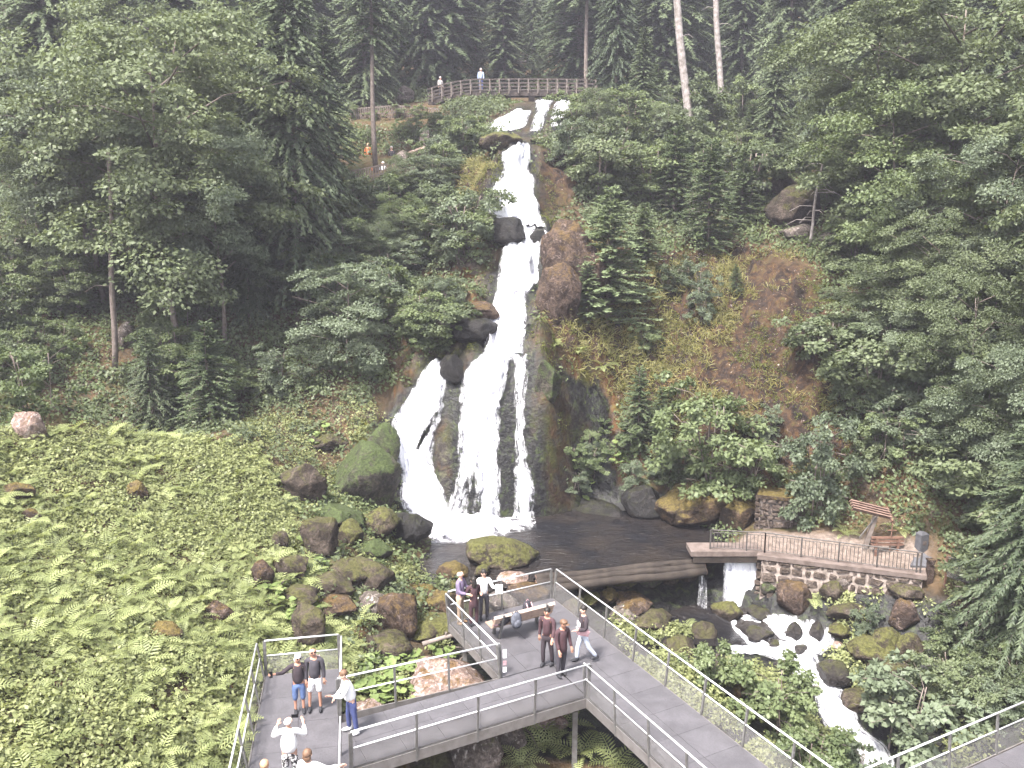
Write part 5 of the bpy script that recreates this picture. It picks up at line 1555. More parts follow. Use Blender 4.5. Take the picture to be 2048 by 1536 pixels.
M_RRUST = mat_rock('rust_brown_rock', (0.115, 0.080, 0.062), (0.05, 0.035, 0.029), (0.13, 0.085, 0.035), 0.5, pale=(0.17, 0.13, 0.115))
M_RORANGE = mat_rock('orange_moss_rock', (0.13, 0.085, 0.055), (0.055, 0.04, 0.03), (0.150, 0.115, 0.040), 0.66)

M_RCREEK = mat_rock('creek_rock', (0.062, 0.052, 0.049), (0.024, 0.020, 0.019), (0.060, 0.060, 0.022), 0.45, wet=True)

def boulder_mesh(seed, rx, ry, rz, sub=3, cuts=11, amp=0.22):
    """an angular block: a lump cut by many planes, then chipped"""
    r = random.Random(seed)
    bm = bmesh.new()
    bmesh.ops.create_icosphere(bm, subdivisions=sub, radius=1.0)
    planes = []
    for _ in range(cuts):
        n = Vector((r.uniform(-1, 1), r.uniform(-1, 1), r.uniform(-0.6, 1))).normalized()
        planes.append((n, r.uniform(0.58, 0.9)))
    off = Vector((r.uniform(0, 50), r.uniform(0, 50), r.uniform(0, 50)))
    for v in bm.verts:
        p = v.co.copy()
        p += p * amp * (mnoise.noise(p * 1.2 + off) + 0.5 * mnoise.noise(p * 2.7 + off))
        for n, d in planes:
            e = p.dot(n) - d
            if e > 0: p -= n * e * 0.96
        rg = 1 - abs(mnoise.noise(p * 3.2 + off)) * 2
        p += p.normalized() * (0.05 * mnoise.noise(p * 5 + off) + 0.035 * mnoise.noise(p * 11 + off) - 0.05 * max(rg - 0.72, 0) / 0.28)
        v.co = Vector((p.x * rx * 1.12, p.y * ry * 1.12, p.z * rz * 1.12))
    me = bpy.data.meshes.new('boulder')
    bm.to_mesh(me); bm.free()
    return me

_bseed = [100]
def boulder(px, py, w, h, mat, label, D=None, cat='boulder', name='boulder', tilt=0.0, group=None, deep=0.9, z=None):
    """px,py: picture centre; w,h: picture size"""
    if z is not None:
        p = at_z(px, py + h * 0.42, z)
    elif D is not None:
        p = at_dist(px, py + h * 0.42, D)
    else:
        p = hit(px, py + h * 0.42)[0]
    dep = p[1] * CP - (p[2] - CAMZ) * SP
    W = w * dep / FPX; Hh = h * dep / FPX
    dn = math.atan2(CAMZ - p[2], p[1])
    rx = W / 2 * 1.06; ry = W / 2 * deep
    rz = max(math.sqrt(max((Hh / 2) ** 2 - (ry * math.sin(dn)) ** 2 * 0.8, (0.22 * W) ** 2)), 0.25 * Hh) / max(math.cos(dn), 0.5)
    c = at_dist(px, py, p[1] + ry * 0.35)
    _bseed[0] += 1
    me = boulder_mesh(_bseed[0], rx, ry, rz, 4 if w > 42 else 3)
    o = link(name, me, None, mat, True)
    o.location = tuple(c)
    o.rotation_euler = (0, tilt, random.uniform(-0.4, 0.4))
    return tag(o, label, cat, group)

B = [
    (640, 1080, 76, 84, M_RBROWN, 'large round brown boulder on the slope left of the pool'),
    (700, 1068, 54, 48, M_RMOSS, 'yellow-mossed boulder right of the large round brown one'),
    (757, 1047, 78, 64, M_RMOSS, 'mossy pale-flecked boulder beside the dark wet one'),
    (749, 1096, 62, 46, M_RGREEN, 'green mossy boulder at the left rim of the pool'),
    (812, 1054, 88, 64, M_RWET, 'dark wet boulder beside the foaming water'),
    (668, 1036, 110, 38, M_RGREEN, 'flat mossy boulder above the round brown one'),
    (606, 968, 92, 78, M_RBROWN, 'brown mossy boulder below the beech'),
    (765, 893, 72, 80, M_RGREEN, 'rounded mossy rock touching the left branch of the fall'),
    (730, 955, 132, 130, M_RGREEN, 'huge green mossy boulder left of the fall'),
    (655, 882, 74, 34, M_RBROWN, 'long brown ledge rock left of the huge mossy boulder'),
    (562, 1082, 34, 46, M_RBROWN, 'small brown boulder left of the large round one'),
    (585, 1135, 66, 52, M_RBROWN, 'brown boulder at the edge of the fern bank'),
    (522, 1150, 44, 56, M_RRUST, 'rusty boulder half hidden in the ferns'),
    (690, 1143, 100, 46, M_RBROWN, 'broad brown boulder in the rock pile'),
    (753, 1157, 82, 66, M_RBROWN, 'dark brown boulder at the corner of the pool'),
    (664, 1172, 90, 56, M_RBROWN, 'brown boulder in the middle of the rock pile'),
    (597, 1194, 80, 42, M_RBROWN, 'low brown boulder left of the rock pile'),
    (680, 1212, 84, 50, M_RRUST, 'pale-stained boulder in the rock pile'),
    (798, 1228, 100, 96, M_RRUST, 'large pinkish-brown boulder below the pool'),
    (621, 1252, 78, 84, M_RBROWN, 'pointed brown boulder behind the narrow platform'),
    (775, 1284, 104, 50, M_RBROWN, 'low brown boulder below the large pinkish one'),
    (742, 1210, 66, 52, M_RGREY, 'greyish boulder left of the large pinkish one'),
    (880, 1212, 78, 56, M_RORANGE, 'orange-mossed boulder left of the bench platform'),
    (862, 1256, 100, 42, M_RMOSS, 'long mossy boulder left of the bench platform'),
    (1000, 1104, 130, 56, M_RMOSS, 'oval mossy boulder standing in the pool'),
    (908, 1141, 62, 28, M_RORANGE, 'small yellow-mossed stone at the near pool rim'),
    (963, 1141, 36, 24, M_RMOSS, 'tiny mossy stone at the near pool rim'),
    (850, 1182, 66, 34, M_RORANGE, 'small orange stone at the pool outlet'),
    (908, 1176, 52, 30, M_RMOSS, 'small mossy stone behind the man in purple'),
    (835, 1205, 50, 30, M_RMOSS, 'small mossy stone above the large pinkish boulder'),
    (1030, 1162, 66, 30, M_RPALE, 'pale pink rock behind the bench platform'),
    (1052, 1186, 80, 36, M_RRUST, 'pinkish-brown rock under the back railing'),
    (1000, 1205, 60, 44, M_RGREY, 'white-flecked rock under the back railing'),
    (888, 1362, 176, 74, M_RPALE, 'big pale pink boulder behind the sloping bridge'),
    (735, 1415, 60, 40, M_RPALE, 'pale rock behind the white-shirted person'),
    (950, 1492, 126, 106, M_RGREY, 'big grey boulder under the sloping bridge'),
    (1022, 1468, 60, 66, M_RGREY, 'grey rock right of the big grey boulder'),
    (868, 1530, 110, 56, M_RBROWN, 'brown rock at the bottom edge under the bridge'),
    (1090, 1438, 76, 44, M_RPALE, 'pale rock below the bridge corner'),
    (770, 1500, 90, 46, M_RWET, 'dark wet rock in the creek under the bridge'),
    # creek
    (1453, 1221, 56, 44, M_RMOSS, 'yellow-green mossy stone below the weir'),
    (1518, 1226, 54, 27, M_RCREEK, 'dark mossy stone right below the weir foam'),
    (1536, 1176, 30, 30, M_RGREEN, 'little mossy stone right of the weir fall'),
    (1586, 1196, 60, 64, M_RRUST, 'brown mossy rock in front of the wall beside the weir'),
    (1520, 1268, 54, 34, M_RCREEK, 'flat dark stone splitting the rapids'),
    (1586, 1262, 34, 41, M_RCREEK, 'upright dark stone in the middle of the rapids'),
    (1548, 1288, 30, 19, M_RCREEK, 'small dark stone in the rapids'),
    (1600, 1298, 28, 24, M_RCREEK, 'round dark stone at the end of the rapids'),
    (1634, 1266, 31, 41, M_RCREEK, 'dark stone at the right side of the rapids'),
    (1568, 1332, 39, 22, M_RCREEK, 'low dark stone below the rapids'),
    (1668, 1344, 66, 51, M_RCREEK, 'large dark boulder right of the narrow creek run'),
    (1690, 1222, 74, 46, M_RBROWN, 'brown boulder under the stone wall'),
    (1664, 1182, 46, 40, M_RBROWN, 'reddish boulder leaning on the stone wall'),
    (1690, 1162, 40, 34, M_RGREY, 'grey boulder on top of the reddish one by the wall'),
    (1804, 1228, 56, 58, M_RRUST, 'wedge-shaped pinkish boulder below the wall end'),
    (1812, 1180, 64, 42, M_RBROWN, 'dark block at the right end of the stone wall'),
    (1745, 1298, 100, 44, M_RMOSS, 'mossy boulder right of the rapids'),
    (1822, 1296, 58, 60, M_RMOSS, 'mossy upright boulder on the right bank'),
    (1770, 1284, 56, 50, M_RMOSS, 'mossy boulder between two others on the right bank'),
    (1790, 1345, 96, 46, M_RBROWN, 'pale-topped brown boulder behind the young maple'),
    (1720, 1398, 70, 40, M_RBROWN, 'brown boulder under the young maple'),
    (1900, 1400, 60, 40, M_RBROWN, 'brown boulder above the corner walkway'),
    (1680, 1262, 60, 34, M_RMOSS, 'mossy boulder above the bright white stone'),
    (1676, 1292, 22, 16, M_RPALE, 'bright white stone right of the rapids'),
    (1480, 1382, 40, 44, M_RORANGE, 'orange-mossed boulder right of the long railing'),
    (1400, 1262, 52, 40, M_RBROWN, 'brown boulder left of the rapids'),
    # dam stones
    (1168, 1168, 52, 24, M_RORANGE, 'first mossy stone of the row under the log dam'),
    (1208, 1166, 44, 26, M_RMOSS, 'second mossy stone of the row under the log dam'),
    (1250, 1164, 52, 30, M_RMOSS, 'leafy mossy stone in the row under the log dam'),
    (1296, 1160, 46, 28, M_RGREEN, 'green stone in the row under the log dam'),
    (1338, 1155, 48, 26, M_RMOSS, 'fifth mossy stone of the row under the log dam'),
    (1374, 1150, 40, 24, M_RORANGE, 'last yellowish stone of the row under the log dam'),
    (1215, 1192, 44, 36, M_RORANGE, 'orange mossy stone just behind the long railing'),
    (1262, 1206, 74, 34, M_RRUST, 'long pinkish stone just behind the long railing'),
    (1180, 1196, 46, 30, M_RMOSS, 'mossy stone behind the first long-railing post'),
    (1250, 1226, 60, 34, M_RGREY, 'white-flecked stone behind the long railing'),
    (1310, 1240, 80, 44, M_RBROWN, 'brown boulder behind the long railing'),
    (1356, 1290, 70, 40, M_RBROWN, 'brown boulder under the fern beside the long railing'),
    (1150, 1215, 50, 44, M_RBROWN, 'brown stone at the right corner of the bench platform'),
    # rocks around the falls
    (1396, 1008, 196, 112, M_RORANGE, 'great yellow-mossed rock overhanging the pool at right'),
    (1480, 1030, 80, 66, M_RORANGE, 'orange-mossed rock left of the stone pillar'),
    (1140, 505, 96, 128, M_RRUST, 'tall reddish-brown rock right of the middle fall'),
    (1118, 592, 84, 110, M_RRUST, 'lower part of reddish-brown rock beside the middle fall'),
    (1178, 560, 70, 110, M_RRUST, 'brown rock shoulder under the bright young fir'),
    (1022, 464, 74, 54, M_RWET, 'dark round rock left of the narrow chute'),
    (1076, 473, 32, 34, M_RWET, 'dark round stone right of the narrow chute'),
    (962, 622, 74, 36, M_RRUST, 'flat pinkish rock left of the middle fall'),
    (950, 660, 90, 50, M_RWET, 'dark ledge below the flat pinkish rock'),
    (1004, 285, 84, 18, M_RMOSS, 'mossy slab between the upper cascade and the uppermost fall'),
    (1090, 280, 52, 24, M_RBROWN, 'mossy slab right of the uppermost fall lip'),
    (838, 310, 54, 34, M_RPALE, 'pale rock at the lower footpath'),  # in the pale pink rock colour
    (805, 316, 34, 30, M_RGREY, 'grey rock left of the pale footpath rock'),
    (852, 285, 24, 50, M_RGREY, 'upright grey rock above the pale footpath rock'),
    (775, 150, 40, 30, M_RGREY, 'grey crag at the upper left footpath'),
    (812, 190, 30, 36, M_RGREY, 'grey crag above the upper left railing'),
    (912, 448, 40, 34, M_RPALE, 'pale rock left of the dark round rock'),
    (36, 500, 74, 44, M_RGREY, 'dark grey rock at the left edge of the forest'),
    (20, 532, 60, 34, M_RGREY, 'lower grey rock at the left edge of the forest'),
    (60, 850, 62, 66, M_RPALE, 'whitish weathered rock above the fern bank near the left edge'),
    (250, 672, 44, 50, M_RGREY, 'grey rock behind the left young spruce'),
    (38, 982, 50, 40, M_RORANGE, 'orange-brown stone in the upper fern bank at the left edge'),
    (275, 982, 44, 40, M_RORANGE, 'orange-brown stone in the middle of the upper fern bank'),
    (60, 1032, 36, 30, M_RORANGE, 'small orange stone in the fern bank near the left edge'),
    (440, 1225, 50, 44, M_RRUST, 'reddish stone in the fern bank above the platform railing'),
    (330, 1262, 60, 40, M_RORANGE, 'orange-brown stone low in the fern bank'),
    (1592, 420, 110, 84, M_RBROWN, 'dark rock wall behind the dead white sapling'),
    (1560, 375, 70, 60, M_RBROWN, 'upper block of the dark rock wall left of the dead sapling'),
    (1596, 464, 66, 26, M_RGREY, 'grey ledge at the foot of the grey rock wall'),
    (1660, 478, 56, 18, M_RGREY, 'flat pale slab right of the dead sapling'),
    (1098, 760, 50, 80, M_RGREEN, 'mossy rock beside the thin thread of water'),
    (1180, 1022, 140, 44, M_RWET, 'dark flat rock shelf at the right rear of the pool'),
    (1290, 1010, 90, 70, M_RWET, 'dark shaded rock under the great overhang'),
    (905, 740, 60, 60, M_RWET, 'dark rock where the left branch forks off'),
    (720, 432, 28, 46, M_RRUST, 'brown stump-like rock among the shrubs left of the falls'),
]
for b in B: boulder(*b[:6], z=(POOLZ if 'in the pool' in b[5] or 'near pool rim' in b[5] or 'yellow-mossed one' in b[5] else None))
# ------------------------------------------------------------------ log dam, weir slab, stone wall, pillar
M_LOG = mat_plain('weathered_log', (0.040, 0.031, 0.025), (0.016, 0.012, 0.010), 3, 0.85, 0, 0.6, 0.06)
M_CONC = mat_plain('stained_concrete', (0.155, 0.122, 0.11), (0.08, 0.06, 0.052), 3, 0.85, 0, 0.4, 0.03)
M_MORTAR = mat_plain('pale_mortar', (0.36, 0.30, 0.27), (0.12, 0.095, 0.08), 5, 0.95, 0, 0.5, 0.03)
M_STONE = mat_rock('wall_stone', (0.17, 0.135, 0.115), (0.085, 0.065, 0.055), (0.075, 0.075, 0.030), 0.25)
M_IRON = mat_plain('old_iron_rail', (0.10, 0.092, 0.088), (0.06, 0.052, 0.05), 9, 0.6, 0.3)
M_RUST = mat_plain('rusty_iron', (0.19, 0.105, 0.075), (0.09, 0.05, 0.038), 9, 0.85, 0.1)
M_WOODR = mat_plain('reddish_board', (0.20, 0.13, 0.105), (0.11, 0.068, 0.054), 5, 0.85, 0, 0.5, 0.03)
M_WOODG = mat_plain('grey_weathered_wood', (0.17, 0.14, 0.125), (0.095, 0.076, 0.066), 5, 0.9, 0, 0.5, 0.03)
M_SLATE = mat_plain('blue_grey_stone', (0.085, 0.084, 0.094), (0.05, 0.05, 0.056), 5, 0.8)

dA, dB = np.array([0.9, 30.2]), np.array([7.6, 31.85])
for k, (dy, dz, rr_, lb) in enumerate(((0.0, -0.98, 0.15, 'rear log of the dam, its top level with the pool'), (-0.27, -1.06, 0.15, 'middle log of the dam below the pool'), (-0.55, -1.18, 0.16, 'front log of the dam with moss on its flank'))):
    root = empty('dam_log', (float((dA + dB)[0] / 2), float((dA + dB)[1] / 2) + dy, dz))
    d = (dB - dA) / 2
    pts = [tuple(np.r_[d * t, 0.03 * math.sin(5 * t + k)]) for t in np.linspace(-1, 1, 14)]
    m = MB(); m.tube(pts, [rr_ * (1 + 0.08 * math.sin(3.1 * i + k)) for i in range(14)], 12); lg_ = m.build('log', M_LOG, root, True)
    for e, t in enumerate((-1.0, 1.0)):
        m = MB(); m.tube([tuple(np.r_[d * t * 1.0, 0.0]), tuple(np.r_[d * t * 1.004, 0.0])], rr_ * 0.9, 12); m.build('sawn_end', M_WOODR, lg_)
    tag(root, lb, 'log', 'logs of the creek dam')

def stone_mesh(seed):
    r = random.Random(seed)
    g = [-0.5, -0.36, 0.36, 0.5]
    bm = bmesh.new()
    bmesh.ops.create_cube(bm, size=1.0)
    bmesh.ops.bevel(bm, geom=list(bm.edges), offset=0.2, segments=1, profile=0.5, affect='EDGES')
    for v in bm.verts:
        v.co += Vector((r.uniform(-0.09, 0.09), r.uniform(-0.06, 0.06), r.uniform(-0.09, 0.09)))
    me = bpy.data.meshes.new('stone'); bm.to_mesh(me); bm.free()
    me.materials.append(M_STONE)
    return me
STONES = [stone_mesh(i) for i in range(8)]
def masonry(root, A, B, zb, zt, front, rs, course=0.27, depth=0.30, hole=None):
    """stones laid in courses between two ground points; front: outward normal"""
    A, B = np.array(A, float), np.array(B, float)
    L = np.linalg.norm(B - A); d = (B - A) / L; ang = math.atan2(d[1], d[0])
    ox, oy, oz = root.location
    z = zb
    while z < zt - 0.06:
        ch = min(course * rs.uniform(0.62, 1.45), zt - z)
        s = -rs.uniform(0, 0.25)
        while s < L - 0.05:
            w = rs.uniform(0.18, 0.66)
            s0, s1 = max(s, 0), min(s + w, L)
            if s1 - s0 > 0.10 and not (hole and hole[0] < (s0 + s1) / 2 < hole[1] and hole[2] < z + ch / 2 < hole[3]):
                c = A + d * (s0 + s1) / 2 + np.array(front) * rs.uniform(0.0, 0.06)
                o = link('stone', STONES[rs.randrange(8)], root)
                o.location = (c[0] - ox, c[1] - oy, z + ch / 2 - oz)
                o.rotation_euler = (rs.uniform(-0.06, 0.06), rs.uniform(-0.16, 0.16), ang)
                o.scale = (s1 - s0 - rs.uniform(0.03, 0.08), depth, ch * rs.uniform(0.86, 1.04) - 0.04)
            s += w
        z += ch
WA, WB = np.array([9.75, 31.3]), np.array([15.2, 29.45])
wd = (WB - WA) / np.linalg.norm(WB - WA); wf = np.array([wd[1], -wd[0]]);
if wf[1] > 0: wf = -wf
rs = random.Random(3)
wall = empty('stone_wall', (float(WA[0]), float(WA[1]), -2.9))
tag(wall, 'rough stone retaining wall with pale mortar right of the weir', 'wall')
masonry(wall, WA, WB, -2.9, -0.62, wf, rs, 0.3, 0.34, hole=(3.5, 3.95, -2.3, -1.8))
masonry(wall, WA - wf * 1.0, WA, -2.9, -0.62, -wd, rs, 0.3, 0.3)
m = MB(); c = (WA + WB) / 2 - wf * 0.025 - WA
m.box((c[0], c[1], 1.12), (5.7, 0.34, 2.24), Matrix.Rotation(math.atan2(wd[1], wd[0]), 3, 'Z')); m.build('mortar_core', M_MORTAR, wall)
m = MB(); a = WA - WA - wf * 0.05 - wd * 0.15; b = WB - WA - wf * 0.05 + wd * 0.1
m.beam((a[0], a[1], 2.38), (b[0], b[1], 2.38), 0.5, 0.17); m.build('coping', M_CONC, wall)

slab = empty('footbridge_slab', (8.4, 31.9, -0.5))
sA = at_z(1382, 1104, -0.42); sB = np.array([WA[0] + 0.1, WA[1] + 0.15, -0.42])
m = MB()
e_ = (sB[:2] - sA[:2]); e_ = e_ / np.linalg.norm(e_); bk = np.array([-e_[1], e_[0]])
cA = sA[:2] + bk * 0.45; cB = sB[:2] + bk * 0.45
m.beam((cA[0] - 8.4, cA[1] - 31.9, 0.0), (cB[0] - 8.4, cB[1] - 31.9, 0.0), 0.95, 0.2); m.build('slab', M_CONC, slab)
m = MB(); cA2 = sA[:2] + bk * 0.06 + e_ * 0.1; cB2 = sB[:2] + bk * 0.06
m.beam((cA2[0] - 8.4, cA2[1] - 31.9, -0.24), (cB2[0] - 8.4, cB2[1] - 31.9, -0.24), 0.12, 0.28); m.build('front_beam', M_LOG, slab)
tag(slab, 'narrow concrete slab footbridge over the weir', 'footbridge')

def baluster_rail(label, pts, H=0.8, sp=0.135, mat=M_IRON, cat='railing'):
    p0 = pts[0]
    root = empty('iron_railing', tuple(p0))
    for (a, b) in zip(pts[:-1], pts[1:]):
        a = np.array(a, float) - p0; b = np.array(b, float) - p0
        L = np.linalg.norm(b - a); n = int(L / sp)
        for h, rr_ in ((H, 0.026), (H - 0.10, 0.014), (0.08, 0.014)):
            m = MB(); m.tube([a + [0, 0, h], b + [0, 0, h]], rr_, 6); m.build('rail', mat, root)
        for i in range(n + 1):
            q = a + (b - a) * i / n
            big = i % 10 == 0 or i == n
            m = MB(); m.beam(q + [0, 0, -0.12 if big else 0.08], q + [0, 0, H if big else H - 0.1], 0.045 if big else 0.018, 0.045 if big else 0.018, up=(1, 0, 0)); m.build('post' if big else 'baluster', mat, root)
    return tag(root, label, cat)
fa = at_z(1420, 1098, -0.4); fb = np.array([WA[0] + 0.15, WA[1] + 0.12, -0.42]); fc = np.array([WB[0] - 0.1, WB[1] + 0.05, -0.44])
baluster_rail('iron baluster railing along the slab footbridge and stone wall', [fa, fb, fc])
# mesh fence going on to the right
ga = np.array([WB[0] + 0.75, WB[1] - 0.15, -0.55]); gb = ga + np.array([2.4, -1.75, -0.35])
root = empty('wire_fence', tuple(ga))
for i in range(4):
    q = (gb - ga) * i / 3
    m = MB(); m.beam(q + [0, 0, -0.5], q + [0, 0, 0.85], 0.06, 0.06, up=(1, 0, 0)); m.build('post', M_RUST, root)
for h in (0.84, 0.1):
    m = MB(); m.tube([(0, 0, h), tuple((gb - ga) + [0, 0, h])], 0.022, 6); m.build('rail', M_IRON, root)
m = MB(); q = gb - ga; m.add([(0, 0, 0.1), (q[0], q[1], q[2] + 0.1), (q[0], q[1], q[2] + 0.82), (0, 0, 0.82)], [(0, 1, 2, 3)]); m.build('mesh_panel', M_MESH, root)
tag(root, 'rusty mesh fence going down to the right past the wall end', 'fence')

# pillar of masonry with a moss cap
pc = at_z(1550, 1062, -0.35)
pil = empty('stone_pillar', tuple(pc))
rs = random.Random(9)
hw = 0.70; PH = 1.42
q = pc[:2]
ex = wd; ey = -wf
for (a, b, fr) in ((q - ex * hw, q + ex * hw, wf), (q + ex * hw, q + ex * hw + ey * 1.0, ex), (q - ex * hw + ey * 1.0, q - ex * hw, -ex)):
    masonry(pil, a, b, pc[2] - 0.1, pc[2] + PH, fr, rs, 0.25, 0.26)
m = MB(); m.box((ey[0] * 0.5, ey[1] * 0.5, PH / 2 - 0.05), (2 * hw - 0.06, 1.0, PH + 0.06), Matrix.Rotation(math.atan2(wd[1], wd[0]), 3, 'Z')); m.build('mortar_core', M_MORTAR, pil)
m = MB(); m.box((ey[0] * 0.45, ey[1] * 0.45, PH + 0.06), (2 * hw + 0.16, 1.25, 0.14), Matrix.Rotation(math.atan2(wd[1], wd[0]), 3, 'Z')); m.build('moss_cap', M_RORANGE, pil)
tag(pil, 'squat masonry pillar with orange moss cap behind the footbridge rail', 'pillar')

# tilted board on a post
bp = at_z(1728, 1090, -0.1)
sg = empty('signboard', tuple(bp))
m = MB(); m.beam((0, 0, -0.3), (0.42, 0.1, 1.28), 0.15, 0.15, up=(1, 0, 0)); m.build('post', M_WOODG, sg)
m = MB(); m.tube([(-0.25, -0.1, 0.35), (0.38, 0.02, 1.15)], 0.03, 6); m.build('strut', M_IRON, sg)
for k in range(4):
    o_ = 0.13 * (k - 1.5)
    m = MB(); m.beam((-0.62, 0.0 - o_ * 0.8, 1.66 - o_ * 0.55 + 0.004 * k), (0.92, 0.05 - o_ * 0.8, 1.25 - o_ * 0.55 + 0.004 * k), 0.055, 0.145, up=(0.1, -0.6, 0.8)); m.build('plank', M_WOODR, sg)
m = MB(); m.beam((0.90, -0.25, 1.05), (0.90, 0.32, 1.42), 0.06, 0.10); m.build('end_batten', M_RUST, sg)
tag(sg, 'tilted reddish plank board on a leaning post on the right bank', 'signboard')
# small sluice gear
sp_ = at_z(1772, 1112, -0.42)
sl = empty('sluice_gear', tuple(sp_))
for dx in (-0.42, 0.42):
    m = MB(); m.beam((dx, 0, -0.1), (dx, 0, 0.75), 0.09, 0.09, up=(1, 0, 0)); m.build('post', M_RUST, sl)
for h in (0.75, 0.62, 0.48):
    m = MB(); m.beam((-0.62, 0, h), (0.62, 0, h), 0.10, 0.07); m.build('crossbar', M_RUST, sl)
m = MB(); m.tube([(0.12, 0, 0.2), (0.14, 0, 1.35)], 0.025, 6); spn_ = m.build('spindle', M_RUST, sl)
m = MB(); m.tube([(-0.05, 0, 1.05), (0.32, 0, 1.05)], 0.025, 6); m.build('handle', M_RUST, spn_)
tag(sl, 'rusty sluice gear with spindle behind the iron railing', 'sluice gear')
sp_ = at_z(1841, 1108, -0.3)
st = empty('stone_stele', tuple(sp_), 0.3)
m = MB(); m.box((0, 0, 0.35), (0.36, 0.30, 0.95)); sh_ = m.build('shaft', M_SLATE, st)
m = MB(); m.add([(-.18, -.15, .826), (.18, -.15, .826), (.18, .15, .826), (-.18, .15, .826), (-.10, -.09, .93), (.10, -.09, .90), (.10, .09, .90), (-.10, .09, .93)], [(0, 1, 5, 4), (1, 2, 6, 5), (2, 3, 7, 6), (3, 0, 4, 7), (4, 5, 6, 7)]); m.build('cap', M_SLATE, st)
m = MB(); m.box((0, -0.153, 0.5), (0.16, 0.01, 0.16)); m.build('plate', M_CONC, sh_)
tag(st, 'blue-grey stone post with a small plate at the railing end', 'post')
sp_ = at_z(1842, 1132, -0.6)
m = MB(); m.add([(-.45, -.3, -.2), (.5, -.3, -.2), (.5, .35, -.2), (-.45, .35, -.2), (-.45, -.3, .12), (.5, -.3, .12), (.5, .35, .42), (-.1, .35, .42)], [(3, 2, 1, 0), (4, 5, 6, 7), (0, 1, 5, 4), (1, 2, 6, 5), (2, 3, 7, 6), (3, 0, 4, 7)])
o = m.build('concrete_block', M_SLATE); o.location = tuple(sp_); o.rotation_euler = (0, 0, -0.2)
tag(o, 'wedge-shaped grey concrete block where the wall meets the mesh fence', 'block')
sp_ = at_z(1858, 1158, -0.75)
m = MB(); m.beam((0, 0, -0.5), (0, 0, 0.72), 0.22, 0.2, up=(1, 0, 0)); m.box((0, 0, 0.76), (0.27, 0.25, 0.07))
o = m.build('gate_post', M_RRUST); o.location = tuple(sp_)
tag(o, 'mossy brown stone post at the start of the mesh fence', 'post')

# ------------------------------------------------------------------ upper wooden footbridge
M_BWOOD = mat_plain('bridge_timber', (0.075, 0.060, 0.054), (0.04, 0.031, 0.028), 4, 0.9, 0, 0.4, 0.03)
M_BLIGHT = mat_plain('light_bridge_timber', (0.20, 0.17, 0.155), (0.12, 0.10, 0.09), 4, 0.9)
bD = 72.5
bz = at_dist(1040, 182, bD)[2]
br = empty('wooden_footbridge', (0, bD, bz))
def bx_(px): return at_dist(px, 180, bD)[0]
def bsag(p): return -0.75 * (max(970 - p, 0) / 110) ** 2 - 0.10 * ((p - 1060) / 140) ** 2 * (p >= 970)
span = [(bx_(p), bsag(p)) for p in np.linspace(858, 1190, 20)]
def bseg(dy, z, w, h, name, mat):
    m = MB()
    for (x0, z0), (x1, z1) in zip(span[:-1], span[1:]): pass
    V = []; F = []
    for i, (x, dz) in enumerate(span):
        for sy, sz in ((-1, -1), (1, -1), (1, 1), (-1, 1)): V.append((x, dy + sy * w / 2, z + dz + sz * h / 2))
    for i in range(len(span) - 1):
        a = i * 4; b = a + 4
        F += [(a + k, a + (k + 1) % 4, b + (k + 1) % 4, b + k) for k in range(4)]
    F += [(3, 2, 1, 0), tuple(range(len(V) - 4, len(V)))]
    m.add(V, F); m.build(name, mat, br)
bseg(0, -0.02, 1.9, 0.08, 'deck', M_BLIGHT)
bseg(-0.8, -0.27, 0.2, 0.42, 'main_beam', M_BWOOD); bseg(0.8, -0.24, 0.2, 0.34, 'main_beam', M_BWOOD)
for dy in (-1.0, 1.0):
    for h in (0.22, 0.48, 0.78): bseg(dy, h, 0.08, 0.11, 'rail', M_BWOOD)
    for x, dz in [(bx_(p), bsag(p)) for p in np.arange(866, 1190, 19.0)]:
        m = MB(); m.beam((x, dy, dz - 0.3), (x, dy, dz + 0.80), 0.09, 0.09, up=(1, 0, 0)); m.build('rail_post', M_BLIGHT if dy < 0 else M_BWOOD, br)
        m = MB(); m.beam((x + 0.16, dy * 1.35, dz - 0.2), (x + 0.02, dy * 1.05, dz + 0.65), 0.06, 0.06, up=(1, 0, 0)); m.build('brace', M_BWOOD, br)
for p in (948, 1016, 1063):
    x = bx_(p)
    m = MB(); m.beam((x, -0.3, -0.4), (x, -0.3, float(gz(x, bD - 0.3)) - bz - 0.5), 0.42, 0.5, up=(1, 0, 0)); m.build('pier', M_CONC, br)
tag(br, 'wooden footbridge with braced rail posts above the falls', 'footbridge')

def picket_fence(label, pts, H, sp=0.16):
    p0 = np.array(pts[0], float)
    root = empty('picket_fence', tuple(p0))
    for a, b in zip(pts[:-1], pts[1:]):
        a = np.array(a) - p0; b = np.array(b) - p0
        L = np.linalg.norm(b - a); n = int(L / sp)
        for h in (H, H * 0.35):
            m = MB(); m.beam(a + [0, 0, h], b + [0, 0, h], 0.08, 0.09); m.build('rail', M_WOODG, root)
        for i in range(n):
            q = a + (b - a) * (i + 0.5) / n
            m = MB(); m.beam(q + [0, -0.06, -0.15], q + [0, -0.06, H - 0.05], 0.085, 0.025, up=(0, 1, 0)); m.build('picket', M_WOODG, root)
    return tag(root, label, 'fence')
picket_fence('upper wooden picket railing along the path left of the footbridge', [at_dist(700, 240, 67), at_dist(790, 233, 66.2), at_dist(830, 236, 66), at_dist(880, 240, 65.8)], 0.78)
picket_fence('lower wooden picket railing on the path left of the falls', [at_dist(690, 372, 57), at_dist(760, 358, 56.8), at_dist(842, 344, 56.8)], 0.85)
picket_fence('small railing at the crag high on the left', [at_dist(745, 140, 78), at_dist(776, 138, 78)], 0.8, 0.3)
tr_ = empty('log_terrace', tuple(at_dist(1058, 124, 96)))
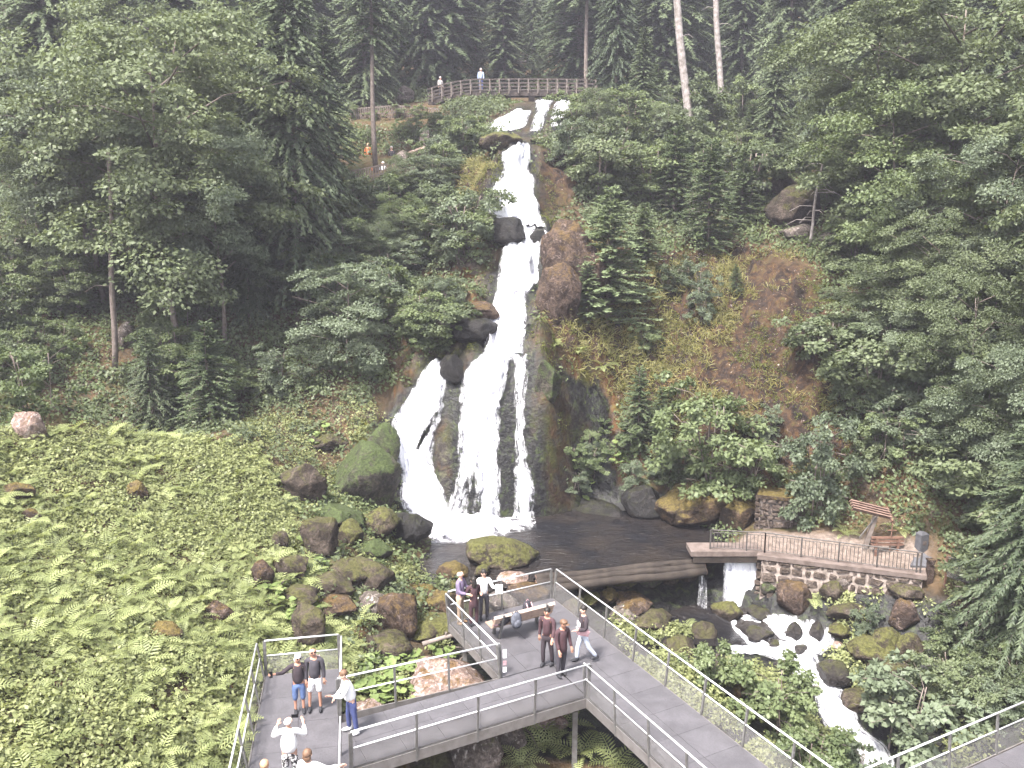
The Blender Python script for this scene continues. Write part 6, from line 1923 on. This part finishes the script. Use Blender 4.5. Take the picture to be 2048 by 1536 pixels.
for k in range(3):
    m = MB(); m.tube([(-1.6 + 0.3 * k, k * 0.9, 0.8 * k), (1.4 + 0.15 * k, k * 0.9, 0.8 * k + 0.05)], 0.12, 7); m.build('log', M_BLIGHT, tr_)
for dx in (-1.1, 0.9):
    m = MB(); m.beam((dx, 1.0, -2.2), (dx, 1.0, 2.3), 0.16, 0.16, up=(1, 0, 0)); m.build('stake', M_BWOOD, tr_)
tag(tr_, 'faint stepped log terrace in the gully above the footbridge', 'terrace')

# ------------------------------------------------------------------ things on the platform
bc = uv_(1.75, 2.05)
bench = empty('park_bench', (float(bc[0]), float(bc[1]), 0.0), math.atan2(E1[1], E1[0]) + 0.02)
M_BENCH = mat_plain('bench_wood', (0.33, 0.24, 0.19), (0.20, 0.14, 0.11), 6, 0.7)
M_BENCHT = mat_plain('pale_bench_wood', (0.55, 0.46, 0.40), (0.38, 0.30, 0.25), 6, 0.7)  # paler tone for the top back slat
for k in range(4):
    m = MB(); m.box((0, 0.10 + 0.115 * k, 0.44), (2.1, 0.10, 0.035)); m.build('seat_slat', M_BENCH, bench)
for k in range(4):
    z = 0.53 + 0.105 * k
    m = MB(); m.box((0, 0.02 - 0.05 * k, z), (2.1, 0.03, 0.092), Matrix.Rotation(-0.35, 3, 'X')); m.build('back_slat', M_BENCHT if k == 3 else M_BENCH, bench)
for dx in (-0.75, 0.75):
    m = MB(); m.beam((dx, 0.47, 0.0), (dx, 0.44, 0.42), 0.07, 0.09, up=(1, 0, 0)); m.build('leg', M_POST, bench)
    m = MB(); m.beam((dx, 0.12, 0.0), (dx, -0.17, 0.90), 0.07, 0.06, up=(1, 0, 0)); m.build('leg', M_POST, bench)
    m = MB(); m.beam((dx, 0.05, 0.40), (dx, 0.5, 0.40), 0.05, 0.05); m.build('seat_bracket', M_POST, bench)
tag(bench, 'wooden park bench with slatted back facing the falls on the platform', 'bench')
M_BAGD = mat_plain('dark_bag_fabric', (0.035, 0.032, 0.042), (0.018, 0.017, 0.022), 12, 0.8)
M_BAGG = mat_plain('grey_bag_fabric', (0.10, 0.105, 0.13), (0.05, 0.052, 0.065), 12, 0.8)
M_PINK = mat_plain('faded_pink_fabric', (0.42, 0.27, 0.29), (0.25, 0.14, 0.16), 12, 0.8)
M_WHITE = mat_plain('white_cotton', (0.80, 0.79, 0.80), (0.70, 0.69, 0.71), 9, 0.85)
def local(root, x, y, z):
    c, s = math.cos(root.rotation_euler[2]), math.sin(root.rotation_euler[2])
    return (root.location.x + c * x - s * y, root.location.y + s * x + c * y, z)
def backpack(label, loc, rz, mat, strap, s=1.0, name='backpack'):
    root = empty(name, loc, rz)
    m = MB(); m.ell((0, 0, 0.22 * s), (0.17 * s, 0.11 * s, 0.24 * s)); bd_ = m.build('body', mat, root, True)
    m = MB(); m.ell((0, -0.10 * s, 0.15 * s), (0.12 * s, 0.06 * s, 0.12 * s)); m.build('front_pocket', mat, bd_, True)
    for dx in (-0.08, 0.08):
        m = MB(); m.tube([(dx * s, 0.07 * s, 0.42 * s), (dx * s, 0.16 * s, 0.32 * s), (dx * s, 0.14 * s, 0.12 * s), (dx * s, 0.07 * s, 0.04 * s)], 0.02 * s, 6); m.build('strap', strap, root, True)
    m = MB(); m.tube([(-0.04 * s, 0, 0.45 * s), (0, 0, 0.50 * s), (0.04 * s, 0, 0.45 * s)], 0.012 * s, 5); m.build('handle', strap, root)
    return tag(root, label, 'backpack')
backpack('black backpack standing on the bench seat', local(bench, 0.30, 0.26, 0.46), bench.rotation_euler[2] + math.pi, M_BAGD, M_PINK, 1.05)
backpack('grey bag hanging over the left part of the bench back', local(bench, -0.36, -0.22, 0.42), bench.rotation_euler[2], M_BAGG, M_BAGD, 1.1)
jk = empty('draped_jacket', local(bench, -0.72, 0.12, 0.46), bench.rotation_euler[2])
m = MB(); m.ell((0, 0.02, 0.12), (0.26, 0.22, 0.16), Matrix.Rotation(0.3, 3, 'Y')); m.ell((0.12, -0.14, 0.24), (0.14, 0.12, 0.18)); m.build('cloth', M_BAGD, jk, True)
m = MB(); m.ell((-0.22, -0.10, 0.10), (0.10, 0.08, 0.06)); m.build('sleeve_cuff', M_PINK, jk, True)
tag(jk, 'dark jacket heaped on the left end of the bench', 'jacket')
# stickers on the end post of the sloping bridge's back railing
q = uv_(3.66, 3.70)
for k, (z, h, lb) in enumerate(((0.78, 0.26, 'upper white sticker'), (0.50, 0.13, 'middle pinkish sticker'), (0.30, 0.15, 'lower white sticker'))):
    m = MB(); m.box((0, 0, 0), (0.10, 0.008, h)); o = m.build('post_sticker', M_WHITE if k != 1 else M_PINK)
    o.location = (float(q[0]) + 0.045, float(q[1]) - 0.10, z); o.rotation_euler = (0, 0, 0.2)
    tag(o, lb + ' on the railing post at the bench platform corner', 'sticker')
# pale pole among the rocks
pa, pb = at_z(845, 1288, -0.75), at_z(936, 1264, -0.55)
po = empty('pale_pole', tuple(pa))
m = MB(); m.tube([(0, 0, 0), tuple((pb - pa) * 0.5 + [0, 0, 0.03]), tuple(pb - pa)], [0.075, 0.07, 0.065], 9); m.build('shaft', M_BLIGHT, po, True)
m = MB(); m.tube([tuple((pb - pa) * 0.5 + [0, 0, 0.05]), tuple((pb - pa) * 0.5 + [0.03, 0, 0.2])], 0.03, 6); m.build('branch_stub', M_BLIGHT, po)
tag(po, 'pale barkless pole lying left of the bench platform', 'pole')
for k, (a, b, c_, d_) in enumerate(((868, 1322, 905, 1300), (880, 1338, 940, 1330), (905, 1300, 960, 1322), (900, 1345, 950, 1312), (560, 1180, 580, 1168), (1050, 1465, 1075, 1505))):
    p0 = hit(a, b)[0]; p1 = hit(c_, d_)[0]
    L_ = p1 - p0
    if np.linalg.norm(L_) > 3: L_ = L_ / np.linalg.norm(L_) * 2
    m = MB(); m.tube([(0, 0, 0.12), tuple(L_ * 0.5 + [0, 0, 0.25]), tuple(L_ + [0, 0, 0.15])], [0.025, 0.02, 0.01], 5)
    o = m.build('dry_branch', M_WOODG); o.location = tuple(p0)
    tag(o, ['crooked dry branch below the pale pole', 'long dry branch behind the sloping bridge', 'dry branch crossing under the bench platform', 'thin dry branch by the pale pink boulder', 'short dry stick on the brown boulders', 'dry branch under the bridge beside the ferns'][k], 'branch')
# ------------------------------------------------------------------ people
M_SKIN = mat_plain('skin', (0.52, 0.33, 0.26), (0.44, 0.26, 0.20), 5, 0.6, 0, 0.05)
M_SKINT = mat_plain('tanned_skin', (0.40, 0.22, 0.16), (0.33, 0.17, 0.12), 5, 0.6, 0, 0.05)
M_HAIRD = mat_plain('dark_hair', (0.022, 0.017, 0.015), (0.012, 0.010, 0.009), 20, 0.5)
M_HAIRB = mat_plain('brown_hair', (0.16, 0.095, 0.06), (0.09, 0.05, 0.033), 20, 0.55)
M_HAIRG = mat_plain('grey_hair', (0.50, 0.47, 0.46), (0.36, 0.33, 0.32), 20, 0.6)
M_HAIRS = mat_plain('sandy_hair', (0.45, 0.28, 0.17), (0.30, 0.18, 0.11), 20, 0.6)
def cloth(name, c, sc=7): return mat_plain(name, c, tuple(x * 0.75 for x in c), sc, 0.9, 0, 0.35, 0.03)
M_BLACK = cloth('black_cloth', (0.040, 0.030, 0.036))
M_MAROON = cloth('dark_maroon_cloth', (0.062, 0.032, 0.038))
M_PURPLE = cloth('muted_purple_cloth', (0.16, 0.125, 0.20))
M_KHAKI = cloth('khaki_camouflage', (0.36, 0.27, 0.20), 12)
M_DENIM = cloth('blue_denim', (0.10, 0.15, 0.30))
M_DENIMD = cloth('dark_blue_denim', (0.060, 0.075, 0.19))
M_JEANSL = cloth('pale_jeans', (0.56, 0.60, 0.70))
M_CHAR = cloth('charcoal_cloth', (0.055, 0.050, 0.060))
M_ORANGE = cloth('orange_cloth', (0.55, 0.17, 0.06))
M_LBLUE = cloth('light_blue_cloth', (0.42, 0.50, 0.72))
M_SHOE = cloth('dark_shoe', (0.03, 0.03, 0.035))
M_SHOEB = cloth('tan_shoe', (0.35, 0.22, 0.13))
M_GLASS = mat_plain('dark_glasses', (0.010, 0.010, 0.012), (0.008, 0.008, 0.01), 3, 0.25)
M_PAPER = mat_plain('white_paper', (0.85, 0.85, 0.86), (0.78, 0.78, 0.8), 5, 0.8)
def mat_print():
    m, nt, out = newmat('black_white_patterned_cloth')
    n = noise_tex(nt, 16, 2.0)
    r = ramp(nt, n.outputs['Fac'], [(0.48, (0.03, 0.028, 0.032)), (0.54, (0.7, 0.68, 0.68))])
    principled(nt, out, r.outputs['Color'], 0.9)
    return m
M_PRINT = mat_print()

SKINS = []        # objects whose skin still has to be grown
def skin_obj(name, verts, edges, radii, mat, parent, sub=1):
    me = bpy.data.meshes.new(name)
    me.from_pydata([tuple(v) for v in verts], edges, [])
    o = bpy.data.objects.new(name, me)
    COL.objects.link(o); o.parent = parent
    md = o.modifiers.new('skin', 'SKIN'); md.use_smooth_shade = True
    lay = me.skin_vertices[0].data
    for i, r in enumerate(radii):
        lay[i].radius = (r, r) if not hasattr(r, '__len__') else r
        lay[i].use_root = (i == 0)
    s = o.modifiers.new('smooth', 'SUBSURF'); s.levels = sub; s.render_levels = sub
    SKINS.append((o, mat))
    return o

class Sk:
    def __init__(s): s.v, s.e, s.r = [], [], []
    def add(s, p, r, link_to=None):
        s.v.append(np.array(p, float)); s.r.append(r)
        if link_to is not None: s.e.append((link_to, len(s.v) - 1))
        return len(s.v) - 1
    def obj(s, name, mat, parent, sub=1): return skin_obj(name, s.v, s.e, s.r, mat, parent, sub)

def nrm_(a): a = np.array(a, float); return a / np.linalg.norm(a)

def person(label, loc, yaw, H=1.72, arms=((0.12, 0.02, -1), (0.05, 0.2, -1), (-0.12, 0.02, -1), (-0.05, 0.2, -1)), legs=((0.04, 0.02, -1), (0.0, -0.02, -1), (-0.04, 0.02, -1), (0.0, -0.02, -1)),
           lean=(0.0, 0.0), head=(0, 0, 0), fat=1.0, top=M_BLACK, bottom=M_DENIM, skinm=M_SKIN, hair=M_HAIRD, hair_style='short', sleeves=1.0, leglen=1.0, shoe=M_SHOE, glasses=False, coat=0.0, fingers=True, cap=None, skirt=False):
    s = H / 1.75
    root = empty('person', loc, yaw)
    root.scale = (s, s, s)
    lx, ly = lean
    def T(p):      # lean of the upper body about the hips
        p = np.array(p, float); h = max(p[2] - 0.92, 0)
        return p + np.array([lx * h, ly * h, -0.5 * (lx * lx + ly * ly) * h])
    up_l, fo_l, th_l, sh_l = 0.285, 0.25, 0.43, 0.42
    shR, shL = T((0.185, 0, 1.40)), T((-0.185, 0, 1.40))
    elR = shR + nrm_(arms[0]) * up_l; wrR = elR + nrm_(arms[1]) * fo_l
    elL = shL + nrm_(arms[2]) * up_l; wrL = elL + nrm_(arms[3]) * fo_l
    hipR, hipL = np.array((0.09, 0, 0.90)), np.array((-0.09, 0, 0.90))
    knR = hipR + nrm_(legs[0]) * th_l; anR = knR + nrm_(legs[1]) * sh_l
    knL = hipL + nrm_(legs[2]) * th_l; anL = knL + nrm_(legs[3]) * sh_l
    dz = min(anR[2], anL[2]) - 0.07            # feet to the ground
    sh = np.array([0, 0, -dz])
    pts = {}
    def S(p): return np.array(p) + sh
    # body: one continuous surface
    b = Sk()
    pel = b.add(S((0, 0, 0.95)), 0.11 * fat)
    wa = b.add(S(T((0, 0, 1.10))), 0.105 * fat, pel)
    ch = b.add(S(T((0, 0, 1.28))), 0.115 * fat, wa)
    uc = b.add(S(T((0, 0, 1.40))), 0.085, ch)
    nk = b.add(S(T((0, 0.005, 1.49))), 0.048, uc)
    hd0 = T((0, 0.01, 1.49)); hv = np.array([head[0], head[1] + 0.03, 1.0]); hv = hv / np.linalg.norm(hv)
    jaw = b.add(S(hd0 + hv * 0.07 + [0, 0.02, 0]), 0.066, nk)
    mid = b.add(S(hd0 + hv * 0.15 + [0, 0.008, 0]), 0.088, jaw)
    tp = b.add(S(hd0 + hv * 0.225), 0.062, mid)
    hy = head[2]                     # turn of the head
    fw = np.array([-math.sin(hy), math.cos(hy), head[1] * -0.6]); sd_ = np.array([math.cos(hy), math.sin(hy), 0])
    hc = S(hd0 + hv * 0.145)
    b.add(hc + fw * 0.112 - hv * 0.012, 0.014, mid)      # nose
    for sg_ in (-1, 1): b.add(hc + sd_ * 0.095 * sg_, 0.016, mid)      # ears
    for (shp, el, wr, sgn) in ((shR, elR, wrR, 1), (shL, elL, wrL, -1)):
        a = b.add(S(shp), 0.058, uc); e = b.add(S(el), 0.042, a); w = b.add(S(wr), 0.029, e)
        d = nrm_(wr - el); side = nrm_(np.cross(d, [0.2, 0.9, 0.3])); nn = np.cross(d, side)
        pm = b.add(S(wr + d * 0.05), 0.034, w)
        if fingers:
            for k, (o_, L) in enumerate(((-0.028, 0.075), (-0.01, 0.088), (0.010, 0.083), (0.028, 0.064))):
                f1 = b.add(S(wr + d * (0.085 + L * 0.4) + side * o_ + nn * 0.012), 0.0095, pm)
                b.add(S(wr + d * (0.085 + L) + side * o_ * 1.1 + nn * 0.035), 0.008, f1)
            th = b.add(S(wr + d * 0.055 + side * -0.052 + nn * 0.015), 0.011, pm); b.add(S(wr + d * 0.10 + side * -0.062 + nn * 0.03), 0.009, th)
    for (hp, kn, an) in ((hipR, knR, anR), (hipL, knL, anL)):
        a = b.add(S(hp), 0.075 * fat, pel); k = b.add(S(kn), 0.05, a); c = b.add(S(kn * 0.55 + an * 0.45 + np.array([0, -0.015, 0])), 0.047, k); f = b.add(S(an), 0.034, c)
        b.add(S(an + np.array([0, 0.14, -0.035])), 0.028, f)
    bo_ = b.obj('body', skinm, root)
    # top
    t = Sk()
    low = 0.86 - coat
    p0 = t.add(S(T((0, 0, max(low, 0.55)))), (0.165 if coat else 0.15) * fat)
    w0 = t.add(S(T((0, 0.005, 1.08))), 0.148 * fat, p0)
    c0 = t.add(S(T((0, 0.0, 1.27))), 0.150 * (0.5 + fat * 0.5), w0)
    u0 = t.add(S(T((0, -0.01, 1.41))), 0.095, c0)
    t.add(S(T((0, 0, 1.475))), 0.066, u0)
    for (shp, el, wr) in ((shR, elR, wrR), (shL, elL, wrL)):
        a = t.add(S(shp + np.array([0, 0, 0.005])), 0.076, u0)
        if sleeves > 0.5:
            e = t.add(S(el), 0.061, a); t.add(S(el + (wr - el) * 0.93), 0.047, e)
        else:
            t.add(S(shp + (el - shp) * 0.85), 0.068, a)
    to_ = t.obj('top', top, root)
    # trousers
    q = Sk()
    p0 = q.add(S((0, 0, 0.97)), 0.138 * fat); c = q.add(S((0, 0, 0.90)), 0.125 * fat, p0)
    for (hp, kn, an) in ((hipR, knR, anR), (hipL, knL, anL)):
        a = q.add(S(hp + np.array([0, 0, -0.08])), 0.098 * fat, c)
        if leglen >= 0.9:
            k = q.add(S(kn), 0.073, a); q.add(S(kn + (an - kn) * 0.96), 0.062, k)
        elif leglen > 0.6:
            k = q.add(S(kn), 0.080, a); q.add(S(kn + (an - kn) * 0.28), 0.074, k)
        else:
            q.add(S(hp + (kn - hp) * 0.95), 0.092, a)
    q.obj('trousers', bottom, root)
    # shoes
    for an in (anR, anL):
        m = MB(); c = S(an); m.ell((c[0], c[1] + 0.06, c[2] - 0.02), (0.05, 0.14, 0.05)); m.ell((c[0], c[1] - 0.01, c[2] + 0.01), (0.045, 0.055, 0.055)); m.build('shoe', shoe, root, True)
    # hair
    R_ = Matrix.Rotation(hy, 3, 'Z')
    m = MB()
    if hair_style == 'short':
        m.ell(hc - fw * 0.022 + hv * 0.035, (0.096, 0.108, 0.098), R_)
    elif hair_style == 'bald':
        m.ell(hc - fw * 0.045 - hv * 0.015, (0.094, 0.075, 0.06), R_)
    elif hair_style == 'bob':
        m.ell(hc - fw * 0.025 + hv * 0.03, (0.105, 0.115, 0.105), R_); m.ell(hc - fw * 0.055 - hv * 0.06, (0.105, 0.07, 0.11), R_)
    else:
        m.ell(hc - fw * 0.025 + hv * 0.03, (0.104, 0.113, 0.103), R_); m.ell(hc - fw * 0.075 - hv * 0.12, (0.105, 0.065, 0.20), R_)
    m.build('hair', hair, root, True)
    if cap is not None:
        m = MB(); m.ell(hc + hv * 0.065 - fw * 0.005, (0.104, 0.116, 0.07), R_); m.ell(hc + hv * 0.045 + fw * 0.12, (0.075, 0.075, 0.012), R_); m.build('cap', cap, root, True)
    if glasses:
        m = MB()
        for sg_ in (-1, 1): m.ell(hc + fw * 0.088 + sd_ * 0.036 * sg_ + hv * 0.018, (0.032, 0.014, 0.024), R_)
        m.build('sunglasses', M_GLASS, root)
    else:
        for sg_ in (-1, 1):
            m = MB(); m.ell(hc + fw * 0.086 + sd_ * 0.033 * sg_ + hv * 0.015, (0.013, 0.008, 0.008), R_, 6, 4); m.build('eye', M_GLASS, bo_)
    m = MB(); m.ell(hc + fw * 0.083 - hv * 0.055, (0.024, 0.010, 0.007), R_, 6, 4); m.build('mouth', M_MAROON, bo_)
    tag(root, label, 'person')
    def world(p):
        c, s_ = math.cos(yaw), math.sin(yaw); p = np.array(p) * s
        return (loc[0] + c * p[0] - s_ * p[1], loc[1] + s_ * p[0] + c * p[1], loc[2] + p[2])
    root_info = dict(root=root, top=to_, wrR=world(S(wrR + nrm_(wrR - elR) * 0.1)), wrL=world(S(wrL + nrm_(wrL - elL) * 0.1)), back=world(S(T((0, -0.17, 1.22)))), chest=world(S(T((0, 0.16, 1.2)))), yaw=yaw)
    return root_info

def on_deck(px, py, z=0.0):
    p = at_z(px, py, z); return (float(p[0]), float(p[1]), z)
def held(name, label, loc, size, mat, rot=(0, 0, 0), cat=None):
    m = MB(); m.box((0, 0, 0), size); 
    o = m.build(name, mat); o.location = loc; o.rotation_euler = rot
    return tag(o, label, cat or name)

PI = math.pi
DOWN = ((0.10, 0.03, -1), (0.03, 0.22, -1)); DOWNL = ((-0.10, 0.03, -1), (-0.03, 0.22, -1))
w = person('woman-like figure in dark jacket and blue denim capris holding out a phone', on_deck(600, 1424, 0.004), PI + 0.25, 1.62, arms=((0.75, 0.6, -0.25), (0.9, 0.5, 0.25), (-0.1, -0.05, -1), (-0.05, 0.25, -1)), head=(-0.18, 0.05, 0.25), top=M_BLACK, bottom=M_DENIM, leglen=0.7, hair=M_HAIRG, hair_style='bob', glasses=True, fat=1.18, skinm=M_SKINT)
w['root']['label'] = 'person in dark jacket and blue denim capris holding out a phone'
held('phone', 'dark phone held out by the person in denim capris', w['wrR'], (0.08, 0.012, 0.16), M_GLASS, (0.2, 0, PI + 0.2))
m2 = person('bald person in dark sweater, white shorts and sunglasses posing at the platform end', on_deck(633, 1420, 0.004), PI + 0.12, 1.76, arms=(*DOWN, (-0.12, -0.05, -1), (-0.05, 0.2, -1)), legs=((0.14, 0.0, -1), (0.04, -0.02, -1), (-0.05, 0.06, -1), (0, -0.04, -1)), head=(0.14, 0.05, 0.35), top=M_CHAR, bottom=M_WHITE, leglen=0.5, hair=M_HAIRG, hair_style='bald', glasses=True, fat=1.1, skinm=M_SKINT)
backpack('dark backpack on the back of the person in white shorts', (m2['back'][0] + 0.02, m2['back'][1] + 0.04, m2['back'][2] - 0.28), PI + PI + 0.1, M_BAGD, M_PINK, 1.0)
person('person in white shirt and blue jeans leaning at the platform corner', on_deck(705, 1466, 0.004), PI / 2 + 0.35, 1.74, arms=((0.15, 0.25, -1), (-0.05, 0.6, -0.6), (-0.10, 0.45, -0.8), (0.1, 0.9, 0.25)), legs=((0.10, 0.16, -1), (0.02, -0.04, -1), (-0.06, -0.12, -1), (0, -0.1, -1)), lean=(0.0, 0.22), head=(0, 0.22, 0.2), top=M_WHITE, bottom=M_DENIMD, hair=M_HAIRB, hair_style='short', fat=1.15, shoe=M_WHITE)
p4 = person('bald person in white top and patterned trousers taking a photo, seen from behind', on_deck(583, 1572, 0.004), 0.12, 1.70, arms=((0.55, 0.35, -0.6), (-0.25, 0.6, 1.0), (-0.6, 0.35, -0.6), (0.45, 0.6, 1.0)), head=(0.05, 0.15, -0.25), top=M_WHITE, bottom=M_PRINT, hair=M_HAIRG, hair_style='bald', fat=1.45)
held('phone', 'phone raised by the person in patterned trousers', ((p4['wrR'][0] + p4['wrL'][0]) / 2 + 0.08, p4['wrR'][1] + 0.03, p4['wrR'][2] + 0.05), (0.15, 0.012, 0.08), M_GLASS, (0, 0, 0.1))
person('person with brown bob hair and white top at the bottom edge reaching for the rail', on_deck(622, 1640, 0.004), -0.25, 1.66, arms=((0.85, 0.35, -0.45), (0.9, 0.5, 0.15), (-0.3, 0.1, -0.9), (-0.1, 0.5, -0.7)), top=M_WHITE, bottom=M_CHAR, hair=M_HAIRB, hair_style='bob', fat=1.2)
person('person of whom only sandy hair shows at the bottom edge', on_deck(538, 1668, 0.004), 0.1, 1.70, top=M_PINK, bottom=M_DENIM, hair=M_HAIRS, hair_style='short')
person('bald person in purple jacket and khaki trousers beside the platform railing', on_deck(921, 1247), -PI / 2 - 0.35, 1.76, arms=((0.2, 0.3, -0.9), (-0.1, 0.9, -0.1), (-0.15, 0.35, -0.9), (0.25, 0.9, 0.05)), head=(0, 0.08, 0), top=M_PURPLE, bottom=M_KHAKI, hair=M_HAIRG, hair_style='bald', shoe=M_SHOEB, fat=1.05)
person('dark-haired person in long maroon-black clothes with back to the viewer', on_deck(948, 1252), 0.45, 1.62, arms=((0.15, 0.35, -0.9), (0.0, 0.9, -0.2), (-0.15, 0.3, -0.9), (0.1, 0.9, -0.3)), top=M_MAROON, bottom=M_MAROON, hair=M_HAIRD, hair_style='long', coat=0.25)
p9 = person('dark-haired person in white top and sunglasses holding a sheet of paper', on_deck(968, 1238), PI + 0.15, 1.66, arms=((0.15, 0.3, -0.9), (-0.2, 0.9, -0.1), (-0.35, 0.35, -0.85), (-0.45, 0.8, 0.15)), top=M_WHITE, bottom=M_CHAR, hair=M_HAIRD, hair_style='long', glasses=True)
held('paper_sheet', 'white sheet of paper held by the dark-haired person in white', p9['wrL'], (0.22, 0.01, 0.28), M_PAPER, (-0.5, 0.1, 0.1), 'paper')
person('person in black open jacket over reddish shirt walking past the bench', on_deck(1094, 1331), PI - 0.45, 1.76, arms=((0.12, -0.05, -1), (0.05, 0.15, -1), (-0.18, 0.25, -1), (-0.1, 0.7, -0.5)), legs=((0.04, 0.12, -1), (0, -0.06, -1), (-0.06, -0.10, -1), (0, -0.15, -1)), head=(0, 0.06, 0.2), top=M_MAROON, bottom=M_BLACK, hair=M_HAIRD, skinm=M_SKINT)
person('person in long dark jacket and brown cap looking down, nearest the bridge corner', on_deck(1122, 1352), PI + 0.55, 1.72, arms=((0.12, 0.15, -1), (0.1, 0.6, -0.7), (-0.12, 0.12, -1), (-0.02, 0.4, -0.9)), legs=((0.04, 0.05, -1), (0, -0.05, -1), (-0.04, -0.08, -1), (0, -0.12, -1)), head=(0, 0.28, 0.3), lean=(0, 0.08), top=M_MAROON, bottom=M_CHAR, hair=M_HAIRB, cap=M_HAIRB, coat=0.15, fat=1.1, skinm=M_SKINT)
p12 = person('dark-haired person in black printed sweatshirt and pale jeans striding to the left', on_deck(1166, 1324), PI / 2 + 0.35, 1.74, arms=((0.12, -0.15, -1), (0.0, 0.25, -0.95), (-0.2, 0.2, -1), (0.1, 0.95, 0.1)), legs=((0.04, 0.28, -1), (0.0, 0.1, -1), (-0.05, -0.30, -1), (0.0, -0.75, -1)), head=(0, 0.05, 0.1), top=M_BLACK, bottom=M_JEANSL, hair=M_HAIRD)
m = MB(); m.box((0, 0.0, 0), (0.20, 0.012, 0.13)); m.box((0.02, 0.0, -0.16), (0.24, 0.012, 0.05))
o = m.build('chest_print', M_PAPER, p12['top']); o.location = (0, 0.158, 1.22); o.rotation_euler = (0.05, 0, 0)
held('folded_jacket', 'pale pink folded jacket under the arm of the striding person', (p12['chest'][0] + 0.12, p12['chest'][1] - 0.16, p12['chest'][2] - 0.16), (0.34, 0.12, 0.16), M_PINK, (0.2, 0.3, 0.3), 'jacket')
# far away visitors
q = at_dist(962, 180, bD + 0.3)
person('tiny person in light blue leaning on the footbridge rail', (float(q[0]), bD + 0.3, bz + 0.03), PI, 1.75, top=M_LBLUE, bottom=M_DENIMD, hair=M_HAIRG, fingers=False)
q = at_dist(881, 180, bD + 0.4)
person('tiny grey-clad person at the left end of the footbridge', (float(q[0]), bD + 0.4, bz - 0.5), PI + 0.6, 1.65, top=M_HAIRG, bottom=M_CHAR, hair=M_HAIRG, fingers=False)
def far_person(px, py, D, lb, **kw):
    q = at_dist(px, py, D)       # py: row of the head
    return person(lb, (float(q[0]), D, float(q[2]) - 1.62), kw.pop('yaw', PI), 1.72, fingers=False, **kw)
far_person(748, 330, 58.2, 'tiny person in orange top and white hat behind the lower picket railing', top=M_ORANGE, bottom=M_CHAR, hair=M_HAIRB, cap=M_WHITE)
far_person(766, 327, 58.2, 'tiny person in white behind the lower picket railing', top=M_WHITE, bottom=M_CHAR, hair=M_WHITE)
far_person(736, 290, 61.0, 'tiny person in orange on the path above the lower picket railing', top=M_ORANGE, bottom=M_CHAR, hair=M_HAIRS)
far_person(783, 296, 60.0, 'tiny grey-haired person on the path behind the pale rock', top=M_CHAR, bottom=M_CHAR, hair=M_HAIRG)

deps = bpy.context.evaluated_depsgraph_get()
done = []
for o, mat in SKINS:
    me = bpy.data.meshes.new_from_object(o.evaluated_get(deps))
    done.append((o, me, mat))
for o, me, mat in done:
    o.modifiers.clear()
    o.data = me
    me.materials.clear(); me.materials.append(mat)
    me.polygons.foreach_set('use_smooth', np.ones(len(me.polygons), dtype=bool))
# ------------------------------------------------------------------ haze in the gorge
hx0, hx1, hy0, hy1 = -130.0, 130.0, -6.0, 200.0
hz0 = float(ZZ.min()) - 1.0; hz1 = float(ZZ.max()) + 34.0
m = MB(); m.box(((hx0 + hx1) / 2, (hy0 + hy1) / 2, (hz0 + hz1) / 2), (hx1 - hx0, hy1 - hy0, hz1 - hz0))
mh, nt, out = newmat('gorge_haze')
pv = nt.nodes.new('ShaderNodeVolumePrincipled')
pv.inputs['Color'].default_value = (0.85, 0.84, 0.97, 1)
pv.inputs['Density'].default_value = 0.0009
pv.inputs['Anisotropy'].default_value = 0.2
nt.links.new(pv.outputs['Volume'], out.inputs['Volume'])
hz = m.build('haze', mh)
tag(hz, 'thin pale haze filling the gorge', 'haze', kind='stuff')
